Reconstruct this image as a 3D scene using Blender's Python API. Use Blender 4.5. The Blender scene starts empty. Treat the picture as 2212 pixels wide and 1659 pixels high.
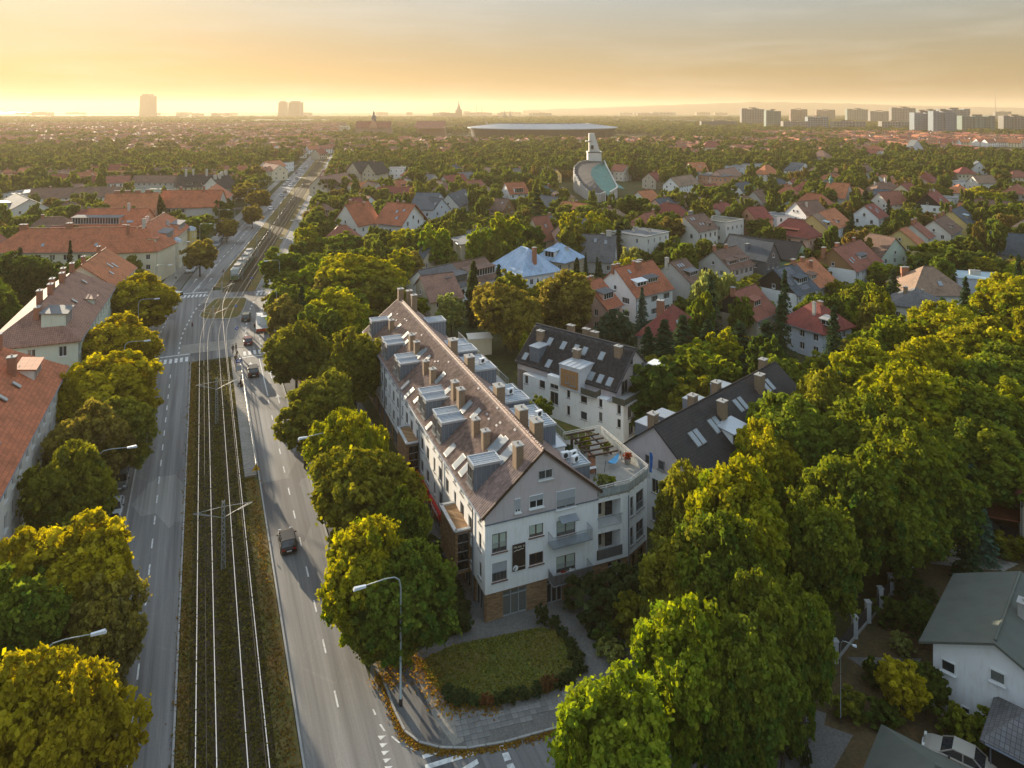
import bpy, math, random
import numpy as np
from mathutils import Vector, Matrix
R = random.Random(7)
S = bpy.context.scene
COL = S.collection
# ---------------- camera, world, sun, exposure ----------------
F, H, CX, HY = 1530.0, 48.0, 1106.0, 239.0          # focal length and horizon of the photograph, in units of a 2212 wide picture
cam_data = bpy.data.cameras.new('camera'); cam = bpy.data.objects.new('camera', cam_data); COL.objects.link(cam)
cam.location = (0, 0, H); cam.rotation_euler = (math.radians(90), 0, 0)
cam_data.sensor_width = 36; cam_data.lens = 36 * F / 2212; cam_data.shift_y = -(829.5 - HY) / 2212
cam_data.clip_start = 1; cam_data.clip_end = 60000
S.camera = cam
HAZE, ANI = 0.000115, 0.25
SKY_GAMMA, SKY_STR, EXPO = 0.25, 0.13, 2.75
SUN_EL, SUN_AZ = math.radians(9.0), math.radians(-36)   # azimuth from +Y, towards +X
sun_dir = Vector((math.sin(SUN_AZ) * math.cos(SUN_EL), math.cos(SUN_AZ) * math.cos(SUN_EL), math.sin(SUN_EL)))
W = bpy.data.worlds.new('World'); S.world = W; W.use_nodes = True
nt = W.node_tree; nt.nodes.clear()
wo = nt.nodes.new('ShaderNodeOutputWorld'); bg = nt.nodes.new('ShaderNodeBackground')
sky = nt.nodes.new('ShaderNodeTexSky'); sky.sky_type = 'NISHITA'; sky.sun_disc = False
sky.sun_elevation = SUN_EL; sky.sun_rotation = SUN_AZ
sky.altitude = 50; sky.air_density = 1.0; sky.dust_density = 2.0; sky.ozone_density = 1.5
tc = nt.nodes.new('ShaderNodeTexCoord'); mp = nt.nodes.new('ShaderNodeMapping'); mp.inputs['Scale'].default_value = (1.2, 2.2, 14)
mp.inputs['Rotation'].default_value = (0.05, 0.12, 0.5)
no = nt.nodes.new('ShaderNodeTexNoise'); no.inputs['Scale'].default_value = 2.6; no.inputs['Detail'].default_value = 7; no.inputs['Roughness'].default_value = 0.62
rp = nt.nodes.new('ShaderNodeValToRGB'); rp.color_ramp.elements[0].position = 0.50; rp.color_ramp.elements[0].color = (0, 0, 0, 1); rp.color_ramp.elements[1].position = 0.78; rp.color_ramp.elements[1].color = (0.5, 0.5, 0.5, 1)
L = nt.links.new
L(tc.outputs['Generated'], mp.inputs['Vector']); L(mp.outputs[0], no.inputs['Vector']); L(no.outputs[0], rp.inputs[0])
gm = nt.nodes.new('ShaderNodeGamma'); gm.inputs['Gamma'].default_value = SKY_GAMMA; L(sky.outputs[0], gm.inputs['Color']); hs3 = nt.nodes.new('ShaderNodeHueSaturation'); hs3.inputs['Saturation'].default_value = 1.75; L(gm.outputs[0], hs3.inputs['Color']); sz = nt.nodes.new('ShaderNodeSeparateXYZ'); L(tc.outputs['Generated'], sz.inputs[0]); hr = nt.nodes.new('ShaderNodeValToRGB'); L(sz.outputs[2], hr.inputs[0])   # dusty air dims and warms the sky all round towards the horizon
for i_, (p_, c_) in enumerate(((0.0, (0.16, 0.10, 0.05, 1)), (0.05, (0.32, 0.25, 0.155, 1)), (0.17, (0.38, 0.405, 0.42, 1)), (0.55, (1, 1, 1, 1)))): e_ = hr.color_ramp.elements[i_] if i_ < 2 else hr.color_ramp.elements.new(p_); e_.position = p_; e_.color = c_
ml = nt.nodes.new('ShaderNodeMixRGB'); ml.blend_type = 'MULTIPLY'; ml.inputs[0].default_value = 1; L(hs3.outputs[0], ml.inputs[1]); L(hr.outputs[0], ml.inputs[2]); cm = nt.nodes.new('ShaderNodeMixRGB'); cm.blend_type = 'SCREEN'; cm.inputs[2].default_value = (0.55, 0.5, 0.42, 1); L(rp.outputs[0], cm.inputs[0]); L(ml.outputs[0], cm.inputs[1]); L(cm.outputs[0], bg.inputs['Color']); bg.inputs['Strength'].default_value = SKY_STR; L(bg.outputs[0], wo.inputs['Surface'])
sd = bpy.data.lights.new('sun', 'SUN'); sun = bpy.data.objects.new('sun', sd); COL.objects.link(sun)
sd.energy = 2.0; sd.angle = math.radians(0.6); sd.color = (1.0, 0.83, 0.60)
sun.rotation_euler = sun_dir.to_track_quat('Z', 'Y').to_euler()
S.view_settings.view_transform = 'Standard'; S.view_settings.look = 'None'; S.view_settings.gamma = 1
S.view_settings.exposure = EXPO; S.view_settings.use_curve_mapping = False
S.render.engine = 'CYCLES'
S.cycles.max_bounces = 6; S.cycles.diffuse_bounces = 3; S.cycles.glossy_bounces = 2; S.cycles.transmission_bounces = 3; S.cycles.volume_bounces = 3; S.cycles.transparent_max_bounces = 4
S.cycles.use_denoising = True
S.cycles.sample_clamp_indirect = 6

# ---------------- helpers ----------------
def G(x, y, z=0.0):                                     # pixel (2212 wide) of the photograph -> point on the level plane z
    Y = F * (H - z) / (y - HY); return Vector(((x - CX) / F * Y, Y, z))
def PX(p): return (CX + F * p[0] / p[1], HY + F * (H - p[2]) / p[1])
def hit(px, p0, n):                                     # pixel -> point on the plane through p0 with normal n
    o = Vector((0, 0, H)); d = Vector(((px[0] - CX) / F, 1, -(px[1] - HY) / F)); n = Vector(n)
    return o + d * ((Vector(p0) - o).dot(n) / d.dot(n))
def crop(x0, y0, w):                                    # working coordinates of an enlarged region of the photograph
    k = w / 2212.0
    return lambda x, y: ((x0 + x * k) / 1.6049, (y0 + y * k) / 1.6049)
cA, cB, cC, cL = crop(2200, 650, 700), crop(2850, 550, 700), crop(1050, 550, 700), crop(0, 600, 700)
cE, cF, c2, cT = crop(1200, 1000, 700), crop(1750, 1000, 700), crop(1200, 1500, 1200), crop(1750, 1400, 700)
c1, c5, c8, c9, c4 = crop(0, 300, 1200), crop(1200, 950, 1200), crop(1100, 1763, 1200), crop(2350, 1763, 1200), crop(0, 1000, 1200)
cS, cH, cR, cM, c6 = crop(500, 450, 750), crop(1250, 700, 650), crop(2200, 300, 1350), crop(1000, 300, 1200), crop(2350, 900, 1200)
cQ = crop(1800, 750, 650 * 2212 / 2201.0); cU = crop(1500, 350, 800); cV = crop(2400, 300, 1150); cJ = crop(600, 850, 800); cN = crop(3000, 1500, 550 * 2212 / 2172.0)

def tag(o, label=None, cat=None, group=None, kind=None):
    if label: o['label'] = label
    if cat: o['category'] = cat
    if group: o['group'] = group
    if kind: o['kind'] = kind
    return o
def link(name, data, parent=None, loc=(0, 0, 0), rz=0.0):
    o = bpy.data.objects.new(name, data); COL.objects.link(o); o.location = loc; o.rotation_euler = (0, 0, rz)
    if parent is not None: o.parent = parent
    return o
def thing(name, label, cat, loc=(0, 0, 0), rz=0.0, group=None): return tag(link(name, None, None, loc, rz), label, cat, group)
def copy_tree(o, parent=None):
    c = o.copy(); COL.objects.link(c); c.parent = parent
    for ch in [x for x in KIDS.get(o.name, [])]: copy_tree(ch, c)
    return c
KIDS = {}
def index_kids(root):
    for o in S.objects:
        if o.parent is not None and o.name not in {k.name for k in KIDS.get(o.parent.name, [])}: KIDS.setdefault(o.parent.name, []).append(o)

class MB:
    def __init__(s): s.v = []; s.f = []; s.uv = []; s.m = []; s.mi = 0
    def poly(s, pts, uv=None):
        b = len(s.v); s.v += [tuple(p) for p in pts]; s.f.append(tuple(range(b, b + len(pts)))); s.m.append(s.mi)
        s.uv += uv if uv else [(p[0] + p[1] * 0.31, p[2] + p[1] * 0.17) for p in pts]
    def box(s, cx, cy, z0, sx, sy, sz, rz=0.0, tilt=None):
        c, q = math.cos(rz), math.sin(rz)
        P = []
        for k in (0, 1):
            for a, b in ((-1, -1), (1, -1), (1, 1), (-1, 1)):
                x, y = a * sx / 2, b * sy / 2
                P.append((cx + x * c - y * q, cy + x * q + y * c, z0 + k * sz))
        s.hexa(P)
    def hexa(s, P):
        for ids in ((0, 3, 2, 1), (4, 5, 6, 7), (0, 1, 5, 4), (1, 2, 6, 5), (2, 3, 7, 6), (3, 0, 4, 7)):
            s.poly([P[i] for i in ids])
    def obox(s, c, ax, ay, az):                          # centre and three half-axis vectors
        c, ax, ay, az = map(Vector, (c, ax, ay, az))
        s.hexa([c - ax - ay - az, c + ax - ay - az, c + ax + ay - az, c - ax + ay - az, c - ax - ay + az, c + ax - ay + az, c + ax + ay + az, c - ax + ay + az])
    def beam(s, a, b, w, h=None):
        a, b = Vector(a), Vector(b); h = h or w; d = (b - a)
        if d.length < 1e-6: return
        u = d.normalized(); sd_ = u.cross(Vector((0, 0, 1)))
        if sd_.length < 1e-3: sd_ = Vector((1, 0, 0))
        sd_.normalize(); up = sd_.cross(u)
        s.obox((a + b) / 2, d / 2, sd_ * w / 2, up * h / 2)
    def prism(s, pts, z0, z1):
        n = len(pts)
        s.poly([(p[0], p[1], z1) for p in pts]); s.poly([(p[0], p[1], z0) for p in reversed(pts)])
        for i in range(n):
            a, b = pts[i], pts[(i + 1) % n]
            s.poly([(a[0], a[1], z0), (b[0], b[1], z0), (b[0], b[1], z1), (a[0], a[1], z1)])
    def slab(s, pts, t, uvs=None):                        # a polygon in space with thickness t downward
        s.poly(pts, uvs); lo = [(p[0], p[1], p[2] - t) for p in pts]; s.poly(lo[::-1])
        n = len(pts)
        for i in range(n):
            j = (i + 1) % n; s.poly([pts[i], lo[i], lo[j], pts[j]])
    def tube(s, pts, rad, n=8, cap=True):
        pts = [Vector(p) for p in pts]
        if not hasattr(rad, '__len__'): rad = [rad] * len(pts)
        b = len(s.v)
        for i, p in enumerate(pts):
            d = (pts[min(i + 1, len(pts) - 1)] - pts[max(i - 1, 0)]).normalized()
            a = d.cross(Vector((0, 0, 1)));  a = Vector((1, 0, 0)) if a.length < 1e-3 else a.normalized()
            c = d.cross(a)
            for k in range(n):
                t = 2 * math.pi * k / n; s.v.append(tuple(p + (a * math.cos(t) + c * math.sin(t)) * rad[i]))
        for i in range(len(pts) - 1):
            for k in range(n):
                q = (k + 1) % n; f = (b + i * n + k, b + i * n + q, b + (i + 1) * n + q, b + (i + 1) * n + k)
                s.f.append(f); s.m.append(s.mi); s.uv += [(0, 0)] * 4
        if cap:
            for i in (0, len(pts) - 1):
                s.f.append(tuple(b + i * n + k for k in range(n))); s.m.append(s.mi); s.uv += [(0, 0)] * n
    def lathe(s, c, prof, n=16, sx=1.0, sy=1.0):
        b = len(s.v)
        for r, z in prof:
            for k in range(n):
                t = 2 * math.pi * k / n; s.v.append((c[0] + r * sx * math.cos(t), c[1] + r * sy * math.sin(t), c[2] + z))
        for i in range(len(prof) - 1):
            for k in range(n):
                q = (k + 1) % n; s.f.append((b + i * n + k, b + i * n + q, b + (i + 1) * n + q, b + (i + 1) * n + k)); s.m.append(s.mi); s.uv += [(0, 0)] * 4
    def mesh(s, name, mats, smooth=False):
        me = bpy.data.meshes.new(name); me.from_pydata(s.v, [], s.f)
        for m in (mats if isinstance(mats, (list, tuple)) else [mats]): me.materials.append(m)
        u = me.uv_layers.new(name='UVMap'); u.data.foreach_set('uv', [c for p in s.uv for c in p])
        if any(s.m): me.polygons.foreach_set('material_index', s.m)
        if smooth: me.polygons.foreach_set('use_smooth', [True] * len(me.polygons))
        me.update(); return me
    def build(s, name, mats, parent=None, loc=(0, 0, 0), rz=0.0, smooth=False):
        return link(name, s.mesh(name, mats, smooth), parent, loc, rz)

# ---------------- materials ----------------
MATS = {}
def nodes(name, rough=0.8, metal=0.0, spec=0.3):
    m = bpy.data.materials.new(name); m.use_nodes = True; t = m.node_tree; b = t.nodes['Principled BSDF']
    b.inputs['Roughness'].default_value = rough; b.inputs['Metallic'].default_value = metal; b.inputs['Specular IOR Level'].default_value = spec
    return m, t, b
def N(t, k, **kw):
    n = t.nodes.new(k)
    for a, v in kw.items():
        if a in n.inputs: n.inputs[a].default_value = v
        else: setattr(n, a, v)
    return n
def ramp(t, stops):
    r = N(t, 'ShaderNodeValToRGB'); e = r.color_ramp.elements
    while len(e) < len(stops): e.new(0.5)
    for i, (p, c) in enumerate(stops): e[i].position = p; e[i].color = (*c, 1)
    return r
def plain(name, c, rough=0.8, metal=0.0, var=0.15, scale=3.0, bump=0.0, spec=0.3, coord='Object', obj_random=0.0):
    if name in MATS: return MATS[name]
    m, t, b = nodes(name, rough, metal, spec)
    tcn = N(t, 'ShaderNodeTexCoord'); n = N(t, 'ShaderNodeTexNoise', Scale=scale, Detail=5.0, Roughness=0.6)
    t.links.new(tcn.outputs[coord], n.inputs['Vector'])
    r = ramp(t, [(0.28, tuple(x * (1 - var) for x in c)), (0.5, c), (0.75, tuple(min(1, x * (1 + var * 0.7)) for x in c))])
    t.links.new(n.outputs[0], r.inputs[0]); out = r.outputs[0]
    if obj_random:
        oi = N(t, 'ShaderNodeObjectInfo'); mr = N(t, 'ShaderNodeMapRange'); mr.inputs[3].default_value = 1 - obj_random; mr.inputs[4].default_value = 1 + obj_random
        hs = N(t, 'ShaderNodeHueSaturation'); t.links.new(oi.outputs['Random'], mr.inputs[0]); t.links.new(mr.outputs[0], hs.inputs['Value']); t.links.new(out, hs.inputs['Color']); out = hs.outputs[0]
    t.links.new(out, b.inputs['Base Color'])
    if bump:
        n2 = N(t, 'ShaderNodeTexNoise', Scale=scale * 6, Detail=3.0); t.links.new(tcn.outputs[coord], n2.inputs['Vector'])
        bp = N(t, 'ShaderNodeBump', Strength=bump, Distance=0.05); t.links.new(n2.outputs[0], bp.inputs['Height']); t.links.new(bp.outputs[0], b.inputs['Normal'])
    MATS[name] = m; return m
def plaster(c, dirt=0.09):
    key = 'plaster_%.2f_%.2f_%.2f' % c
    if key in MATS: return MATS[key]
    m, t, b = nodes(key, 0.9)
    tcn = N(t, 'ShaderNodeTexCoord'); n = N(t, 'ShaderNodeTexNoise', Scale=0.5, Detail=8.0, Roughness=0.7)
    mpn = N(t, 'ShaderNodeMapping'); mpn.inputs['Scale'].default_value = (2.2, 2.2, 0.35); n2 = N(t, 'ShaderNodeTexNoise', Scale=1.6, Detail=6.0, Roughness=0.65)
    t.links.new(tcn.outputs['Object'], n.inputs['Vector']); t.links.new(tcn.outputs['Object'], mpn.inputs[0]); t.links.new(mpn.outputs[0], n2.inputs['Vector'])
    mu = N(t, 'ShaderNodeMath', operation='MULTIPLY'); t.links.new(n.outputs[0], mu.inputs[0]); t.links.new(n2.outputs[0], mu.inputs[1])
    r = ramp(t, [(0.12, tuple(x * (1 - dirt * 1.6) * k for x, k in zip(c, (1, .97, .92)))), (0.25, tuple(x * (1 - dirt * 0.3) for x in c)), (0.4, c)])
    t.links.new(mu.outputs[0], r.inputs[0]); t.links.new(r.outputs[0], b.inputs['Base Color']); MATS[key] = m; return m
def tiles(c, c2_=None, tw=0.30, th=0.36, gap=0.35, bump=0.6, rough=0.75, name=None):
    key = name or 'tiles_%.2f_%.2f_%.2f_%.2f' % (*c, tw)
    if key in MATS: return MATS[key]
    c2_ = c2_ or tuple(x * 0.72 for x in c)
    m, t, b = nodes(key, rough)
    uv = N(t, 'ShaderNodeUVMap'); br = N(t, 'ShaderNodeTexBrick', Scale=1.0); br.offset = 0.0
    br.inputs['Brick Width'].default_value = tw; br.inputs['Row Height'].default_value = th; br.inputs['Mortar Size'].default_value = 0.028; br.inputs['Mortar Smooth'].default_value = 0.6
    br.inputs['Color1'].default_value = (*c, 1); br.inputs['Color2'].default_value = (*c2_, 1); br.inputs['Mortar'].default_value = tuple(x * gap for x in c) + (1,); br.inputs['Bias'].default_value = -0.15
    t.links.new(uv.outputs[0], br.inputs['Vector'])
    n = N(t, 'ShaderNodeTexNoise', Scale=0.35, Detail=7.0, Roughness=0.7); t.links.new(uv.outputs[0], n.inputs['Vector'])
    r = ramp(t, [(0.3, (0.62, 0.62, 0.6)), (0.5, (1, 1, 1)), (0.72, (1.18, 1.1, 1.02))])
    t.links.new(n.outputs[0], r.inputs[0]); mxx = N(t, 'ShaderNodeMixRGB', blend_type='MULTIPLY'); mxx.inputs[0].default_value = 1
    t.links.new(br.outputs['Color'], mxx.inputs[1]); t.links.new(r.outputs[0], mxx.inputs[2]); t.links.new(mxx.outputs[0], b.inputs['Base Color'])
    w = N(t, 'ShaderNodeTexWave', wave_profile='SAW'); w.bands_direction = 'Y'; w.inputs['Scale'].default_value = 1 / (th * 6.2832) * 6.2832 / 6.2832
    w.inputs['Scale'].default_value = 0.314 / th
    t.links.new(uv.outputs[0], w.inputs['Vector'])
    bp = N(t, 'ShaderNodeBump', Strength=bump, Distance=0.06); t.links.new(w.outputs['Fac'], bp.inputs['Height']); t.links.new(bp.outputs[0], b.inputs['Normal'])
    MATS[key] = m; return m
def brick_mat(c=(0.36, 0.22, 0.11)):
    m, t, b = nodes('brick', 0.9)
    tcn = N(t, 'ShaderNodeTexCoord'); br = N(t, 'ShaderNodeTexBrick', Scale=1.0)
    mpn = N(t, 'ShaderNodeVectorMath', operation='DOT_PRODUCT'); mpn.inputs[1].default_value = (1, 1, 0); sp = N(t, 'ShaderNodeSeparateXYZ'); cb = N(t, 'ShaderNodeCombineXYZ')
    t.links.new(tcn.outputs['Object'], mpn.inputs[0]); t.links.new(tcn.outputs['Object'], sp.inputs[0]); t.links.new(mpn.outputs['Value'], cb.inputs[0]); t.links.new(sp.outputs[2], cb.inputs[1])
    t.links.new(cb.outputs[0], br.inputs['Vector'])
    br.inputs['Brick Width'].default_value = 0.42; br.inputs['Row Height'].default_value = 0.13; br.inputs['Mortar Size'].default_value = 0.012
    br.inputs['Color1'].default_value = (*c, 1); br.inputs['Color2'].default_value = (c[0] * .55, c[1] * .5, c[2] * .5, 1); br.inputs['Mortar'].default_value = (0.16, 0.12, 0.08, 1)
    t.links.new(br.outputs['Color'], b.inputs['Base Color'])
    bp = N(t, 'ShaderNodeBump', Strength=0.5, Distance=0.02); t.links.new(br.outputs['Fac'], bp.inputs['Height']); bp.invert = True; t.links.new(bp.outputs[0], b.inputs['Normal'])
    return m
def glass_mat(name, c=(0.02, 0.025, 0.03), rough=0.08):
    m, t, b = nodes(name, rough, 0, 0.6)
    oi = N(t, 'ShaderNodeObjectInfo'); r = ramp(t, [(0.0, c), (0.7, tuple(x * 2.2 for x in c)), (0.86, (0.12, 0.13, 0.12)), (1.0, (0.32, 0.33, 0.29))]); r.color_ramp.interpolation = 'CONSTANT'
    t.links.new(oi.outputs['Random'], r.inputs[0]); t.links.new(r.outputs[0], b.inputs['Base Color']); return m
def ground_mat(name, cols, scale, detail=8.0, bump=0.3, rough=0.95, scale2=None):
    m, t, b = nodes(name, rough, 0, 0.15)
    tcn = N(t, 'ShaderNodeTexCoord'); n = N(t, 'ShaderNodeTexNoise', Scale=scale, Detail=detail, Roughness=0.7); t.links.new(tcn.outputs['Object'], n.inputs['Vector'])
    r = ramp(t, cols); t.links.new(n.outputs[0], r.inputs[0]); out = r.outputs[0]
    n2 = N(t, 'ShaderNodeTexNoise', Scale=scale2 or scale * 9, Detail=6.0, Roughness=0.75); t.links.new(tcn.outputs['Object'], n2.inputs['Vector'])
    r2 = ramp(t, [(0.3, (0.6, 0.6, 0.6)), (0.7, (1.35, 1.3, 1.2))]); t.links.new(n2.outputs[0], r2.inputs[0])
    mxx = N(t, 'ShaderNodeMixRGB', blend_type='MULTIPLY'); mxx.inputs[0].default_value = 1; t.links.new(out, mxx.inputs[1]); t.links.new(r2.outputs[0], mxx.inputs[2]); t.links.new(mxx.outputs[0], b.inputs['Base Color'])
    if bump:
        bp = N(t, 'ShaderNodeBump', Strength=bump, Distance=0.08); t.links.new(n2.outputs[0], bp.inputs['Height']); t.links.new(bp.outputs[0], b.inputs['Normal'])
    MATS[name] = m; return m
def asphalt_mat(name, base, ux, streak=0.3):
    # asphalt with wheel-track wear along the road direction ux and irregular dark and pale repair patches
    m, t, b = nodes(name, 0.75, 0, 0.35)
    tcn = N(t, 'ShaderNodeTexCoord'); mpn = N(t, 'ShaderNodeMapping'); mpn.vector_type = 'TEXTURE'; mpn.inputs['Rotation'].default_value = (0, 0, math.atan2(ux[1], ux[0])); mpn.inputs['Scale'].default_value = (40, 0.8, 1)
    t.links.new(tcn.outputs['Object'], mpn.inputs[0])
    n = N(t, 'ShaderNodeTexNoise', Scale=1.0, Detail=4.0, Roughness=0.6); t.links.new(mpn.outputs[0], n.inputs['Vector'])
    r = ramp(t, [(0.3, tuple(base * (1 - streak) * k for k in (1, 1, 1))), (0.7, tuple(base * (1 + streak) * k for k in (1.02, 1, .96)))]); t.links.new(n.outputs[0], r.inputs[0])
    mp2 = N(t, 'ShaderNodeMapping'); mp2.vector_type = 'TEXTURE'; mp2.inputs['Rotation'].default_value = (0, 0, math.atan2(ux[1], ux[0])); mp2.inputs['Scale'].default_value = (5.5, 2.1, 1); t.links.new(tcn.outputs['Object'], mp2.inputs[0])
    vo = N(t, 'ShaderNodeTexVoronoi', Scale=0.5, distance='CHEBYCHEV'); t.links.new(mp2.outputs[0], vo.inputs['Vector'])
    rv = ramp(t, [(0.0, (0.6, 0.6, 0.62)), (0.12, (0.95, 0.95, 0.95)), (0.85, (1.02, 1.02, 1.02)), (0.93, (1.3, 1.28, 1.22))]); rv.color_ramp.interpolation = 'CONSTANT'
    sx = N(t, 'ShaderNodeSeparateColor'); t.links.new(vo.outputs['Color'], sx.inputs[0]); t.links.new(sx.outputs[0], rv.inputs[0])
    ve = N(t, 'ShaderNodeTexVoronoi', Scale=0.5, feature='DISTANCE_TO_EDGE'); t.links.new(mp2.outputs[0], ve.inputs['Vector'])
    re = ramp(t, [(0.0, (1.14, 1.12, 1.1)), (0.012, (1, 1, 1))]); t.links.new(ve.outputs['Distance'], re.inputs[0])
    n3 = N(t, 'ShaderNodeTexNoise', Scale=9.0, Detail=6.0, Roughness=0.7); t.links.new(tcn.outputs['Object'], n3.inputs['Vector']); r3 = ramp(t, [(0.3, (0.85, 0.85, 0.85)), (0.7, (1.15, 1.15, 1.15))]); t.links.new(n3.outputs[0], r3.inputs[0])
    cur = r.outputs[0]
    for o in (rv.outputs[0], re.outputs[0], r3.outputs[0]):
        q = N(t, 'ShaderNodeMixRGB', blend_type='MULTIPLY'); q.inputs[0].default_value = 1; t.links.new(cur, q.inputs[1]); t.links.new(o, q.inputs[2]); cur = q.outputs[0]
    t.links.new(cur, b.inputs['Base Color'])
    bp = N(t, 'ShaderNodeBump', Strength=0.15, Distance=0.02); t.links.new(n3.outputs[0], bp.inputs['Height']); t.links.new(bp.outputs[0], b.inputs['Normal'])
    return m
def leaf_mat(name, yellow=(0.38, 0.32, 0.02), trans=0.38, use_obj=True, palette=None):
    m = bpy.data.materials.new(name); m.use_nodes = True; t = m.node_tree; t.nodes.clear()
    out = N(t, 'ShaderNodeOutputMaterial'); oi = N(t, 'ShaderNodeObjectInfo'); at = N(t, 'ShaderNodeAttribute', attribute_name='tone'); sp = N(t, 'ShaderNodeSeparateColor'); t.links.new(at.outputs['Color'], sp.inputs[0])
    mu = N(t, 'ShaderNodeMath', operation='MULTIPLY'); mu.use_clamp = True
    mxx = N(t, 'ShaderNodeMixRGB'); mxx.inputs[2].default_value = (*yellow, 1)
    if use_obj:
        t.links.new(oi.outputs['Color'], mxx.inputs[1]); t.links.new(sp.outputs[0], mu.inputs[0]); t.links.new(oi.outputs['Alpha'], mu.inputs[1])
    else:
        r = ramp(t, palette); r.color_ramp.interpolation = 'CONSTANT'; t.links.new(oi.outputs['Random'], r.inputs[0]); t.links.new(r.outputs[0], mxx.inputs[1]); t.links.new(sp.outputs[0], mu.inputs[0]); mu.inputs[1].default_value = 0.35
    t.links.new(mu.outputs[0], mxx.inputs[0])
    mr = N(t, 'ShaderNodeMapRange'); mr.inputs[3].default_value = 0.6; mr.inputs[4].default_value = 1.4; t.links.new(sp.outputs[1], mr.inputs[0])
    hs = N(t, 'ShaderNodeHueSaturation'); t.links.new(mr.outputs[0], hs.inputs['Value']); t.links.new(mxx.outputs[0], hs.inputs['Color'])
    d = N(t, 'ShaderNodeBsdfDiffuse'); tr = N(t, 'ShaderNodeBsdfTranslucent'); ms = N(t, 'ShaderNodeMixShader'); ms.inputs[0].default_value = trans
    t.links.new(hs.outputs[0], d.inputs['Color'])
    hs2 = N(t, 'ShaderNodeHueSaturation', Hue=0.5, Saturation=1.1, Value=1.6); t.links.new(hs.outputs[0], hs2.inputs['Color']); t.links.new(hs2.outputs[0], tr.inputs['Color'])
    t.links.new(d.outputs[0], ms.inputs[1]); t.links.new(tr.outputs[0], ms.inputs[2]); t.links.new(ms.outputs[0], out.inputs['Surface'])
    return m
GLASS = glass_mat('window_glass'); GLASSB = glass_mat('dark_glass', (0.012, 0.014, 0.016), 0.05)
BRICK = brick_mat()
WHITE = plain('white_paint', (0.78, 0.78, 0.78), 0.5, var=0.05)
FRAME_W = plain('window_frame_white', (0.7, 0.7, 0.68), 0.5, var=0.03); FRAME_G = plain('window_frame_grey', (0.22, 0.21, 0.2), 0.5, var=0.05); FRAME_B = plain('window_frame_brown', (0.14, 0.07, 0.045), 0.5, var=0.05)
SHUTTER = plain('roller_shutter', (0.36, 0.38, 0.4), 0.5, var=0.04); BLIND = plain('green_blind', (0.42, 0.48, 0.4), 0.7, var=0.05)
ZINC = plain('zinc_sheet', (0.36, 0.40, 0.44), 0.42, 0.55, var=0.12, scale=1.5); ZINC_D = plain('grey_sheet', (0.17, 0.20, 0.24), 0.5, 0.3, var=0.12, scale=1.2)
GALV = plain('galvanised_steel', (0.30, 0.32, 0.33), 0.6, 0.15, var=0.1); STEEL = plain('rail_steel', (0.62, 0.6, 0.56), 0.22, 1.0, var=0.06)
LAMPG = plain('lamp_post_grey', (0.34, 0.38, 0.37), 0.5, 0.3, var=0.08); DARKM = plain('dark_metal', (0.05, 0.05, 0.055), 0.45, 0.4, var=0.1)
CHIM = plain('chimney_brick', (0.24, 0.17, 0.11), 0.9, var=0.3, scale=6, bump=0.3); CHIM_R = plain('red_chimney_brick', (0.33, 0.15, 0.09), 0.9, var=0.3, scale=6, bump=0.3); CHIM_W = plain('pale_chimney', (0.5, 0.46, 0.4), 0.9, var=0.2, scale=4)
CONC = plain('concrete', (0.34, 0.33, 0.31), 0.9, var=0.18, scale=1.2, bump=0.2); BARK = plain('bark', (0.07, 0.055, 0.04), 0.95, var=0.35, scale=5, bump=0.5)
SOLAR = plain('solar_panel', (0.02, 0.028, 0.05), 0.12, 0.2, var=0.1, spec=0.6); RUBBER = plain('tyre_rubber', (0.015, 0.015, 0.015), 0.8, var=0.1)
MARK = plain('road_paint', (0.62, 0.62, 0.6), 0.7, var=0.35, scale=2.5)
DARKW = plain('dark_wood', (0.06, 0.035, 0.022), 0.8, var=0.3, scale=4); WOODO = plain('orange_wood', (0.36, 0.19, 0.08), 0.75, var=0.2, scale=3)
RT = {k: tiles(c) for k, c in dict(red=(0.46, 0.15, 0.075), orange=(0.56, 0.20, 0.09), brown=(0.22, 0.13, 0.095), dark=(0.05, 0.045, 0.045), maroon=(0.29, 0.07, 0.055), pinkbrown=(0.34, 0.19, 0.14), slate=(0.09, 0.115, 0.14), grey=(0.16, 0.16, 0.165), tan=(0.32, 0.21, 0.145), redbrown=(0.34, 0.12, 0.08)).items()}
RT['big'] = tiles((0.50, 0.16, 0.075), tw=0.45, th=0.5, name='tiles_big_red'); RT['bluemetal'] = tiles((0.34, 0.46, 0.60), (0.24, 0.36, 0.52), tw=0.6, th=2.2, gap=0.7, bump=0.1, rough=0.5, name='blue_sheet_roof')
RT['greensheet'] = plain('green_felt_roof', (0.095, 0.105, 0.088), 0.8, var=0.2, scale=0.6); RT['felt'] = plain('grey_felt_roof', (0.15, 0.155, 0.16), 0.85, var=0.25, scale=0.5); RT['paleblue'] = plain('pale_blue_roof', (0.38, 0.48, 0.52), 0.7, var=0.12, scale=0.5); RT['copper'] = plain('copper_roof', (0.075, 0.20, 0.17), 0.7, var=0.25, scale=0.25)
PW = {k: plaster(c) for k, c in dict(white=(0.82, 0.82, 0.81), cream=(0.72, 0.64, 0.46), beige=(0.58, 0.49, 0.37), pink=(0.72, 0.46, 0.37), salmon=(0.66, 0.33, 0.21), grey=(0.48, 0.46, 0.43), pale=(0.70, 0.67, 0.61), yellow=(0.62, 0.48, 0.20), green=(0.26, 0.42, 0.27), mint=(0.56, 0.62, 0.52), blue=(0.52, 0.57, 0.63), darkgrey=(0.12, 0.13, 0.14), lilac=(0.44, 0.41, 0.42), black=(0.025, 0.022, 0.02), wood=(0.30, 0.17, 0.08), sand=(0.42, 0.36, 0.26)).items()}
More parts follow.
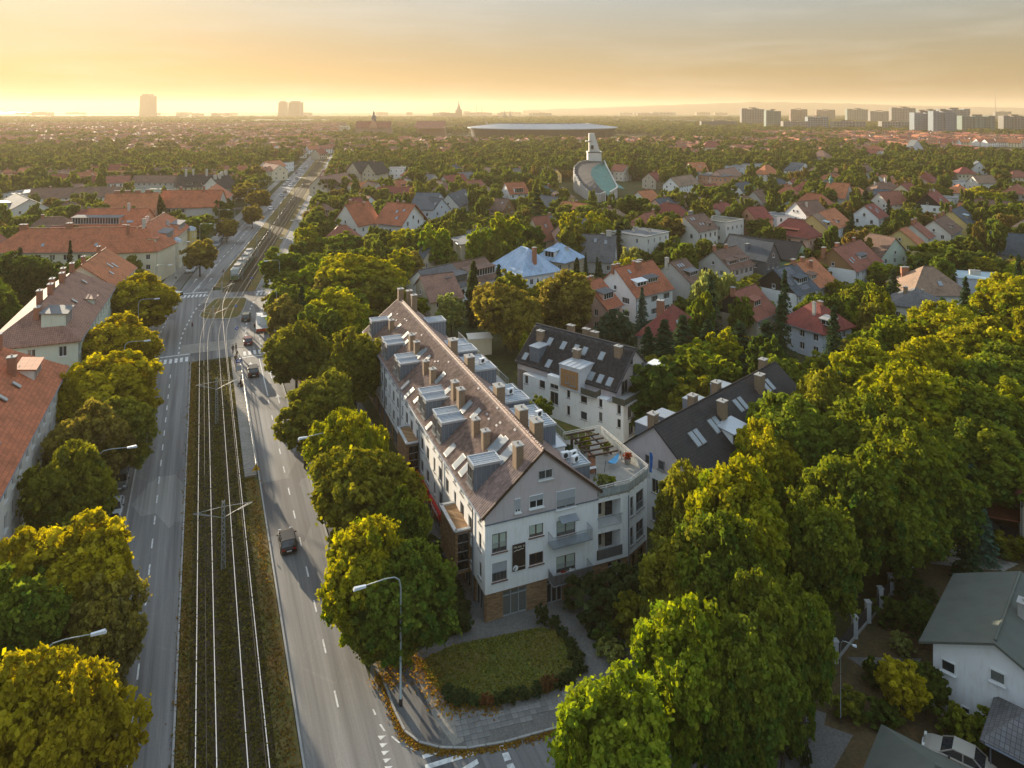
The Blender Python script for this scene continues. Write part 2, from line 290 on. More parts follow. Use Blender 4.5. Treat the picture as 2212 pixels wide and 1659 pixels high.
# ---------------- foliage ----------------
LEAF = leaf_mat('leaves'); NEEDLE = leaf_mat('needles', (0.12, 0.12, 0.03), 0.15); FAR_LEAF = leaf_mat('far_leaves', (0.26, 0.2, 0.03), 0.3, False, [(0.0, (0.065, 0.12, 0.022)), (0.3, (0.10, 0.15, 0.022)), (0.5, (0.05, 0.09, 0.02)), (0.68, (0.14, 0.16, 0.03)), (0.85, (0.085, 0.13, 0.028)), (0.93, (0.17, 0.13, 0.04))])
def quads_mesh(name, C, U, V, tone, mat):
    n = len(C); v = np.empty((n, 4, 3), np.float32)
    v[:, 0] = C - U - V; v[:, 1] = C + U - V * 0.9; v[:, 2] = C + U * 0.8 + V; v[:, 3] = C - U * 0.9 + V
    me = bpy.data.meshes.new(name); me.vertices.add(n * 4); me.loops.add(n * 4); me.polygons.add(n)
    me.vertices.foreach_set('co', v.ravel()); me.loops.foreach_set('vertex_index', np.arange(n * 4, dtype=np.int32)); me.polygons.foreach_set('loop_start', np.arange(0, n * 4, 4, dtype=np.int32)); me.polygons.foreach_set('loop_total', np.full(n, 4, np.int32))
    a = me.color_attributes.new('tone', 'FLOAT_COLOR', 'POINT'); tc4 = np.zeros((n, 4, 4), np.float32); tc4[..., 0] = tone[0][:, None]; tc4[..., 1] = tone[1][:, None]; tc4[..., 3] = 1
    a.data.foreach_set('color', tc4.ravel()); me.materials.append(mat); me.update(); me.validate(); return me
def rnd_dirs(rg, n):
    d = rg.normal(size=(n, 3)); return d / np.linalg.norm(d, axis=1, keepdims=True)
def frame_of(nrm, rg):
    a = np.cross(nrm, rnd_dirs(rg, len(nrm))); a /= np.linalg.norm(a, axis=1, keepdims=True) + 1e-9
    return a, np.cross(nrm, a)
def crown_mesh(name, seed, lobes, clumps, leaves, size, mat, shape='round', R0=5.0, z0=2.2, z1=13.0):
    rg = np.random.default_rng(seed); zc, hz = (z0 + z1) / 2, (z1 - z0) / 2
    LC, LR = [], []
    for i in range(lobes):
        if shape == 'column': t = (i + .5) / lobes; LC.append((rg.normal() * .12 * R0, rg.normal() * .12 * R0, z0 + (z1 - z0) * (0.04 + 0.9 * t))); LR.append(R0 * (0.95 - 0.75 * t ** 2.0))
        else:
            ph = i * 2.39996 + rg.uniform(-.4, .4); t = 1 - 2 * (i + 0.5) / lobes; t = t * 0.9 + 0.05; rr = math.sqrt(max(0, 1 - t * t)); k = rg.uniform(.42, .8)
            LC.append((R0 * k * rr * math.cos(ph), R0 * k * rr * math.sin(ph), zc + hz * (k + .02) * t)); LR.append(R0 * rg.uniform(.24, .48))
    LC.append((0, 0, zc)); LR.append(R0 * .5)
    Cs, Rs, ty = [], [], []
    for c, r in zip(LC, LR):
        d = rnd_dirs(rg, clumps); yl = rg.uniform(0, .5)
        for k in range(clumps):
            p = np.array(c) + d[k] * r * rg.uniform(.72, 1.08) * np.array([1, 1, hz / R0 * .85 if shape != 'column' else 1.4]); out = math.hypot(p[0], p[1]) / R0
            Cs.append(p); Rs.append(r * rg.choice([rg.uniform(.16, .26), rg.uniform(.24, .4)])); ty.append(min(1, max(0, rg.normal(.32, .25) + yl + 0.55 * (p[2] - zc) / hz)))  # random yellowing; extra yellow towards the crown top paints in sunlit tips
    Cs, Rs, ty = np.array(Cs), np.array(Rs), np.array(ty); n = len(Cs) * leaves; idx = np.repeat(np.arange(len(Cs)), leaves)
    d = rnd_dirs(rg, n); d[:, 2] = np.where(rg.random(n) < .55, np.abs(d[:, 2]), d[:, 2]); rad = rg.random(n) ** .5 * np.where(rg.random(n) < .22, rg.uniform(1, 1.75, n), 1)
    if shape == 'willow':
        P = Cs[idx] + d * (Rs[idx] * rad)[:, None] * np.array([1, 1, .8]); drop = rg.random(n) ** 1.3 * rg.uniform(.5, 3.6, len(Cs))[idx]; P[:, 2] -= drop; P[:, 2] = np.maximum(P[:, 2], .5)
    else: P = Cs[idx] + d * (Rs[idx] * rad)[:, None]
    P[:, 2] = np.maximum(P[:, 2], .35)
    nr = d * .8 + rg.normal(size=(n, 3)) * .75 + np.array([0, 0, .25]); nr /= np.linalg.norm(nr, axis=1, keepdims=True); U, V = frame_of(nr, rg)
    s = size * rg.uniform(.45, 1.5, n)
    if shape == 'willow':
        V = np.tile(np.array([0, 0, 1.0]), (n, 1)) + rg.normal(size=(n, 3)) * .25; U = np.cross(V, rnd_dirs(rg, n)); U /= np.linalg.norm(U, axis=1, keepdims=True); U = U * (s * .28)[:, None]; V = V * (s * 1.1)[:, None]
    else: U = U * (s * .5)[:, None]; V = V * (s * .62)[:, None]
    br = np.clip(rg.normal(.5, .17, len(Cs))[idx] + rg.normal(0, .16, n), 0, 1); yy = np.clip(ty[idx] + rg.normal(0, .14, n), 0, 1)
    return quads_mesh(name, P.astype(np.float32), U, V, (yy, br), mat)
def conifer_mesh(name, seed, tiers, per, seg, size, R0=3.0, z0=.6, z1=13.0):
    rg = np.random.default_rng(seed); C, U, V, a1, a2 = [], [], [], [], []
    for i in range(tiers):
        t = i / tiers; z = z0 + (z1 - z0) * t; r = R0 * (1 - t) ** .85 * (1 + .12 * math.sin(i * 2.1)) + .12; nb = max(4, int(per * (1 - t * .6)))
        for b in range(nb):
            ph = rg.uniform(0, 6.283); rr = r * rg.uniform(.75, 1.1); dirv = np.array([math.cos(ph), math.sin(ph), 0]); tb = rg.normal(.5, .15)
            for k in range(seg):
                q = (k + .6) / seg; p = dirv * rr * q + np.array([0, 0, z - rr * .38 * q ** 1.6 + rr * .10 * q * q]) + rg.normal(size=3) * .09 * size
                side = np.cross(dirv, [0, 0, 1]); w = size * (1.15 - q * .55) * rg.uniform(.7, 1.2)
                C.append(p); U.append(side * w * .5 + rg.normal(size=3) * .07); V.append((dirv * .8 + np.array([0, 0, -.35]) + rg.normal(size=3) * .3) * w * .5); a1.append(max(0, min(1, rg.normal(.25, .2)))); a2.append(min(1, max(0, tb + rg.normal(0, .18))))
    return quads_mesh(name, np.array(C, np.float32), np.array(U), np.array(V), (np.array(a1), np.array(a2)), NEEDLE)
def trunk_mesh(name, seed, h=9.0, r=.28, limbs=7, spread=3.2):
    rg = random.Random(seed); m = MB(); m.tube([(0, 0, -.1), (0.05, 0, h * .3), (-.05, .08, h * .62), (0, 0, h)], [r * 1.25, r * .9, r * .6, r * .15], 8)
    for i in range(limbs):
        a = i * 2.4 + rg.uniform(-.4, .4); z = h * rg.uniform(.28, .6); q = spread * rg.uniform(.7, 1.1)
        m.tube([(0, 0, z), (math.cos(a) * q * .45, math.sin(a) * q * .45, z + q * .5), (math.cos(a) * q, math.sin(a) * q, z + q * .95)], [r * .45, r * .28, r * .08], 5, False)
    return m.mesh(name, BARK, True)
CR = {'near': [crown_mesh('crown_near', 11 + i, 24 + 3 * i, 30, 80, .255, LEAF) for i in range(3)],
      'mid': [crown_mesh('crown_mid', 21 + i, 16 + 2 * i, 16, 44, .45, LEAF) for i in range(4)],
      'far': [crown_mesh('crown_far', 31 + i, 9 + i, 6, 14, 1.25, LEAF) for i in range(3)],
      'willow': [crown_mesh('crown_willow', 41, 14, 12, 70, .55, LEAF, 'willow')],
      'column': [crown_mesh('crown_column', 51, 10, 16, 50, .5, LEAF, 'column', 2.2, .3, 13)],
      'dense': [crown_mesh('crown_dense', 61, 22, 12, 75, .5, LEAF, 'round', 5, .6, 13)],
      'bush': [crown_mesh('crown_bush', 71 + i, 9, 8, 60, .62, LEAF, 'round', 5, -1.5, 10) for i in range(2)],
      'conifer': [conifer_mesh('crown_conifer', 81, 34, 13, 7, .62), conifer_mesh('crown_conifer', 82, 28, 11, 6, .75, 3.6)],
      'conifer_far': [conifer_mesh('crown_conifer', 83, 14, 7, 3, 1.3)]}
TR = [trunk_mesh('trunk_mesh', i) for i in range(3)]; TRC = trunk_mesh('trunk_mesh', 9, 12, .22, 0); TRF = MB(); TRF.tube([(0, 0, -.1), (0, 0, 6), (0, 0, 9)], [.3, .2, .05], 5); TRF = TRF.mesh('trunk_mesh', BARK)
GREENS = dict(yellow=((0.13, 0.19, 0.016), .8), lime=((0.13, 0.21, 0.022), .45), green=((0.066, 0.122, 0.022), .34), mid=((0.09, 0.145, 0.025), .25), dark=((0.042, 0.08, 0.018), .12), brown=((0.16, 0.13, 0.045), .4), olive=((0.115, 0.135, 0.028), .4), blue=((0.06, 0.105, 0.07), .1), pine=((0.032, 0.062, 0.026), .1), pale=((0.2, 0.23, 0.08), .3), gold=((0.27, 0.21, 0.016), 1.0), rust=((0.18, 0.08, 0.04), .1))
TREES = []; NTREE = [0]
def tree(x, y, h, r, kind='mid', col='green', label=None, group=None, name='tree', cat='tree', z=0.0):
    """a tree standing at world x, y"""
    NTREE[0] += 1; c = R.choice(CR[kind]); base_r = {'conifer': 3.2, 'conifer_far': 3.0, 'column': 2.2}.get(kind, 5.0)
    if kind == 'bush': name, cat, hz = 'shrub', 'shrub', h / 10.0
    else: hz = h / 13.0
    o = thing(name, label or 'tree', cat, (x, y, z), R.uniform(0, 6.28), group)
    k = link('crown', c, o); k.scale = (r / base_r, r / base_r * R.uniform(.92, 1.08), hz); g, a = GREENS[col]; v = R.uniform(.86, 1.16); k.color = (g[0] * v * R.uniform(.92, 1.1), g[1] * v, g[2] * v, a * R.uniform(.75, 1.2))
    if kind != 'bush':
        t = link('trunk', TRC if kind in ('conifer', 'column') else (TRF if kind in ('far', 'conifer_far') else R.choice(TR)), o); t.scale = (h / 13, h / 13, h / 13)
    TREES.append((x, y, r, h, o, col, kind)); return o
def ptree(x, ytop, h, wpx, kind, col, label, **k):
    """tree whose top shows at pixel (x, ytop) of the photograph: its distance follows from its height h"""
    Y = F * (H - h) / (ytop - HY); return tree((x - CX) / F * Y, Y, h, wpx / 2 / F * Y, kind, col, label, **k)

# ---------------- the avenue: one centre line for everything along the tramway ----------------
cl = [(502, 1659), (481, 1184), (465, 839), (460.6, 755), (462, 721), (473, 687), (483, 664.7), (500, 642), (510, 624)]
P0 = [G(*p).xy for p in cl]
near_d = (P0[3] - P0[0]).normalized(); far_d = (Vector((-245, 961.3)) - P0[8]).normalized()
ctrl = [P0[0] - near_d * 60, P0[0] - near_d * 30, P0[0], P0[0] + near_d * 33, P0[0] + near_d * 66, P0[0] + near_d * 95] + P0[4:9] + [P0[8] + far_d * k for k in (25, 60, 150, 300, 450, 600, 760, 900)]
ctrl = [Vector(c) for c in ctrl]
def catmull(P, step=2.0):
    out = []
    for i in range(1, len(P) - 2):
        a, b, c, d = P[i - 1], P[i], P[i + 1], P[i + 2]; n = max(2, int((c - b).length / step))
        for k in range(n):
            t = k / n; out.append(0.5 * ((2 * b) + (c - a) * t + (2 * a - 5 * b + 4 * c - d) * t * t + (3 * b - a - 3 * c + d) * t ** 3))
    return out
PATH = catmull(ctrl); SL = [0.0]
for i in range(1, len(PATH)): SL.append(SL[-1] + (PATH[i] - PATH[i - 1]).length)
SL = np.array(SL); PXY = np.array([tuple(p) for p in PATH]); 
TAN = np.gradient(PXY, axis=0); TAN /= np.linalg.norm(TAN, axis=1, keepdims=True)
i0 = int(np.argmin(np.linalg.norm(PXY - np.array(P0[0]), axis=1))); SL -= SL[i0]       # s = 0 at the bottom edge of the picture
def at(s, off, z=0.0):
    x = np.interp(s, SL, PXY[:, 0]); y = np.interp(s, SL, PXY[:, 1]); tx = np.interp(s, SL, TAN[:, 0]); ty = np.interp(s, SL, TAN[:, 1]); q = math.hypot(tx, ty); tx, ty = tx / q, ty / q
    return Vector((x + ty * off, y - tx * off, z))
def heading(s):
    a, b = at(s - 1, 0), at(s + 1, 0); return math.atan2(b.y - a.y, b.x - a.x)
def so(p):
    """world point -> (distance along the avenue, offset to the right)"""
    d = PXY - np.array((p[0], p[1])); i = int(np.argmin((d ** 2).sum(1))); t = TAN[i]; return float(SL[i] - d[i] @ t), float(-d[i][0] * t[1] + d[i][1] * t[0])
def ribbon(m, s0, s1, o0, o1, z, thick=0.0, step=3.0):
    f0 = o0 if callable(o0) else (lambda s: o0); f1 = o1 if callable(o1) else (lambda s: o1); n = max(1, int(round((s1 - s0) / step))); ss = [s0 + (s1 - s0) * i / n for i in range(n + 1)]
    for a, b in zip(ss, ss[1:]):
        q = [at(a, f0(a), z), at(a, f1(a), z), at(b, f1(b), z), at(b, f0(b), z)]
        if thick: m.slab(q, thick)
        else: m.poly(q)
J0, J1 = 93.0, 149.0                                    # the junction lies between these distances
def ramp_(s, a, b, va, vb): t = min(1, max(0, (s - a) / (b - a))); t = t * t * (3 - 2 * t); return va + (vb - va) * t
mL = lambda s: -4.0 if s < J0 else ramp_(s, 100, 175, -4.4, -6.6) if s < 200 else -6.4
mR = lambda s: 4.8 if s < J0 + 4 else 5.4
oL = lambda s: ramp_(s, 95, 175, -9.9, -15.2)
oR = lambda s: ramp_(s, 95, 175, 10.9, 12.2)
# ---------------- ground ----------------
GRASS = ground_mat('dry_grass', [(0.3, (0.075, 0.10, 0.022)), (0.5, (0.14, 0.11, 0.04)), (0.68, (0.22, 0.125, 0.045))], 0.25, scale2=5.0)
LAWN = ground_mat('lawn_grass', [(0.3, (0.07, 0.12, 0.022)), (0.5, (0.11, 0.125, 0.03)), (0.7, (0.19, 0.13, 0.05))], 0.22, scale2=6.0)
BED = ground_mat('track_bed', [(0.3, (0.035, 0.05, 0.015)), (0.5, (0.055, 0.042, 0.028)), (0.7, (0.075, 0.06, 0.035))], 0.45, scale2=3.0)
LEAFY = ground_mat('leaf_covered_soil', [(0.3, (0.10, 0.075, 0.045)), (0.55, (0.15, 0.10, 0.06)), (0.75, (0.21, 0.11, 0.045))], 0.4, scale2=5.0)
PAVE = ground_mat('concrete_paving', [(0.3, (0.23, 0.22, 0.2)), (0.6, (0.30, 0.28, 0.26)), (0.8, (0.34, 0.29, 0.23))], 0.3, scale2=3.0, bump=0.1); PAVE_D = ground_mat('dark_paving', [(0.3, (0.13, 0.128, 0.125)), (0.7, (0.18, 0.175, 0.17))], 0.4, scale2=6.0, bump=0.1)
TERR = ground_mat('terrain', [(0.3, (0.035, 0.05, 0.016)), (0.5, (0.055, 0.062, 0.022)), (0.65, (0.085, 0.075, 0.035))], 0.05, scale2=0.6)
SOIL = ground_mat('garden_soil', [(0.3, (0.06, 0.055, 0.025)), (0.5, (0.10, 0.075, 0.04)), (0.7, (0.15, 0.085, 0.04))], 0.25, scale2=3.0)
AN = asphalt_mat('asphalt_avenue', 0.165, near_d, 0.42); AF = asphalt_mat('asphalt_far', 0.18, far_d, 0.4)
m = MB(); m.poly([(-14000, -60, 0), (14000, -60, 0), (14000, 15000, 0), (-14000, 15000, 0)]); tag(m.build('ground', TERR), kind='structure')
def struct(name, m, mats, **k): return tag(m.build(name, mats, **k), kind='structure')
m = MB(); ribbon(m, -28, J0, lambda s: oL(s) - .2, mL, .02); ribbon(m, -28, J0, mR, oR, .02); struct('road', m, AN)
m = MB(); ribbon(m, J0, J1, lambda s: oL(s) - (8 if 105 < s < 128 else 0), lambda s: oR(s) + (3 if 105 < s < 125 else 0), .02, step=2); struct('junction_road', m, AN)
m = MB(); ribbon(m, J1, 740, oL, mL, .02, step=8); ribbon(m, J1, 740, mR, oR, .02, step=8); struct('road', m, AF)
# side streets at the junction
def sstrip(name, a, b, w, z, mat, thick=0):
    a, b = Vector(a), Vector(b); d = (b - a).normalized(); n = Vector((d.y, -d.x)) * w / 2; m = MB(); q = [(*(a - n), z), (*(a + n), z), (*(b + n), z), (*(b - n), z)]
    m.slab(q, thick) if thick else m.poly(q); return struct(name, m, mat)
pj = at(118, -14).xy; sstrip('side_road', pj, pj + Vector((-.93, -.10)) * 70, 9, .016, AN)
pj = at(114, 12).xy; sstrip('side_road', pj, pj + Vector((.93, .30)) * 60, 8, .016, AN)
sstrip('side_road', at(316, -14).xy, at(316, -14).xy + Vector((-.95, -.2)) * 120, 8, .016, AF)
# pavements, verges
m = MB(); ribbon(m, -28, 96, lambda s: oL(s) - 5.2, lambda s: oL(s) - .35, .025, step=4); struct('parking_lane', m, PAVE_D)
m = MB(); ribbon(m, -28, 96, lambda s: oL(s) - 8.6, lambda s: oL(s) - 5.3, .14, .13, step=4); ribbon(m, 126, 600, lambda s: oL(s) - 6.3, lambda s: oL(s) - 3.1, .14, .13, step=8); struct('pavement', m, PAVE)
m = MB(); ribbon(m, 135, 330, lambda s: oL(s) - 3.0, lambda s: oL(s) - .3, .03, step=8); struct('parking_lane', m, PAVE_D)
m = MB(); ribbon(m, 10, 90, lambda s: oR(s) + .25, lambda s: oR(s) + 2.5, .03, step=3); struct('parking_lane', m, PAVE_D)
m = MB(); ribbon(m, 14, 95, lambda s: oR(s) + 2.55, lambda s: oR(s) + 6.6, .10, .08, step=3); ribbon(m, 150, 600, lambda s: oR(s) + .4, lambda s: oR(s) + 6, .10, .09, step=8); struct('verge', m, LEAFY)
m = MB(); ribbon(m, 11, 98, lambda s: oR(s) + 6.65, lambda s: 21.9, .13, .12, step=3); struct('pavement', m, PAVE_D)
# the tramway reservation
m = MB(); ribbon(m, -28, 92.5, lambda s: mL(s) + .16, -3.0, .12, .11); ribbon(m, -28, 42, 3.0, lambda s: mR(s) - .16, .12, .11); ribbon(m, 152, 700, lambda s: mL(s) + .2, -3.2, .12, .11, step=6); ribbon(m, 146, 700, 3.2, lambda s: mR(s) - .2, .12, .11, step=6); struct('median_grass', m, GRASS)
m = MB(); ribbon(m, -28, 92.5, -2.99, 2.99, .06, .05); ribbon(m, 146, 700, -3.19, 3.19, .06, .05, step=6); struct('track_bed', m, BED)
m = MB(); ribbon(m, 98, 104, -6, 6, .05, .03); ribbon(m, 136, 141, -6.5, 6.5, .05, .03); struct('crossing_slabs', m, PAVE)
isl = [cJ(*p) for p in ((250, 690), (265, 650), (320, 590), (390, 525), (440, 508), (700, 505), (712, 520), (690, 590), (650, 670), (620, 695), (560, 708), (430, 712), (300, 712))]
cJ2 = lambda x, y: ((600 + x * 400 / 1106) / 1.6049, (850 + y * 400 / 1106) / 1.6049)
isl = [cJ2(*p) for p in ((250, 690), (265, 650), (320, 590), (390, 525), (440, 508), (700, 505), (712, 520), (690, 590), (650, 670), (620, 695), (560, 708), (430, 712), (300, 712))]
m = MB(); m.prism([G(*p).xy for p in isl], .021, .13); struct('island_kerb', m, CONC)
ic = sum((G(*p).xy for p in isl), Vector((0, 0))) / len(isl); m = MB(); m.prism([ic + (G(*p).xy - ic) * .96 for p in isl], .13, .16); struct('island_grass', m, GRASS)
def kerb(s0, s1, off, name='kerb', step=3.0):
    f = off if callable(off) else (lambda s: off); m = MB(); ribbon(m, s0, s1, lambda s: f(s) - .08, lambda s: f(s) + .08, .155, .15, step); return struct(name, m, CONC)
kerb(-28, 92.5, mL); kerb(-28, 92.5, mR); kerb(11, 95, oR); kerb(-28, 96, lambda s: oL(s) - .28); kerb(152, 600, mL, step=8); kerb(146, 600, mR, step=8); kerb(150, 600, lambda s: oR(s) + .2, step=8); kerb(128, 600, lambda s: oL(s) - 3.05, step=8)
for k, (o_, s1) in enumerate(((-1.76, 0), (1.76, 0))):
    t = thing('tram_track', ['left tram track with two shining steel rails, nearer the yellow trees', 'right tram track with two shining steel rails, beside the long stop platform'][k], 'tram track', group='tram tracks on the reservation')
    for q in (-.7175, .7175):
        m = MB(); ribbon(m, -28, 700, o_ + q - .033, o_ + q + .033, .20, .15, step=2.5); m.build('rail', STEEL, t)
    t['kind'] = 'structure'
# low plants on the track bed
def scatter_mesh(name, mat, pts, size, seed, zs=.08):
    rg = np.random.default_rng(seed); P = np.array([(p[0], p[1], (p[2] if len(p) > 2 else 0) + zs) for p in pts]); n = len(P); nr = rnd_dirs(rg, n) * .6 + np.array([0, 0, .5]); nr /= np.linalg.norm(nr, axis=1, keepdims=True); U, V = frame_of(nr, rg); s = size * rg.uniform(.4, 1.4, n)
    return quads_mesh(name, P.astype(np.float32), U * (s * .5)[:, None], V * (s * .5)[:, None], (rg.random(n), rg.random(n)), mat)
pts = []
for _ in range(26000):
    s = R.random() ** 1.6 * 115 - 12; s = s if s < 92 else R.uniform(-10, 90); c = math.sin(s * .23) * .5 + math.sin(s * .71 + 1) * .5
    o = R.choice((-3.1, -1.76, 0, 0, 1.76, 2.9)) + R.gauss(0, .42); pts.append((*at(s, o).xy, .06))
o = link('track_weeds', scatter_mesh('track_weeds', LEAF, pts, .17, 3)); o.color = (.065, .062, .026, .3); tag(o, 'low green weeds growing between the rails of the tramway', 'weeds', kind='stuff')
pts = [(*at(R.uniform(-12, 92), R.choice((-3.5, 3.9)) + R.gauss(0, .3)).xy, .12) for _ in range(9000)]
o = link('dry_leaves', scatter_mesh('dry_leaves', LEAF, pts, .15, 4, .03)); o.color = (.16, .085, .03, .3); tag(o, 'fallen brown leaves and dry grass along the median kerbs', 'leaves', kind='stuff')
# markings
m = MB()
def dash(m, s0, s1, off, w=.14, z=.032): ribbon(m, s0, s1, off - w / 2, off + w / 2, z, step=3)
for k in range(-5, 24):
    s = k * 4.9 + 2.0
    if s < 88: dash(m, s, s + 1.9, -7.0 - .3 * max(0, s) / 90)
for s in [2.2, 8.4, 14.0, 19.6, 25.2, 31.0, 36.6, 42.5, 48, 54, 60, 66.5]: dash(m, s, s + 1.8, 8.0)
dash(m, 70, 90, 8.1, .16)
for s in np.arange(152, 520, 7.0): dash(m, s, s + 3, (mL(s) + oL(s)) / 2, .2); dash(m, s + 2, s + 5, 8.9, .2)
for s in np.arange(98, 145, 3.2): dash(m, s, s + 1.5, -10.5 - (s - 98) * .03, .16); dash(m, s, s + 1.5, 9.0, .16); dash(m, s + .6, s + 1.9, -6.3, .25); dash(m, s + .6, s + 1.9, 6.4, .25)
dash(m, 148, 172, (mL(160) + oL(160)) / 2, .16)
struct('lane_markings', m, MARK)
def zebra(s, o0, o1, n, ln=2.6, w=.5, label=None):
    m = MB()
    for i in range(n):
        o = o0 + (o1 - o0) * (i + .5) / n; ribbon(m, s, s + ln, o - w / 2, o + w / 2, .034)
    return struct('zebra_crossing', m, MARK)
zebra(93.5, -9.9, -4.3, 6); zebra(92.5, 5.2, 10.8, 6); zebra(143, -15, -6.6, 9); zebra(141, 5.6, 11.6, 6)
m = MB(); ribbon(m, 97.6, 98.0, -10.4, -4.2, .034); ribbon(m, 91.2, 91.6, 5, 10.8, .034); ribbon(m, 147.2, 147.7, -15, -6.8, .034); struct('stop_lines', m, MARK)
def arrow(s, off):
    m = MB(); m.poly([at(s, off - .09, .034), at(s, off + .09, .034), at(s + 2.6, off + .09, .034), at(s + 2.6, off - .09, .034)]); m.poly([at(s + 2.6, off - .42, .034), at(s + 2.6, off + .42, .034), at(s + 4.2, off, .034)]); return struct('arrow_marking', m, MARK)
for s, o in ((84, 6.4), (78, 9.4), (84, 9.5), (66, 9.6), (160, -12.8), (160, -8.8)): arrow(s, o)
# ---------------- houses ----------------
WIN = {}
def window(parent, w, h, loc, rz, frame=FRAME_W, pane=GLASS, mull=1, sill=True, rail=False, shutter=0.0, blind=None, small=False):
    """window whose outer face looks to local -y; loc is the middle of its lower edge on the wall plane"""
    key = (round(w, 1), round(h, 1), frame.name, mull, sill)
    if key not in WIN:
        w_, h_ = key[0], key[1]; m = MB(); t = .07
        for q in ((-w_ / 2 + t / 2, t), (w_ / 2 - t / 2, t)): m.box(q[0], .05, 0, t, .1, h_)
        m.box(0, .05, 0, w_ - 2 * t, .1, t); m.box(0, .05, h_ - t, w_ - 2 * t, .1, t)
        for i in range(1, mull + 1): m.box(-w_ / 2 + w_ * i / (mull + 1), .05, t, t * .9, .09, h_ - 2 * t)
        if sill: m.box(0, -.08, -.07, w_ + .16, .26, .06)
        g = MB(); g.poly([(-w_ / 2 + .03, .06, .03), (w_ / 2 - .03, .06, .03), (w_ / 2 - .03, .06, h_ - .03), (-w_ / 2 + .03, .06, h_ - .03)])
        WIN[key] = (m.mesh('window_frame', frame), g.mesh('window_pane', GLASS))
    a, b = WIN[key]; o = link('window', a, parent, loc, rz); p = link('pane', b, o)
    if shutter > 0:
        sh = MB(); sh.box(0, .02, h * (1 - shutter), w - .04, .05, h * shutter - .02); sh.build('shutter', SHUTTER, o)
    if blind is not None:
        sh = MB()
        for i in range(mull + 1): sh.box(-w / 2 + w * (i + .5) / (mull + 1), .035, h * .22, w / (mull + 1) - .16, .02, h * .7)
        sh.build('blind', BLIND, o)
    if rail:
        r = MB()
        for i in range(int(w / .14) + 1): r.box(-w / 2 + i * .14, -.1, .05, .02, .02, .85)
        r.box(0, -.1, .88, w, .035, .035); r.build('railing', GALV, o)
    return o
def facade(m, p, ux, w, z0, z1, holes, inset=.16):
    """a wall rectangle from p along ux with window openings (s0, z0, s1, z1) and their reveals; outward is to the right of ux"""
    p = Vector(p); ux = Vector(ux); out = Vector((ux.y, -ux.x, 0)); ins = -out * inset
    hs = [h for h in holes if h[0] > .02 and h[2] < w - .02 and h[1] > z0 + .02 and h[3] < z1 - .02]
    xs = sorted({0.0, w, *[h[0] for h in hs], *[h[2] for h in hs]}); zs = sorted({z0, z1, *[h[1] for h in hs], *[h[3] for h in hs]})
    pt = lambda s, z, off=Vector((0, 0, 0)): (p.x + ux.x * s + off.x, p.y + ux.y * s + off.y, z)
    for i in range(len(xs) - 1):
        run = None
        for j in range(len(zs) - 1):
            cx_, cz_ = (xs[i] + xs[i + 1]) / 2, (zs[j] + zs[j + 1]) / 2
            if any(h[0] < cx_ < h[2] and h[1] < cz_ < h[3] for h in hs):
                if run is not None: m.poly([pt(xs[i], run), pt(xs[i + 1], run), pt(xs[i + 1], zs[j]), pt(xs[i], zs[j])]); run = None
            elif run is None: run = zs[j]
        if run is not None: m.poly([pt(xs[i], run), pt(xs[i + 1], run), pt(xs[i + 1], zs[-1]), pt(xs[i], zs[-1])])
    for a, b, c, d in hs:
        m.poly([pt(a, b), pt(c, b), pt(c, b, ins), pt(a, b, ins)]); m.poly([pt(a, d), pt(a, d, ins), pt(c, d, ins), pt(c, d)])
        m.poly([pt(a, b), pt(a, b, ins), pt(a, d, ins), pt(a, d)]); m.poly([pt(c, b), pt(c, d), pt(c, d, ins), pt(c, b, ins)])
    return hs
def roofuv(poly):
    n = Vector((0, 0, 0)); P = [Vector(p) for p in poly]
    for i in range(len(P)): n += P[i].cross(P[(i + 1) % len(P)])
    n.normalize();  n = -n if n.z < 0 else n
    h = Vector((0, 0, 1)).cross(n); h = Vector((1, 0, 0)) if h.length < 1e-4 else h.normalized(); u = n.cross(h); return [(q.dot(h) + 50, q.dot(u) + 50) for q in P]
def chimney_obj(parent, loc, h, sx=.9, sy=.6, mat=CHIM, rz=0.0, pots=1):
    m = MB(); m.box(0, 0, -.9, sx, sy, h + .9); o = m.build('chimney', mat, parent, loc, rz)
    k = MB(); k.box(0, 0, h, sx + .16, sy + .16, .1)
    for i in range(pots): k.lathe(((i - (pots - 1) / 2) * .35, 0, h + .1), [(.1, 0), (.12, .22), (.0, .24)], 8)
    k.build('chimney_cap', CONC, o); return o
HOUSES = []; HCLEAR = []
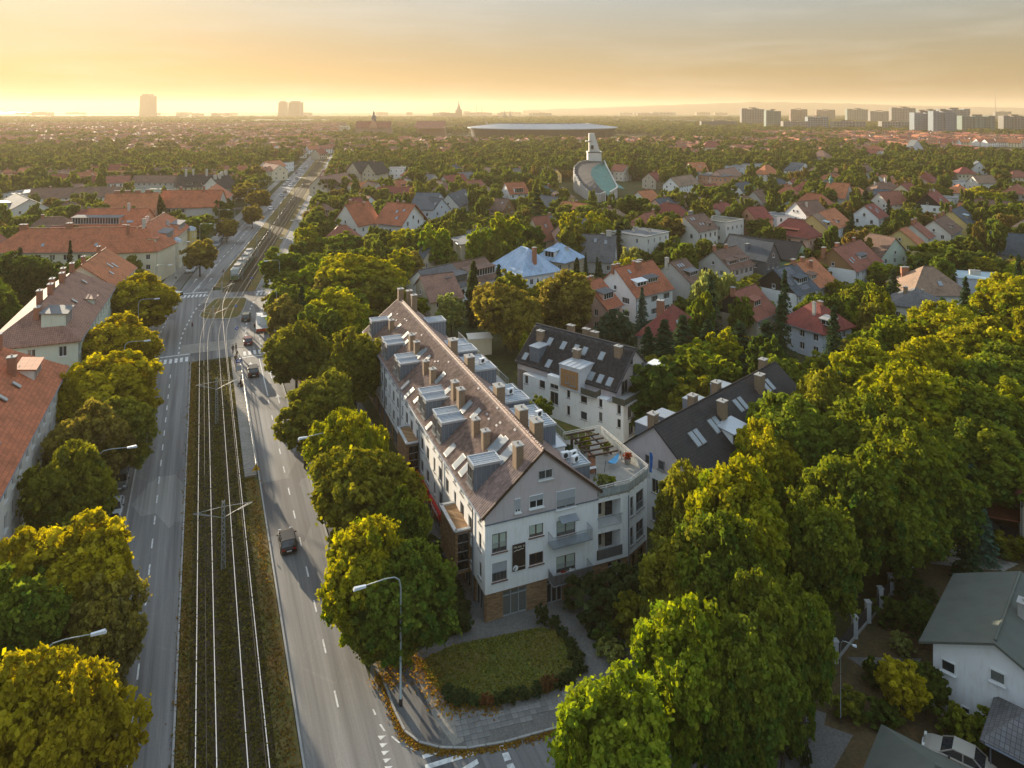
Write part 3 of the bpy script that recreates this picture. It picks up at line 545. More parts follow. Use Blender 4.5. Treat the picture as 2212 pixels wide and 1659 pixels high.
def house(label, A, B, ze, Wd, zr, kind='gable', wall='white', roof='red', floors=2, ncol=None, nside=2, chim=(), dorm=(), sky=(), frame=FRAME_W, key=None, wh=1.35, ww=1.0, over=.45, cat='house', name='house', base=0.0, gablemat=None, world=None, group=None, protect=.85, wins=True, gwin=1, half=False, mullion=1, thick=.2):
    """A, B: the two ends of the eave that faces the camera (pixels of the photograph, at height ze); Wd metres deep, away from the camera"""
    if world: a, b = Vector((*world[0], 0)), Vector((*world[1], 0))
    else: a, b = G(*A, ze), G(*B, ze)
    a.z = b.z = 0; d = b - a; Ln = d.length; rz = math.atan2(d.y, d.x); o = thing(name, label, cat, (a.x, a.y, 0), rz, group)
    wm = PW[wall] if isinstance(wall, str) else wall; rm = RT[roof] if isinstance(roof, str) else roof
    gm = wm if gablemat is None else (PW[gablemat] if isinstance(gablemat, str) else gablemat)
    inv = Matrix.Rotation(-rz, 4, 'Z') @ Matrix.Translation((-a.x, -a.y, 0)); cl_ = inv @ Vector((0, 0, H))
    fh = (ze - .5) / floors; nc = ncol if ncol is not None else max(2, int(Ln / 2.9)); wh_ = min(wh, fh - .9)
    def col_holes(w, n): return [(w * (i + .5) / n - ww / 2, .9 + f * fh + .15, w * (i + .5) / n + ww / 2, .9 + f * fh + .15 + wh_) for i in range(n) for f in range(floors)]
    m = MB(); sides = [((0, 0), (1, 0), Ln, nc, 0), ((Ln, 0), (0, 1), Wd, nside, 90), ((Ln, Wd), (-1, 0), Ln, 0, 180), ((0, Wd), (0, -1), Wd, nside, 270)]
    todo = []
    for p, u, w, n, ang in sides:
        out = Vector((u[1], -u[0])); seen = (cl_.xy - Vector(p)).dot(out) > 0
        hs = facade(m, (*p, 0), (*u, 0), w, base, ze, col_holes(w, n) if (n and seen and wins) else [])
        if seen: todo += [(p, u, h, ang) for h in hs]
    gt = m if gm is wm else MB()
    y1 = Wd * (.5 if not half else 1.0)
    if kind == 'gable':
        for x in ((0, Ln) if gt is m else ((0,) if cl_.x < Ln / 2 else (Ln,))): gt.poly([(x, 0, ze), (x, Wd, ze), (x, y1, zr)])
    elif kind == 'cross':
        for y in (0, Wd): gt.poly([(0, y, ze), (Ln, y, ze), (Ln / 2, y, zr)])
    elif kind == 'halfhip':
        for x in (0, Ln):
            q = .55; gt.poly([(x, 0, ze), (x, Wd, ze), (x, Wd - y1 * q, ze + (zr - ze) * q), (x, y1 * q, ze + (zr - ze) * q)])
    m.build('wall', wm, o)
    if gt is not m: gt.build('gable', gm, o)
    for p, u, (s0, z0, s1, z1), ang in todo:
        ux = Vector(u); out = Vector((ux.y, -ux.x)); c = Vector(p) + ux * (s0 + s1) / 2 - out * .12
        window(o, s1 - s0, z1 - z0, (c.x, c.y, z0), math.radians(ang), frame, mull=mullion)
    if kind in ('gable', 'halfhip') and gwin:
        for x, ang, dd in ((-.0, 270, -1), (Ln, 90, 1)):
            if (cl_.x - x) * dd > 0:
                for i in range(gwin): window(o, .8, 1.0, (x + dd * .10, Wd / 2 + (i - (gwin - 1) / 2) * 1.8, ze + .35), math.radians(ang), frame, mull=0)
    if kind == 'cross' and gwin and cl_.y < 0:
        for i in range(gwin): window(o, .8, 1.0, (Ln / 2 + (i - (gwin - 1) / 2) * 1.8, -.10, ze + .3), 0, frame, mull=0)
    # roof
    e, g_ = over, over * .7; r = MB(); sl = (zr - ze) / max(y1, .1); P = []
    if kind == 'gable':
        zl = ze - sl * e; P = [[(-g_, -e, zl), (Ln + g_, -e, zl), (Ln + g_, y1, zr), (-g_, y1, zr)]]
        if not half: P.append([(Ln + g_, Wd + e, zl), (-g_, Wd + e, zl), (-g_, y1, zr), (Ln + g_, y1, zr)])
    elif kind == 'cross':
        sl = (zr - ze) / (Ln / 2); zl = ze - sl * e; P = [[(-e, Wd + g_, zl), (-e, -g_, zl), (Ln / 2, -g_, zr), (Ln / 2, Wd + g_, zr)], [(Ln + e, -g_, zl), (Ln + e, Wd + g_, zl), (Ln / 2, Wd + g_, zr), (Ln / 2, -g_, zr)]]
    elif kind in ('hip', 'pyramid'):
        zl = ze - .12; i_ = min(Ln, Wd) / 2 * (1.0 if kind == 'pyramid' else .85)
        if Ln >= Wd: r0, r1 = (i_, Wd / 2, zr), (Ln - i_, Wd / 2, zr)
        else: r0, r1 = (Ln / 2, i_, zr), (Ln / 2, Wd - i_, zr)
        a0, a1, a2, a3 = (-e, -e, zl), (Ln + e, -e, zl), (Ln + e, Wd + e, zl), (-e, Wd + e, zl)
        P = [[a0, a1, r1, r0], [a1, a2, r1], [a2, a3, r0, r1], [a3, a0, r0]] if Ln >= Wd else [[a0, a1, r0], [a1, a2, r1, r0], [a2, a3, r1], [a3, a0, r0, r1]]
    elif kind == 'halfhip':
        zl = ze - sl * e; q = .55; zq = ze + (zr - ze) * q; k = Wd / 2 * .45; P = [[(-g_, -e, zl), (Ln + g_, -e, zl), (Ln + g_, y1 * q, zq), (Ln - k, y1, zr), (k, y1, zr), (-g_, y1 * q, zq)], [(Ln + g_, Wd + e, zl), (-g_, Wd + e, zl), (-g_, Wd - y1 * q, zq), (k, y1, zr), (Ln - k, y1, zr), (Ln + g_, Wd - y1 * q, zq)], [(-g_, y1 * q, zq), (k, y1, zr), (-g_, Wd - y1 * q, zq)], [(Ln + g_, y1 * q, zq), (Ln + g_, Wd - y1 * q, zq), (Ln - k, y1, zr)]]
    if kind == 'flat':
        r.box(Ln / 2, Wd / 2, ze, Ln + .3, Wd + .3, .12); rf = r.build('roof', rm, o); q = MB()
        for cx_, cy_, sx_, sy_ in ((Ln / 2, -.1, Ln + .4, .2), (Ln / 2, Wd + .1, Ln + .4, .2), (-.1, Wd / 2, .2, Wd), (Ln + .1, Wd / 2, .2, Wd)): q.box(cx_, cy_, ze + .121, sx_, sy_, .16)
        q.build('parapet', wm, rf); zr = ze + .12
    else:
        for q in P: r.slab([(x, y, z + .1) for x, y, z in q], thick, roofuv(q))
        rf = r.build('roof', rm, o)
        if kind in ('gable', 'halfhip', 'hip', 'cross'):
            q = MB()
            if kind == 'cross': q.tube([(Ln / 2, -.3, zr + .12), (Ln / 2, Wd + .3, zr + .12)], .12, 6)
            elif kind == 'hip': q.tube([r0[:2] + (zr + .12,), r1[:2] + (zr + .12,)], .12, 6)
            else: k = 0 if kind == 'gable' else Wd / 2 * .45; q.tube([(k, y1, zr + .12), (Ln - k, y1, zr + .12)], .12, 6)
            q.build('ridge_cap', rm, rf)
        if floors and over and kind != 'cross':
            q = MB(); q.tube([(-.1, -e - .05, (ze - sl * e if kind in ('gable', 'halfhip') else ze - .12) - .02), (Ln + .1, -e - .05, (ze - sl * e if kind in ('gable', 'halfhip') else ze - .12) - .02)], .07, 6); q.tube([(.15, -.08, ze - .3), (.15, -.08, 0)], .05, 6); q.build('gutter', ZINC_D, o)
    def rz_at(x, y):
        if kind == 'flat': return ze
        if kind == 'cross': return ze + (zr - ze) * (1 - abs(x - Ln / 2) / (Ln / 2))
        if kind in ('hip', 'pyramid'): return ze + (zr - ze) * min(1, min(x, y, Ln - x, Wd - y) / (min(Ln, Wd) / 2 * .9))
        return ze + (zr - ze) * min(1, (1 - abs(y - y1) / max(y1, .1)))
    for c in chim:
        x, y = c[0] * Ln, c[1] * Wd; z = rz_at(x, y); chimney_obj(rf, (x, y, z), c[2] if len(c) > 2 else max(.9, zr + .9 - z), *(c[3] if len(c) > 3 else (.9, .6)), mat=c[4] if len(c) > 4 else CHIM_R)
    for dd in dorm:                                     # (x fraction, width, z above eave of its sill, height, material)
        fx, w, zs, hh = dd[:4]; dm = dd[4] if len(dd) > 4 else rm; dw = dd[5] if len(dd) > 5 else wm; x = fx * Ln; y0 = (zs / max(sl, .1)) if kind in ('gable', 'halfhip') else zs / ((zr - ze) / (min(Ln, Wd) / 2)); zb = ze + zs; zt = zb + hh; y2 = min(y1, y0 + hh / max(sl, .3) + .4)
        q = MB(); q.hexa([(x - w / 2, y0, zb - .3), (x + w / 2, y0, zb - .3), (x + w / 2, y2, zb - .3), (x - w / 2, y2, zb - .3), (x - w / 2, y0, zt), (x + w / 2, y0, zt), (x + w / 2, y2, zt + .35), (x - w / 2, y2, zt + .35)]); dq = q.build('dormer', dw, rf)
        q = MB(); q.slab([(x - w / 2 - .25, y0 - .35, zt + .06), (x + w / 2 + .25, y0 - .35, zt + .06), (x + w / 2 + .25, y2 + .3, zt + .5), (x - w / 2 - .25, y2 + .3, zt + .5)], .12, [(0, 0), (w, 0), (w, 2), (0, 2)]); q.build('dormer_roof', dm, dq)
        q = MB(); n = max(1, int(w / .9)); q.poly([(x - w / 2 + .2, y0 - .02, zb + .15), (x + w / 2 - .2, y0 - .02, zb + .15), (x + w / 2 - .2, y0 - .02, zt - .12), (x - w / 2 + .2, y0 - .02, zt - .12)]); q.build('dormer_pane', GLASS, dq)
        q = MB()
        for i in range(n + 1): q.box(x - w / 2 + .2 + (w - .4) * i / n, y0 - .04, zb + .12, .09, .05, hh - .24)
        q.box(x, y0 - .04, zb + .08, w - .3, .05, .08); q.box(x, y0 - .04, zt - .14, w - .3, .05, .08); q.build('dormer_frame', frame, dq)
    for sk in sky:                                      # (x fraction, fraction up the slope, w, h)
        fx, fy, w, hh = sk[:4]; x = fx * Ln; y = fy * y1; cs = 1 / math.hypot(1, sl); up = Vector((0, cs, sl * cs)); nn = Vector((0, -sl * cs, cs)); cc = Vector((x, y, rz_at(x, y) + .1)) + nn * .06
        q = MB(); q.obox(cc, (w / 2 + .07, 0, 0), up * (hh / 2 + .07), nn * .05); k = q.build('skylight', sk[5] if len(sk) > 5 else FRAME_G, rf); q = MB(); q.obox(cc + nn * .055, (w / 2, 0, 0), up * hh / 2, nn * .006); q.build('skylight_pane', sk[4] if len(sk) > 4 else SKYL, k)
    o['key'] = key or label; del o['key']
    Wm = Matrix.Translation((a.x, a.y, 0)) @ Matrix.Rotation(rz, 4, 'Z'); cs = [Wm @ Vector(v) for v in ((0, 0, ze * .2), (Ln, 0, ze * .2), (0, 0, zr), (Ln, 0, zr), (0, Wd, zr), (Ln, Wd, zr))]; px = [PX(c) for c in cs]; cen = Wm @ Vector((Ln / 2, Wd / 2, 0))
    HOUSES.append((cen.x, cen.y, math.hypot(Ln, Wd) / 2, key or label, Wm.inverted(), Ln, Wd)); y_0, y_1 = min(p[1] for p in px), max(p[1] for p in px)
    if protect: HCLEAR.append((min(p[0] for p in px), max(p[0] for p in px), y_0, y_0 + (y_1 - y_0) * protect, min(c.y for c in cs)))
    return o, Ln, Wm
SKYL = plain('skylight_glass', (0.24, 0.27, 0.29), 0.12, 0.0, var=0.05, spec=0.7)
# ---------------- the long corner building ----------------
def text(name, s, parent, loc, rz, size, mat, ext=.01, align='LEFT'):
    c = bpy.data.curves.new(name, 'FONT'); c.body = s; c.size = size; c.extrude = ext; c.align_x = align; c.materials.append(mat)
    t_ = bpy.data.objects.new('lettering', c); me = bpy.data.meshes.new_from_object(t_); bpy.data.objects.remove(t_); o = link(name, me, parent, loc); o.rotation_euler = (math.radians(90), 0, rz); return o
def corrugated(name, parent, p, u, v, n, Lu, Lv, mat, tw=.3, th=.36, amp=.08, skip=0):
    """interlocking pantiles as real waves with a step at each course; p is the lower corner, u along the eave, v up the slope"""
    nu, nv = int(Lu / tw), int(Lv / th); prof = [(0.0, 0), (.2, .75), (.42, 1), (.64, .75), (.84, 0)]; us = [(i + a) * tw for i in range(skip, nu) for a, b in prof] + [nu * tw]; hs = [b * amp for i in range(skip, nu) for a, b in prof] + [0]
    us, hs = np.array(us), np.array(hs); p, u, v, n = (np.array(Vector(q)) for q in (p, u, v, n)); rows = []
    rg = np.random.default_rng(5)
    for j in range(nv):
        for t, h in ((0, .035), (.985, 0.0)): rows.append(p + np.outer(us, u) + v * (j + t) * th + np.outer(hs + h, n))
    V = np.array(rows, np.float32); nr, nc = V.shape[:2]; V = V.reshape(-1, 3); i, j = np.meshgrid(np.arange(nr - 1), np.arange(nc - 1), indexing='ij'); a = (i * nc + j).ravel(); Fq = np.stack([a, a + 1, a + nc + 1, a + nc], 1).astype(np.int32)
    me = bpy.data.meshes.new(name); me.vertices.add(len(V)); me.vertices.foreach_set('co', V.ravel()); me.loops.add(Fq.size); me.loops.foreach_set('vertex_index', Fq.ravel()); me.polygons.add(len(Fq)); me.polygons.foreach_set('loop_start', np.arange(0, Fq.size, 4, dtype=np.int32)); me.polygons.foreach_set('loop_total', np.full(len(Fq), 4, np.int32))
    uvv = np.stack([(np.tile(us, nr)), np.repeat(np.array([(k // 2 + (k % 2) * .98) * th for k in range(nr)]), nc)], 1).astype(np.float32); ul = me.uv_layers.new(name='UVMap'); ul.data.foreach_set('uv', uvv[Fq.ravel()].ravel())
    me.materials.append(mat); me.update(); o = link(name, me, parent); o['kind'] = 'stuff'; return o
def tile_noise(name, c, rough=.7, var=.3):
    m, t, b = nodes(name, rough); uv = N(t, 'ShaderNodeUVMap'); br = N(t, 'ShaderNodeTexBrick', Scale=1.0); br.offset = 0; br.inputs['Brick Width'].default_value = .3; br.inputs['Row Height'].default_value = .36; br.inputs['Mortar Size'].default_value = 0.0
    br.inputs['Color1'].default_value = (*[x * (1 + var) for x in c], 1); br.inputs['Color2'].default_value = (*[x * (1 - var) for x in c], 1); t.links.new(uv.outputs[0], br.inputs['Vector'])
    n = N(t, 'ShaderNodeTexNoise', Scale=.4, Detail=8.0, Roughness=.7); t.links.new(uv.outputs[0], n.inputs['Vector']); r = ramp(t, [(.3, (.6, .6, .6)), (.5, (1, 1, 1)), (.75, (1.25, 1.15, 1.05))]); t.links.new(n.outputs[0], r.inputs[0])
    q = N(t, 'ShaderNodeMixRGB', blend_type='MULTIPLY'); q.inputs[0].default_value = 1; t.links.new(br.outputs['Color'], q.inputs[1]); t.links.new(r.outputs[0], q.inputs[2]); t.links.new(q.outputs[0], b.inputs['Base Color']); return m
PAN = tile_noise('brown_pantiles', (.25, .17, .145)); PAND = tile_noise('dark_pantiles', (.052, .05, .052)); TILE1 = plain('brown_tile', (.25, .17, .145), .7, var=.2, obj_random=.3)
C0 = G(1047.8, 1350); RZ = math.radians(22.2); MW = Matrix.Translation(C0) @ Matrix.Rotation(RZ, 4, 'Z'); MI = MW.inverted(); lx, ly = (MW.to_3x3() @ Vector((1, 0, 0))), (MW.to_3x3() @ Vector((0, 1, 0)))
def onY(p, y=0): return MI @ hit(p, MW @ Vector((0, y, 0)), ly)       # pixel -> local point on the plane local y
def onX(p, x=0): return MI @ hit(p, MW @ Vector((x, 0, 0)), lx)
def onZ(p, z): return MI @ G(*p, z)
LM, WM_, ZE, ZR = 60.0, 11.9, 10.4, 15.3
B = thing('apartment_building', 'long white and grey apartment building with brown tiled roof on the street corner', 'building', C0, RZ)
WHT = PW['white']; LIL = plaster((0.52, 0.46, 0.46)); FB = FRAME_B
def rect(l, t, r, b): a, c = onY(c2(l, b)), onY(c2(r, t)); return (a.x, a.z, c.x, c.z)
GW = [(*rect(933, 630, 1027, 775), 'b'), (*rect(1170, 575, 1260, 675), 'b'), (*rect(1345, 540, 1465, 668), 'b'), (*rect(933, 815, 1027, 960), 's'), (*rect(1170, 755, 1260, 855), 'n'), (*rect(1343, 765, 1465, 905), 'b')]
m = MB(); facade(m, (0, 0, 0), (1, 0, 0), WM_, 2.75, 9.3, [g[:4] for g in GW], .2)
LOG = [(11.9 + .1, 6.35, 14.6, 8.85), (11.9 + .1, 3.2, 14.6, 5.75)]
facade(m, (WM_, 0, 0), (1, 0, 0), 3.6, 2.75, 9.5, [(a - WM_, b, c - WM_, d) for a, b, c, d in LOG], 1.8)
ch0, ch1 = Vector((15.5, 0)), Vector((18.8, 1.7)); cd = (ch1 - ch0); cL_ = cd.length; cd.normalize(); CHW = [(.35, 3.5, .95, 5.4), (1.5, 3.5, 3.0, 5.4), (.35, 6.5, .95, 8.5), (1.5, 6.5, 3.0, 8.5)]
facade(m, (*ch0, 0), (*cd, 0), cL_, 2.75, 9.5, CHW, .2)
facade(m, (18.8, 1.7, 0), (0, 1, 0), 10.3, 0, 9.5, [(k * 3 + 1, z, k * 3 + 2.2, z + 1.7) for k in range(3) for z in (3.6, 6.6)], .2); facade(m, (18.8, 12, 0), (-1, 0, 0), 7, 0, 9.5, [], .2)
facade(m, (WM_, 12, 0), (0, 1, 0), LM - 12, 0, ZE, [(k * 3.2 + 1, z, k * 3.2 + 2.4, z + 1.5) for k in range(14) for z in (.8, 4, 7)], .2); facade(m, (WM_, LM, 0), (-1, 0, 0), WM_, 0, ZE, [], .2)
# street facade (local x = 0) seen obliquely: upper floors white with window bays, steps at the downpipes
ncol = 22; holes = []
for i in range(ncol):
    y = 1.0 + i * 2.62; w = 1.25 if i % 3 else .75
    for z, h in ((3.55, 1.55), (6.25, 1.6), (8.75, 1.2)): holes.append((LM - y - w, z, LM - y, z + h))
facade(m, (0, LM, 0), (0, -1, 0), LM, 2.75, ZE, holes, .22); m.build('wall', WHT, B)
LMB = MB()
gh = [rect(1228, 225, 1320, 305), rect(1075, 415, 1113, 510), rect(1168, 385, 1258, 485), rect(1340, 350, 1462, 490)]
zt = 9.32; facade(LMB, (0, -.03, 0), (1, 0, 0), WM_, zt, ZE, [], .15); 
# gable triangle cut in strips round its windows
def gx(z): return max(0.0, (z - ZE) / (ZR - ZE) * WM_ / 2)
zs_ = sorted({ZE, ZR, *[q for g in gh for q in (g[1], g[3]) if ZE < q < ZR]})
for z0_, z1_ in zip(zs_, zs_[1:]):
    cut = sorted([(g[0], g[2]) for g in gh if g[1] < (z0_ + z1_) / 2 < g[3]]); l0, l1, r0_, r1_ = gx(z0_), gx(z1_), WM_ - gx(z0_), WM_ - gx(z1_); edges = [(l0, l1)] + [q for c in cut for q in ((c[0], c[0]), (c[1], c[1]))] + [(r0_, r1_)]
    for a, b in zip(edges[::2], edges[1::2]): LMB.poly([(a[0], -.03, z0_), (b[0], -.03, z0_), (b[1], -.03, z1_), (a[1], -.03, z1_)])
for g in gh:
    b0 = max(g[1], ZE) if g[1] < ZE else g[1]
    for x in (g[0], g[2]): LMB.poly([(x, -.03, b0), (x, .17, b0), (x, .17, g[3]), (x, -.03, g[3])])
LMB.build('gable', LIL, B); q = MB(); q.box(WM_ / 2, -.06, 9.24, WM_ + .1, .12, .09); q.build('string_course', ZINC_D, B)
window(B, gh[0][2] - gh[0][0], gh[0][3] - gh[0][1], ((gh[0][0] + gh[0][2]) / 2, -.02, gh[0][1]), 0, FRAME_W, mull=1, rail=True)
for g, s in ((gh[1], .78), (gh[2], .42), (gh[3], .85)): window(B, g[2] - g[0], g[3] - g[1], ((g[0] + g[2]) / 2, -.12, g[1]), 0, FRAME_W, mull=1, shutter=s, rail=s == .85)
for a, b, c, d, k in GW: window(B, c - a, d - b, ((a + c) / 2, .08, b), 0, FB, mull=1, shutter=.55 if k == 's' else 0, blind=True if k == 'b' else None, rail=(d - b) > 1.5)
for a, b, c, d in CHW: p = ch0 + cd * (a + c) / 2 + Vector((-cd.y, cd.x)) * .08; window(B, c - a, d - b, (*p, b), math.atan2(cd.y, cd.x), FRAME_G, mull=1 if c - a > 1 else 0, rail=True)
for a, z, c, d in holes: window(B, c - a, d - z, (.1, LM - (a + c) / 2, z), math.radians(270), FRAME_G, mull=1)
# loggias
for a, z, c, d in LOG:
    q = MB(); q.poly([(a, 1.75, z), (c, 1.75, z), (c, 1.75, d), (a, 1.75, d)]); lo = q.build('loggia_back', PW['beige'], B); q = MB(); q.box(a + .8, 1.7, z + .3, 1.0, .06, 1.6); q.box(c - .45, 1.7, z, .8, .06, 2.1); q.build('pane', GLASSB, lo)
    dark = z < 5; q = MB(); 
    if dark: q.box((a + c) / 2 - .02, -.06, z, c - a + .3, .04, .95); q.build('balcony_panel', plain('brown_panel', (.06, .055, .05)), B); q = MB()
    for i in range(22): q.box(a + (c - a) * i / 21, -.1, z, .025, .025, .98)
    q.box((a + c) / 2, -.1, z + .98, c - a + .3, .05, .05); q.build('railing', GALV, B)
# ground floor: brick piers and glazing
for (x0, x1) in ((0, .0),): pass
gl = [rect(1005, 1000, 1157, 1190), rect(1287, 965, 1383, 1115), rect(1487, 915, 1577, 1040), rect(1677, 850, 1767, 955)]; xs = [0.0]; m = MB(); hs = [(max(.2, a), .12, c, 2.55) for a, b, c, d in gl]
for a, b, c, d in hs:
    n = 3 if c - a > 1.6 else 2; q = MB(); q.poly([(a, .3, b), (c, .3, b), (c, .3, d), (a, .3, d)]); g = q.build('shop_glazing', GLASSB, B); q = MB()
    for i in range(n + 1): q.box(a + (c - a) * i / n, .25, b, .09, .12, d - b)
    q.box((a + c) / 2, .24, d - .55, c - a, .1, .08); q.box((a + c) / 2, .24, b, c - a, .1, .08); q.build('glazing_frame', GALV, g)
facade(m, (0, .12, 0), (1, 0, 0), 15.6, 0, 2.75, hs, .3); facade(m, (15.6, .12, 0), (*cd, 0), 3.4, 0, 2.75, [(.6, .3, 1.3, 2.4), (1.7, .3, 3.0, 2.4)], .3)
sh = [(LM - k * 3.6 - 3.2, .12, LM - k * 3.6 - .7, 2.5) for k in range(16)]; facade(m, (.12, LM, 0), (0, -1, 0), LM, 0, 2.75, sh, .3); m.build('brick_ground_floor', BRICK, B)
for a, b, c, d in sh:
    q = MB(); q.poly([(.4, LM - a, b), (.4, LM - c, b), (.4, LM - c, d), (.4, LM - a, d)]); g = q.build('shop_glazing', GLASSB, B); q = MB()
    for i in range(4): q.box(.36, LM - (a + (c - a) * i / 3), b, .1, .08, d - b)
    q.box(.36, LM - (a + c) / 2, d - .5, .1, c - a, .07); q.build('glazing_frame', GALV, g)
q = MB(); q.poly([(15.9, .45, .3), (18.7, 1.95, .3), (18.7, 1.95, 2.4), (15.9, .45, 2.4)]); q.build('shop_glazing', GLASSB, B)
# roof
slo = (ZR - ZE) / (WM_ / 2); e = .4; zl = ZE - slo * e; m = MB()
Pl = [(-e, LM + .3, zl), (-e, -.25, zl), (WM_ / 2, -.25, ZR), (WM_ / 2, LM + .3, ZR)]; Pr = [(WM_ + e, -.25, zl), (WM_ + e, LM + .3, zl), (WM_ / 2, LM + .3, ZR), (WM_ / 2, -.25, ZR)]
m.slab(Pl, .24, roofuv(Pl)); m.slab(Pr, .24, roofuv(Pr)); RF = m.build('roof', PAN, B)
cs = 1 / math.hypot(1, slo); vup = Vector((cs, 0, slo * cs)); nrm = Vector((-slo * cs, 0, cs)); Lv = (WM_ / 2 + e) / cs
NT = 13; corrugated('roof_tiles', RF, Vector((-e, -.25, zl)) + nrm * .01, (0, 1, 0), vup, nrm, LM + .5, Lv, PAN, skip=NT)
tm = MB(); pr = [(0, 0), (.06, .06), (.126, .08), (.19, .06), (.25, 0), (.3, 0)]; u_ = Vector((0, 1, 0))
for (a, h), (b, k) in zip(pr, pr[1:]):
    p1, p2 = u_ * a + nrm * (h + .035), u_ * b + nrm * (k + .035); tm.poly([p1, p2, p2 + vup * .35 - nrm * .035, p1 + vup * .35 - nrm * .035]); tm.poly([p1, p2, p2 - nrm * .035, p1 - nrm * .035])
tme = tm.mesh('roof_tile', TILE1)
for i in range(NT):
    for j in range(int(Lv / .36)): link('roof_tile', tme, RF, Vector((-e, -.25, zl)) + nrm * .01 + u_ * i * .3 + vup * j * .36)
q = MB()
for i in range(int(LM / .4)): q.tube([(WM_ / 2, -.2 + i * .4, ZR + .08 + .02 * (i % 2)), (WM_ / 2, .2 + i * .4, ZR + .05 + .02 * (i % 2))], [.16, .13], 7)
o = q.build('ridge_tiles', PAN, RF); o['kind'] = 'stuff'
for x0, z0_, x1, z1_ in ((-.42, zl + .1, WM_ / 2, ZR + .12), (WM_ + .42, zl + .1, WM_ / 2, ZR + .12)):
    q = MB(); q.beam((x0, -.27, z0_ - .1), (x1, -.27, z1_ - .1), .12, .22); q.build('verge_board', DARKW, RF)
q = MB(); q.tube([(-.5, -.2, zl + .02), (-.5, LM, zl + .02)], .09, 6); q.build('gutter', ZINC_D, RF)
q = MB(); q.box(-.2, LM / 2, zl - .16, .35, LM, .14); q.build('eave_board', PW['pale'], RF)
for y in (3.2, 13.6, 23.6, 33.8, 44): q = MB(); q.tube([(-.12, y, ZE - .3), (-.12, y, .1)], .065, 6); q.build('downpipe', ZINC_D, B)
q = MB(); q.tube([(15.45, -.12, 9.0), (15.45, -.12, .1)], .065, 6); q.build('downpipe', ZINC_D, B)
def onS(p): return MI @ hit(p, MW @ Vector((-e, 0, zl)), MW.to_3x3() @ nrm)      # pixel -> point on the street side roof slope
for (p, big) in (((285, 365), 0), ((415, 480), 1), ((447, 512), 0), ((505, 640), 0), ((549, 694), 0), ((690, 800), 1), ((727, 850), 1), ((823, 1032), 0), ((885, 1110), 0), ((1092, 1228), 1)):
    w = onS(c5(*p)); chimney_obj(RF, (w.x + .1, w.y, w.z), 1.75 if not big else 2.1, .75, .75 if not big else 1.0, CHIM)
for y in (59.2, 57.4, 54.2): chimney_obj(RF, (WM_ / 2 + (0 if y > 58 else 1.1), y, ZR - .2), 1.9, .9, .9, CHIM)
for p in ((645, 480), (755, 590), (945, 785), (1115, 930), (1215, 1010)): w = onZ(c5(*p), ZR - .3); chimney_obj(RF, (max(6.9, w.x), w.y, ZR - 1.0), 1.9, 1.0, 1.3, CHIM)
def skyl(p, w, h, kind=0):
    c = onS(c5(*p)) + nrm * .14; q = MB(); q.obox(c, u_ * (w / 2 + .08), vup * (h / 2 + .08), nrm * .07); s = q.build('skylight', FRAME_G if kind == 0 else WHITE, RF); q = MB(); q.obox(c + nrm * .075, u_ * w / 2, vup * h / 2, nrm * .006); q.build('skylight_pane', SKYL, s)
for p, w, h in (((270, 285), .7, 1.5), ((340, 340), .6, .8), ((375, 405), .8, 1.7), ((385, 445), .7, .9), ((467, 520), .75, 1.7), ((490, 512), .75, 1.7), ((528, 542), .7, .8), ((605, 670), .8, 1.6), ((410, 765), .8, 1.4), ((383, 715), .7, 1.4), ((652, 752), .8, 1.2), ((775, 855), .9, 1.5), ((835, 900), .8, 1.3), ((962, 1092), .8, 1.9), ((990, 1100), .8, 1.9), ((1030, 1160), 1.2, 2.0), ((728, 1205), .9, 1.5), ((765, 1255), .9, 1.3), ((670, 1130), .9, 1.4), ((455, 810), .6, .7), ((535, 975), .6, .8)): skyl(p, w, h)
for k in range(26):
    y, t = R.uniform(3, 58), R.uniform(.55, .95); c = Vector((-e, y, zl)) + vup * Lv * t + nrm * .12; q = MB(); q.obox(c, u_ * .22, vup * .12, nrm * .05); q.build('vent_tile', plain('pale_vent', (.34, .3, .28)), RF)
# zinc dormers on the street side, in stepped pairs
def dormer(y0, w, x0, x1, zt, name='dormer', panes=True, mat=ZINC_D, z0=9.0):
    q = MB(); zb = ZE + slo * x0 if x0 > 0 else z0; q.prism([(x0, y0), (x1, y0), (x1, y0 + w), (x0, y0 + w)], min(zb, z0), zt - .15); d = q.build(name, mat, RF); q = MB()
    for k in range(int((x1 - x0) / .5)): q.box(x0 + .25 + k * .5, y0 - .015, z0, .03, .03, zt - z0 - .2)
    q.build('standing_seam', ZINC, d); q = MB(); q.box((x0 + x1) / 2, y0 + w / 2, zt - .15, x1 - x0 + .1, w + .1, .1)
    for a, b, c, dd in (((x0 + x1) / 2, y0 - .02, x1 - x0 + .2, .12), ((x0 + x1) / 2, y0 + w + .02, x1 - x0 + .2, .12), (x0 - .02, y0 + w / 2, .12, w), (x1, y0 + w / 2, .12, w)): q.box(a, b, zt - .05, c, dd, .16)
    n = 5
    for k in range(1, n): q.box((x0 + x1) / 2, y0 + w * k / n, zt - .05, x1 - x0, .05, .1)
    q.build('dormer_roof', plain('pale_zinc', (.5, .53, .56), .4, .4, var=.1), d)
    if panes: window(d, min(w - .4, 2.0), 1.9, (x0 - .07, y0 + w / 2, zt - 2.3), math.radians(270), FRAME_G, mull=2, rail=True)
    return d
def dorm_y(p, zt=13.0): return onZ(c5(*p), zt).y
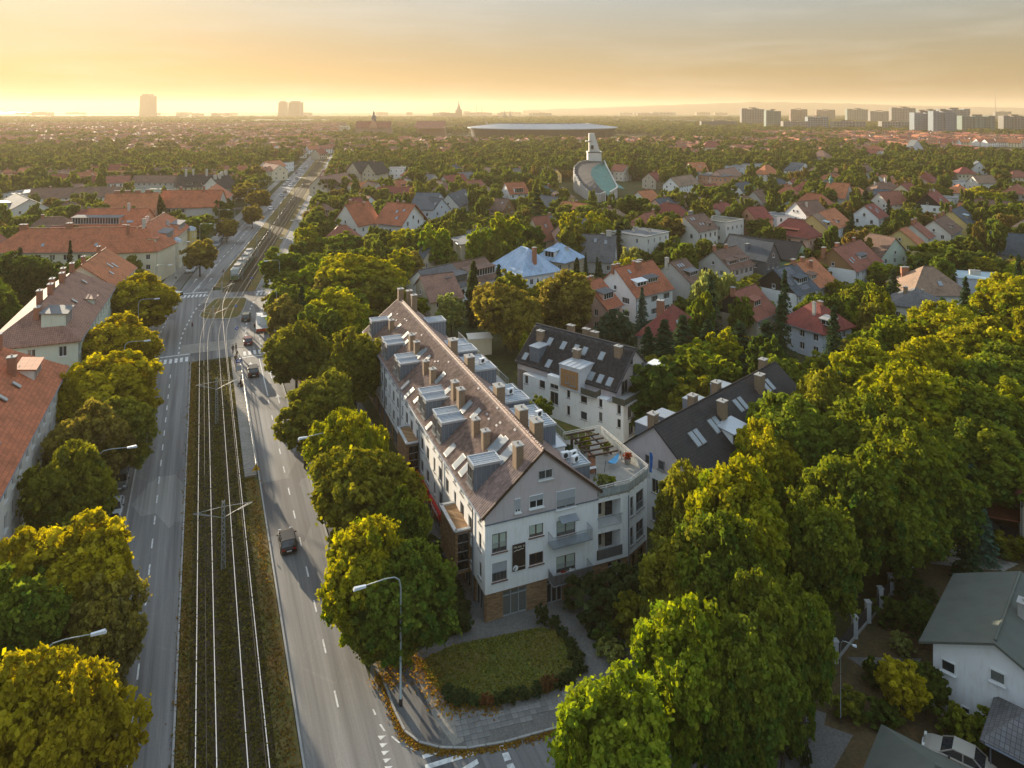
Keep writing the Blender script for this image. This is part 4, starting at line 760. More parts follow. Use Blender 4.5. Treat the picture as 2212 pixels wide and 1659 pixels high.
for near, n2 in (((818, 1305), 1), ((613, 1040), 2), ((512, 880), 2), ((348, 655), 2), ((262, 545), 2), ((165, 392), 1)):
    y = MI @ hit(c5(*near), MW @ Vector((.1, 0, 0)), lx); y = y.y
    if n2 == 2: dormer(y, 1.75, .1, 3.3, 12.9); dormer(y + 1.95, 1.75, .1, 3.3, 13.0)
    else: dormer(y, 2.0, .1, 3.0, 13.2)
# zinc roof boxes on the courtyard side with air conditioners
AC = MB(); AC.box(0, 0, .15, .9, .38, .65); ACM = AC.mesh('unit', WHITE); FAN = MB(); FAN.lathe((0, 0, 0), [(0, 0), (.24, 0), (.26, .02), (.24, .03), (0, .03)], 12); FANM = FAN.mesh('fan_grille', DARKM)
def ac(loc, rz, label, parent=None):
    t = thing('air_conditioner', label, 'air conditioner', MW @ Vector(loc), RZ + rz, 'air conditioners on the long brown roof'); link('casing', ACM, t); f = link('fan_grille', FANM, t, (0, -.195, .48)); f.rotation_euler = (math.radians(90), 0, 0)
    q = MB(); q.box(-.3, 0, 0, .08, .4, .15); q.box(.3, 0, 0, .08, .4, .15); q.build('foot', GALV, t); return t
for k, p in enumerate(((545, 292), (680, 432), (735, 478), (812, 535), (865, 590), (1010, 728), (1052, 788), (1160, 866), (1232, 940))):
    w = onZ(c5(*p), 13.9); y = w.y; q = dormer(y - 1.3, 2.6, 7.9, 10.9, 13.9 - (.25 if k % 2 else 0), 'roof_box', False, z0=9.5)
for i in range(7): q = MB(); q.box(WM_ + 1.6, 15 + i * 6.2, 8.6, 3.0, 4.6, .2); a_ = q.build('roof_terrace', CONC, B); q = MB(); [q.box(WM_ + 3.05, 15 + i * 6.2 + dy, 8.8, .05, .05, 1.0) for dy in np.arange(-2.2, 2.3, .55)]; q.box(WM_ + 3.05, 15 + i * 6.2, 9.8, .06, 4.6, .06); q.build('railing', GALV, a_)
for k, (x, y) in enumerate(((9.6, dorm_y((865, 572), 14)), (9.2, dorm_y((1045, 768), 14)), (9.8, dorm_y((1190, 920), 14)))): ac((x, y, 13.92), .3, ['small white air conditioner on the far zinc roof box', 'white air conditioner standing on the middle zinc roof box', 'white air conditioner on the zinc box nearest the big terrace'][k])
m = MB(); m.prism([(12, 2.2), (15.4, 2.2), (18.6, 2.4), (18.6, 11.8), (14.6, 11.9), (14.6, 27), (12, 27)], 0, 8.3); m.build('rear_wing', WHT, B)
# corner terrace
tp = [(WM_ + .0, -.05), (15.5, -.05), (18.85, 1.7), (18.85, 12.0), (WM_, 12.0)]; m = MB(); m.prism([(p[0], p[1]) for p in tp], 9.3, 9.52); TE = m.build('terrace_floor', plain('terrace_tiles', (.27, .25, .22), .8, var=.25, scale=1.2), B)
rl = [Vector((WM_ + .1, -.1)), Vector((15.5, -.1)), Vector((18.9, 1.65)), Vector((18.9, 11.9)), Vector((14, 11.9))]; q = MB()
for a, b in zip(rl, rl[1:]):
    n = max(2, int((b - a).length / .9))
    for z in (10.55, 10.35): q.beam((*a, z), (*b, z), .07)
    for i in range(n + 1): p = a + (b - a) * i / n; q.box(p.x, p.y, 9.2, .05, .05, 1.35)
q.build('railing', plain('pale_rail', (.55, .53, .48), .5, .3), TE); q = MB()
for a, b in zip(rl[:3], rl[1:4]): q.beam((*a, 9.85), (*b, 9.85), .02, .7)
q.build('glass_panel', plain('rail_glass', (.3, .33, .33), .1, 0, spec=.6), TE)
d = dormer(2.3, 2.4, 9.6, 12.3, 11.7, 'roof_box', False, z0=9.4)
for k, (dx, dy) in enumerate(((10.3, 4.0), (11.2, 3.9), (10.9, 2.9))): ac((dx, dy, 11.72), k * .2, ['pair-mate white air conditioner at the back left of the terrace zinc box', 'white air conditioner at the back right of the terrace zinc box', 'white air conditioner at the front of the terrace zinc box'][k])
# pergola: two brick posts and dark rafters
pg = thing('pergola', 'dark timber pergola with brick pier on the roof terrace', 'pergola', MW @ Vector((14.4, 5.2, 9.52)), RZ); pg.scale = (.78, .78, .8); q = MB(); q.box(-.9, -.9, 0, .8, .8, 2.3); q.build('pier', CHIM_R, pg)
for x_, y_ in ((1.6, 4.6), (-1.0, 4.8)): q = MB(); q.box(x_, y_, 0, .3, .3, 2.3); q.build('post', DARKW, pg)
for k in range(6): q = MB(); q.box(.6, -1.6 + k * 1.35, 2.4, 4.6, .16, .2); q.build('rafter', DARKW, pg)
for k in range(2): q = MB(); q.box(-.9 + k * 2.6, 1.8, 2.24, .18, 7.2, .16); q.build('beam', DARKW, pg)
POT = MB(); POT.lathe((0, 0, 0), [(0, 0), (.28, 0), (.4, .5), (.34, .5), (.3, .42), (0, .42)], 12); POTM = POT.mesh('pot', plain('plant_pot', (.3, .26, .22)))
def potplant(loc, r, col, label, flower=None):
    t = thing('potted_plant', label, 'potted plant', MW @ Vector(loc), 0, 'potted plants on the roof terrace'); link('pot', POTM, t); c = link('foliage', CR['bush'][0], t, (0, 0, .5)); c.scale = (r / 5, r / 5, r / 6); g, a = GREENS[col]; c.color = (*(flower or g), a)
for p in (((12.95, 1.0, 9.52), .75, 'pale', 'big pale hydrangea in a pot beside the terrace brick pier', None), ((13.9, .8, 9.52), .55, 'lime', 'light green fern in a pot by the terrace railing', None), ((12.7, 8.2, 9.52), .7, 'blue', 'bluish green bush in a pot at the back of the terrace', None), ((17.0, 7.2, 9.52), .6, 'green', 'low green bush in a pot behind the hammock', None), ((14.9, 8.6, 9.52), .9, 'yellow', 'yellow-green small tree in a pot under the pergola', None), ((12.2, 9.6, 9.6), .5, 'green', 'magenta flowers in a box near the white terrace shed', (.4, .02, .09)), ((18.2, 4.6, 9.52), .5, 'green', 'red flowers in a white box at the terrace railing', (.35, .02, .04))): potplant(*p)
t = thing('hammock', 'blue and white striped hammock hung on the roof terrace', 'hammock', MW @ Vector((16.4, 4.6, 9.6)), RZ + .5); q = MB(); n = 10
for i in range(n):
    x0, x1 = -1.1 + 2.2 * i / n, -1.1 + 2.2 * (i + 1) / n; f = lambda x: .35 + .45 * (x / 1.1) ** 2; wd = lambda x: .35 * (1 - (x / 1.15) ** 2) + .04
    q.slab([(x0, -wd(x0), f(x0) + .12), (x1, -wd(x1), f(x1) + .12), (x1, 0, f(x1)), (x0, 0, f(x0))], .02); q.slab([(x0, 0, f(x0)), (x1, 0, f(x1)), (x1, wd(x1), f(x1) + .12), (x0, wd(x0), f(x0) + .12)], .02)
q.build('cloth', plain('hammock_blue', (.12, .38, .62), .8, var=.5, scale=5), t); q = MB(); q.tube([(-1.8, 0, 0), (-1.5, 0, 1.1), (-1.1, 0, .85)], .03, 6); q.tube([(1.8, 0, 0), (1.5, 0, 1.1), (1.1, 0, .85)], .03, 6); q.build('stand', DARKM, t)
t = thing('garden_table', 'white garden table with dark chairs side under the pergola', 'table', MW @ Vector((13.2, 4.2, 9.52)), RZ); q = MB(); q.box(0, 0, .7, 1.5, .85, .05); q.build('table_top', WHITE, t)
for a in (-.65, .65):
    for b in (-.35, .35): q = MB(); q.box(a, b, 0, .06, .06, .7); q.build('leg', DARKM, t)
t = thing('flag', 'blue flag with a pale emblem at the far corner of the roof terrace', 'flag', MW @ Vector((19.1, 1.7, 9.4)), RZ); q = MB(); q.tube([(0, 0, -.3), (0, 0, 2.6)], .03, 6); q.build('pole', GALV, t); q = MB()
for i in range(5): q.poly([(0, i * .02, 2.5 - i * .42), (.34 + .06 * math.sin(i), -.08 * (i % 2), 2.35 - i * .42), (.34 + .06 * math.sin(i + 1), -.08 * ((i + 1) % 2), 1.93 - i * .42), (0, (i + 1) * .02, 2.08 - i * .42)])
q.build('cloth', plain('flag_blue', (.02, .12, .42), .7, var=.15), t)
q = MB(); q.box(10.6, 8.6, 9.5, 2.4, 3.2, 2.0); sd_ = q.build('terrace_shed', WHT, B); q = MB(); q.box(10.6, 8.6, 11.5, 2.7, 3.5, .12); q.build('shed_roof', plain('pale_zinc', (.5, .53, .56)), sd_)
# balconies on the gable front
def balcony(x0, x1, z, dep=1.25, panel=False, label=None):
    q = MB(); q.box((x0 + x1) / 2, -dep / 2, z - .12, x1 - x0, dep, .1); b = q.build('balcony', ZINC, B); q = MB()
    pts_ = [(x0, -.1), (x0, -dep), (x1, -dep), (x1, -.1)]
    for a, c in zip(pts_, pts_[1:]):
        a, c = Vector(a), Vector(c); n = int((c - a).length / .13)
        for i in range(n + 1): p = a + (c - a) * i / n; q.box(p.x, p.y, z, .02, .02, 1.0)
        q.beam((*a, z + 1.0), (*c, z + 1.0), .05)
    q.build('railing', GALV, b)
    if panel: q = MB(); q.box((x0 + x1) / 2, -dep + .04, z, x1 - x0 - .1, .03, .92); q.box(x0 + .05, -dep / 2, z, .03, dep - .2, .92); q.build('balcony_panel', plain('brown_panel', (.06, .055, .05)), b)
    return b
bx0, bx1 = GW[2][0] - .95, GW[2][2] + 1.25; balcony(bx0, bx1, GW[2][1] - .2); balcony(bx0, bx1, GW[5][1] - .2, panel=True)
q = MB(); q.obox((GW[2][0] * .5 + GW[2][2] * .5 + .1, -.45, GW[2][3] + .3), (.95, 0, 0), (0, -.42, -.12), (0, 0, .03)); q.build('door_canopy', ZINC, B)
for nm, lab, x, c_ in (('flower_box', 'red flowers and a basket on the lower brown balcony', 1.4, (.35, .03, .03)), ('white_cover', 'white cloth bundle on the lower brown balcony', 2.3, (.7, .7, .7))):
    o = link(nm, CR['bush'][1], None, MW @ Vector((bx0 + x, -.7, GW[5][1] - .05))); o.scale = (.09, .07, .07); o.color = (*c_, 0); tag(o, lab, 'balcony clutter')
# banner, bank signs, brick bays
a = rect(1060, 695, 1142, 885); t = thing('banner', 'dark brown vertical banner with pale lettering on the white gable wall', 'banner', MW @ Vector(((a[0] + a[2]) / 2, -.12, a[1])), RZ); bw, bh = a[2] - a[0], a[3] - a[1]; q = MB(); q.box(0, 0, 0, bw, .05, bh); q.build('panel', plain('banner_brown', (.035, .025, .02), .6), t); CR_ = plain('cream_print', (.6, .55, .45))
text('lettering', 'Ho', t, (-bw * .42, -.03, bh * .86), 0, .3, CR_); text('lettering', 'oo', t, (-bw * .08, -.03, bh * .86), 0, .34, CR_); text('lettering', 'o', t, (bw * .3, -.03, bh * .86), 0, .34, CR_); q = MB(); q.tube([(-bw * .42, -.035, bh * .74), (-bw * .15, -.035, bh * .79), (-.05, -.035, bh * .765), (bw * .1, -.035, bh * .79), (bw * .36, -.035, bh * .8)], .025, 5); q.build('flourish', CR_, t)
q = MB(); q.lathe((0, 0, 0), [(0, 0), (.26, 0), (.26, .02), (0, .02)], 16); o = q.build('round_logo', WHITE, t, (-bw * .27, -.03, bh * .12)); o.rotation_euler = (math.radians(90), 0, 0); text('lettering', 'g!', t, (-bw * .4, -.06, bh * .08), 0, .34, DARKM); text('lettering', 'Restauracja', t, (-bw * .05, -.03, bh * .12), 0, .15, CR_)
RED = plain('sign_red', (.5, .012, .014), .5, var=.06)
for k, (pf, pn) in enumerate((((405, 1180), (523, 1372)), ((535, 1392), (603, 1500)))):
    yf, yn = onX(c5(*pf), -.3).y, onX(c5(*pn), -.3).y; L_ = yf - yn; t = thing('bank_sign', ['long red fascia sign of the bank above its shop windows, farther half', 'shorter red fascia sign of the bank nearer the brick bay'][k], 'sign', MW @ Vector((-.2, yn, 2.45)), RZ, 'red bank signs'); q = MB(); q.box(-.1, L_ / 2, 0, .3, L_, .75); q.build('panel', RED, t)
    text('lettering', 'Santander', t, (-.27, L_ * .62, .2), math.radians(270), .55, WHITE); q = MB(); q.lathe((0, 0, 0), [(0, 0), (.2, 0), (0, .02)], 10, 1, .6); q.tube([(0, 0, .01), (.03, .2, .01), (-.02, .34, .01)], [.08, .06, .01], 5); o = q.build('flame_logo', WHITE, t, (-.27, L_ * .62 + .35, .34)); o.rotation_euler = (math.radians(90), 0, math.radians(270))
w = onX(c5(525, 1395), -.2); t = thing('bank_sign', 'small square red projecting sign with a white flame emblem', 'sign', MW @ Vector((-.15, w.y, 2.5)), RZ, 'red bank signs'); q = MB(); q.box(-.6, 0, 0, 1.1, .15, .85); q.build('panel', RED, t); q = MB(); q.lathe((0, 0, 0), [(0, 0), (.34, .0), (.34, .02), (0, .02)], 14, 1, .55); q.tube([(.05, .02, .01), (-.05, .2, .01), (.05, .42, .01)], [.12, .1, .01], 6); q.tube([(-.12, .05, .01), (-.18, .2, .01), (-.1, .33, .01)], [.07, .06, .01], 6); o = q.build('flame_logo', WHITE, t, (-.6, -.09, .3)); o.rotation_euler = (math.radians(90), 0, 0)
def bay(y0, y1, z0, z1, dep=1.5):
    q = MB(); q.prism([(-dep, y0), (.1, y0), (.1, y1), (-dep, y1)], z0, z1); b = q.build('brick_bay', BRICK, B); q = MB()
    for a_, b_, c_, d_ in ((-dep / 2, y0, dep, .25), (-dep / 2, y1, dep, .25), (-dep, (y0 + y1) / 2, .25, y1 - y0)): q.box(a_, b_, z1, c_ + .1, d_ + .1, .16)
    q.build('bay_coping', plain('pale_zinc', (.5, .53, .56)), b); q = MB(); q.poly([(-dep + .25, y0 - .02, z0 + .3), (-.15, y0 - .02, z0 + .3), (-.15, y0 - .02, z1 - .3), (-dep + .25, y0 - .02, z1 - .3)]); q.build('bay_pane', GLASSB, b); q = MB()
    for z in np.linspace(z0 + .3, z1 - .3, 5): q.box(-dep / 2, y0 - .05, z, dep - .4, .06, .07)
    q.build('bay_frame', FRAME_G, b)['kind'] = 'stuff'
yn = onX(c5(650, 1690), -1.0).y
for p0, p1 in (((705, 1480), (605, 1420)), ((395, 985), (320, 945))):
    y0, y1 = onX(c5(*p0), -1.4).y, onX(c5(*p1), -.1).y; y0, y1 = min(y0, y1), max(y0, y1); y1 = max(y1, y0 + 3.2); y1 = min(y1, y0 + 5); bay(y0, y1, 2.4, 6.6)

# ---------------- the white courtyard building ----------------
def local(A, Bp, z):
    a, b = G(*A, z), G(*Bp, z); a.z = b.z = 0; d = b - a; rz = math.atan2(d.y, d.x); M = Matrix.Translation(a) @ Matrix.Rotation(rz, 4, 'Z'); return a, rz, d.length, M, M.inverted()
a, rz, L2, M2, I2 = local((1118, 776), (1331, 840), 7.0); W2 = 10.5; Z2E, Z2R = 7.0, 11.6
B2 = thing('apartment_building', 'white courtyard apartment building with dark tiled roof and wood clad dormer', 'building', a, rz); lx2, ly2 = M2.to_3x3() @ Vector((1, 0, 0)), M2.to_3x3() @ Vector((0, 1, 0))
def f2(p, y=-1.2): return I2 @ hit(p, M2 @ Vector((0, y, 0)), ly2)
# front volume in front of the eave: white, two storeys, with a projecting bay and a corner block to the right
def wrect(l, t, r, b, y=-1.2): p, q = f2(cF(l, t), y), f2(cF(r, b), y); return (p.x, q.z, q.x, p.z)
D2 = 1.2; xr = f2(cF(1300, 1590)).x; wl = [wrect(220, 945, 255, 1050), wrect(378, 995, 440, 1105), wrect(495, 945, 585, 1115), wrect(495, 1120, 585, 1285), wrect(680, 1095, 714, 1205), wrect(680, 1280, 714, 1395), wrect(830, 1145, 900, 1265), wrect(830, 1340, 900, 1450), wrect(1030, 1160, 1068, 1310), wrect(1030, 1350, 1068, 1465), wrect(1230, 1225, 1270, 1385), wrect(1230, 1425, 1270, 1535)]
x0 = f2(cF(198, 900)).x; m = MB(); top = 5.5; hs = [(p[0] - x0, max(p[1], .3), p[2] - x0, min(p[3], top - .15)) for p in wl]; facade(m, (x0, -D2, 0), (1, 0, 0), xr - x0, 0, top, hs, .18); sidew = [(1.5, .5, 2.8, 2.4), (5.5, .6, 6.7, 2.4), (7.2, .6, 7.8, 2.4), (1.2, 3.1, 2.3, 4.9), (5.5, 3.2, 6.7, 4.9), (7.2, 3.2, 7.8, 4.9), (10.3, .6, 11.1, 2.4), (10.3, 3.2, 11.1, 4.9)]
facade(m, (xr, -D2, 0), (0, 1, 0), W2 + D2 + 1, 0, top, sidew, .18); facade(m, (xr, W2 + 1, 0), (-1, 0, 0), xr - x0, 0, top, [], .1); facade(m, (x0, W2 + 1, 0), (0, -1, 0), W2 + 1 + D2, 0, top, [(2, .6, 3.2, 2.2), (2, 3.2, 3.2, 4.8)], .1); m.poly([(x0, -D2, top), (xr, -D2, top), (xr, W2 + 1, top), (x0, W2 + 1, top)]); m.build('wall', PW['white'], B2)
for s, z, e_, z1 in hs: window(B2, e_ - s, z1 - z, (x0 + (s + e_) / 2, -D2 + .1, z), 0, FRAME_G, mull=1 if e_ - s > 1.3 else 0)
for s, z, e_, z1 in sidew: window(B2, e_ - s, z1 - z, (xr - .1, -D2 + (s + e_) / 2, z), math.radians(90), FRAME_G, mull=1 if e_ - s > .9 else 0)
m = MB(); facade(m, (0, 0, 0), (1, 0, 0), L2, top, Z2E, [], .1); facade(m, (L2, 0, 0), (0, 1, 0), W2, top, Z2E, [], .1); facade(m, (0, W2, 0), (0, -1, 0), W2, 0, Z2E, [], .1); facade(m, (L2, W2, 0), (-1, 0, 0), L2, top, Z2E, [], .1); m.poly([(L2, 0, Z2E), (L2, W2, Z2E), (L2, W2 / 2, Z2R)]); m.poly([(0, 0, Z2E), (0, W2, Z2E), (0, W2 / 2, Z2R)]); m.build('upper_wall', LIL, B2)
for y_, z_, w_, h_ in ((2.2, 5.7, 1.6, 1.9), (5.2, 7.4, 1.1, 1.8), (7.5, 7.4, .7, 1.5), (4.2, 9.4, .8, 1.0)): window(B2, w_, h_, (L2 + .1, y_, z_), math.radians(90), FRAME_G, mull=1 if w_ > 1 else 0)
s2 = (Z2R - Z2E) / (W2 / 2); e = .35; zl2 = Z2E - s2 * e; Pf = [(-.3, -e, zl2), (L2 + .3, -e, zl2), (L2 + .3, W2 / 2, Z2R), (-.3, W2 / 2, Z2R)]; Pb = [(L2 + .3, W2 + e, zl2), (-.3, W2 + e, zl2), (-.3, W2 / 2, Z2R), (L2 + .3, W2 / 2, Z2R)]; m = MB(); m.slab(Pf, .22, roofuv(Pf)); m.slab(Pb, .22, roofuv(Pb)); RF2 = m.build('roof', PAND, B2); k = 1 / math.hypot(1, s2); v2, n2_ = Vector((0, k, s2 * k)), Vector((0, -s2 * k, k)); corrugated('roof_tiles', RF2, Vector((-.3, -e, zl2)) + n2_ * .01, (1, 0, 0), v2, n2_, L2 + .6, (W2 / 2 + e) / k, PAND, tw=.34, th=.42, amp=.07)
q = MB(); q.tube([(-.3, W2 / 2, Z2R + .05), (L2 + .3, W2 / 2, Z2R + .05)], .15, 7); q.build('ridge_cap', PAND, RF2)
def on2(p): return I2 @ hit(p, M2 @ Vector((0, -e, zl2)), M2.to_3x3() @ n2_)
for px_, w_, h_ in (((497, 587), .8, 1.35), ((645, 630), .8, 1.35), ((782, 665), .8, 1.35), ((876, 692), .8, 1.35), ((1065, 745), .8, 1.3), ((230, 748), .8, 1.2), ((485, 828), .8, 1.3), ((950, 965), .85, 1.3), ((1050, 995), .8, 1.3), ((1152, 1028), .8, 1.3)):
    c = on2(cF(*px_)) + n2_ * .13; q = MB(); q.obox(c, (w_ / 2 + .07, 0, 0), v2 * (h_ / 2 + .07), n2_ * .06); s_ = q.build('skylight', FRAME_G, RF2); q = MB(); q.obox(c + n2_ * .065, (w_ / 2, 0, 0), v2 * h_ / 2, n2_ * .006); q.build('skylight_pane', SKYL, s_)
for px_ in ((375, 590), (1230, 770), (775, 800)): c = on2(cF(*px_)); chimney_obj(RF2, (c.x, c.y + .4, c.z + .3), 1.5, 1.1, .8, CHIM)
for px_ in ((725, 470), (895, 510), (985, 545)): c = I2 @ G(*cF(*px_), Z2R - .5); chimney_obj(RF2, (c.x, c.y, Z2R - 1.0), 1.5, 1.2, .7, CHIM)
def zbox(x0, x1, y0, y1, z0, z1, mat=ZINC_D, nm='dormer', par=None, roof=ZINC):
    q = MB(); q.prism([(x0, y0), (x1, y0), (x1, y1), (x0, y1)], z0, z1); d = q.build(nm, mat, par or RF2); q = MB(); q.box((x0 + x1) / 2, (y0 + y1) / 2, z1, x1 - x0 + .2, y1 - y0 + .2, .12)
    for kk in range(5): q.box(x0 + (x1 - x0) * kk / 4, (y0 + y1) / 2, z1 + .1, .05, y1 - y0, .07)
    q.build('dormer_roof', plain('pale_zinc', (.5, .53, .56)), d); return d
p, q_ = on2(cF(265, 690)), on2(cF(440, 690)); xx = f2(cF(270, 850), .2).x; d = zbox(xx, xx + 1.9, .25, 3.2, 5.6, 9.6); window(d, 1.4, 2.2, (xx + .95, .2, 6.7), 0, FRAME_G, mull=1)
xa, xb = f2(cF(600, 900), -1.5).x, f2(cF(830, 980), -1.5).x; d = zbox(xa, xb, -1.55, 2.2, 5.3, 8.9, plaster((.5, .52, .55)), 'dormer'); q = MB(); q.box((xa + xb) / 2 - .05, -1.6, 5.7, xb - xa - .7, .06, 2.7); wd_ = q.build('wood_cladding', WOODO, d); window(d, .6, 1.3, ((xa + xb) / 2 - .45, -1.66, 6.4), 0, FRAME_G, mull=0); window(d, 1.0, 1.5, ((xa + xb) / 2 + .6, -1.66, 6.2), 0, FRAME_G, mull=1)
xa2 = f2(cF(468, 900)).x; q = MB(); q.box((xa2 + xa) / 2, -.6, top, xa - xa2 - .02, 1.3, 1.1); q.build('stair_tower', PW['white'], B2)
def rail_poly(pts_, z, par, mat=None, h=1.0, panel=None):
    q = MB()
    for a_, b_ in zip(pts_, pts_[1:]):
        a_, b_ = Vector(a_), Vector(b_); n = max(1, int((b_ - a_).length / .16))
        for i in range(n + 1): p_ = a_ + (b_ - a_) * i / n; q.box(p_.x, p_.y, z, .025, .025, h)
        q.beam((*a_, z + h), (*b_, z + h), .05)
    o = q.build('railing', mat or GALV, par)
    if panel:
        q = MB(); [q.beam((*Vector(a_), z + h / 2), (*Vector(b_), z + h / 2), .03, h * .9) for a_, b_ in zip(pts_, pts_[1:])]; q.build('balcony_panel', panel, o)
GREYG = plain('green_brown_panel', (.075, .075, .055), .7, var=.3); rail_poly([(x0 + .1, -D2 + .1), (xa2, -D2 + .1)], top, B2); rail_poly([(xb + .1, -D2 - .4), (xb + 2.8, -D2 - .4), (xb + 2.8, -.2)], top - .1, B2, panel=GREYG); q = MB(); q.box(xb + 1.4, -D2 - .1, top - .25, 2.9, .9, .14); q.build('balcony', CONC, B2)
rail_poly([(L2 + .3, -D2 - .3), (xr + .4, -D2 - .3), (xr + .4, W2 + 1.2), (xr - 2, W2 + 1.2)], top, B2, panel=GREYG); q = MB(); q.box(xr - 1, W2 / 2, top - .02, 3.4, W2 + 2.9, .14); q.build('terrace_floor', CONC, B2)
q = MB(); q.box(xr - .9, 9.6, top + .1, 1.8, 2.6, 3.0); q.build('stair_box', PW['white'], B2); q = MB(); q.box(.2, -D2 - .15, 0, .2, .2, .02)
HOUSES.append((*(M2 @ Vector((L2 / 2, W2 / 2, 0))).xy, 13, 'white courtyard building', I2, L2, W2)); HOUSES.append((*(MW @ Vector((7, 8, 0))).xy, 13, 'long corner building', MI, 20, 60))
for k in range(1, 6): HOUSES.append((*(MW @ Vector((7, 10 * k, 0))).xy, 10, 'long corner building', MI, 14, 60))
HCLEAR += [(1118, 1425, 700, 900, 95), (790, 1050, 690, 1000, 75), (850, 1450, 820, 1300, 66)]
# ---------------- the third white gabled block beside the tree lined street ----------------
a3, b3 = hit(cT(1645, 240), (0, 80.9, 0), (0, 1, 0)), None
ridge0 = G(*cT(1645, 240), 12.0); ridge1 = G(1673.8, 783.8, 12.0); d3 = (ridge1 - ridge0); d3.z = 0; rz3 = math.atan2(d3.y, d3.x); n3 = Vector((d3.y, -d3.x, 0)).normalized(); W3 = 12.4; A3 = ridge0 + n3 * W3 / 2; B3_ = A3 + d3
h3, L3, M3 = house('white gabled apartment block with very dark roof beside the tree lined street', None, None, 7.0, W3, 12.0, 'gable', 'white', 'dark', 2, ncol=8, nside=3, world=(A3.xy, B3_.xy), gablemat=LIL, chim=((.06, .62, 1.6, (1.0, .9), CHIM), (.35, .62, 1.4, (1, .9), CHIM), (.5, .56, 1.5, (1, .9), CHIM), (.93, .56, 1.4, (1, .9), CHIM), (.38, .33, 2.0, (1.0, .9), CHIM), (.73, .36, 2.2, (1.2, .9), CHIM)), sky=((.14, .58, .75, 1.7), (.175, .58, .75, 1.7), (.29, .6, .75, 1.7), (.325, .6, .75, 1.7), (.52, .68, .75, 1.6), (.56, .68, .75, 1.6), (.79, .72, .75, 1.5), (.83, .72, .75, 1.5)), dorm=((.37, 3.2, 1.3, 1.4, plain('pale_zinc', (.5, .53, .56))),), key='white block with the dark roof', frame=FRAME_G, cat='building', name='apartment_building', gwin=2, ww=.9, wh=1.6)
rf3 = [c for c in h3.children if c.name.startswith('roof')][0]; q = MB()
for k in (0, 1, 3, 5): q.box(3 + k * 3.4, W3 * .74, 9.0, 2.2, 2.4, 1.5)
q.build('roof_box', ZINC_D, rf3); q = MB()
for k in (0, 1, 3, 5): q.box(3 + k * 3.4, W3 * .74, 10.51, 2.3, 2.5, .1)
q.build('box_roof', ZINC, rf3)
# ---------------- houses one by one ----------------
cW = crop(3100, 1950, 450 * 2212 / 1047.0)
dn = near_d
# west side of the avenue
b_ = G(140, 794, 12).xy; a_ = b_ - dn * 62
house('long red roofed tenement at the left edge with a pale street facade', None, None, 12, 13, 17.5, 'hip', 'pale', 'big', 4, world=(a_, b_), ncol=20, ww=1.2, wh=1.7, nside=3, chim=((.9, .5, 1.8, (1, 1)), (.72, .5, 1.6, (1, 1)), (.82, .3, 1.9, (.9, .9))), sky=((.62, .55, .6, 1.0, SKYL), (.7, .5, .6, 1.0), (.78, .45, .6, 1.0), (.86, .5, .6, 1.0), (.55, .3, .6, 1)), dorm=((.88, 4.5, 1.6, 1.6),), key='red tenement at the left edge', cat='building', name='tenement', base=0)
h1, h1L, h1M = _ = (None, None, None)
a_, b_ = G(169, 734.5, 12).xy, G(246, 618, 12).xy
house('pale green tenement with a weathered brown roof and many chimneys', None, None, 12, 12.5, 16.8, 'hip', 'mint', 'pinkbrown', 4, world=(a_, b_), ncol=13, ww=1.1, wh=1.6, nside=3, chim=[(.1 + .12 * i, .5 + .05 * (i % 2), 1.7, (1.3, .7)) for i in range(8)], sky=((.4, .5, .7, 1), (.75, .6, .7, 1)), dorm=((.12, 5, 1.6, 2.2, RT['felt']), (.55, 3, .6, 1.2)), key='brown roofed tenement', cat='building', name='tenement')
a_, b_ = b_ + dn * .3, G(292, 575.6, 12).xy
house('short tenement wing with a bright orange red roof past the brown one', None, None, 12, 12, 16.5, 'gable', 'cream', 'orange', 4, world=(a_, b_), ncol=6, ww=1.1, wh=1.6, nside=0, chim=((.2, .55, 1.6), (.8, .55, 1.6)), sky=((.5, .5, .7, 1.5), (.6, .42, .7, 1.5), (.3, .3, .7, 1)), key='orange red tenement wing', cat='building', name='tenement')
p3a, p3b, p3c = G(-25, 546, 9).xy, G(338, 542, 9).xy, G(410, 488, 9).xy
house('cream corner tenement wing facing the camera under a wide red roof', None, None, 9, 13, 14.5, 'hip', 'cream', 'big', 3, world=(p3a, p3b), ncol=12, ww=1.5, wh=1.5, nside=0, chim=((.12, .5, 1.6, (2, 1)), (.4, .5, 1.4, (1.5, 1)), (.72, .62, 1.4), (.86, .5, 2.4, (.8, .8), CHIM_W), (.78, .35, 2.2, (.7, .7))), sky=((.3, .25, .7, .9), (.62, .25, .7, .9), (.78, .3, .7, .9)), key='cream corner tenement', cat='building', name='tenement')
house('cream tenement wing along the avenue with dormers and grey roof strips', None, None, 9, 13, 14.4, 'hip', 'cream', 'big', 3, world=(p3b, p3c), ncol=15, ww=1.1, wh=1.4, nside=3, chim=((.5, .6, 1.8, (.9, .9), CHIM_W), (.3, .5, 1.3), (.9, .55, 1.3)), sky=((.62, .5, .6, 1.2), (.66, .55, .6, 1.2), (.7, .6, .6, 1.2)), dorm=((.12, 4, .8, 2.0), (.42, 9, .5, 2.0, RT['felt'], PW['salmon']), (.8, 9, .5, 2.0, RT['felt'], PW['salmon'])), key='cream tenement wing', cat='building', name='tenement')
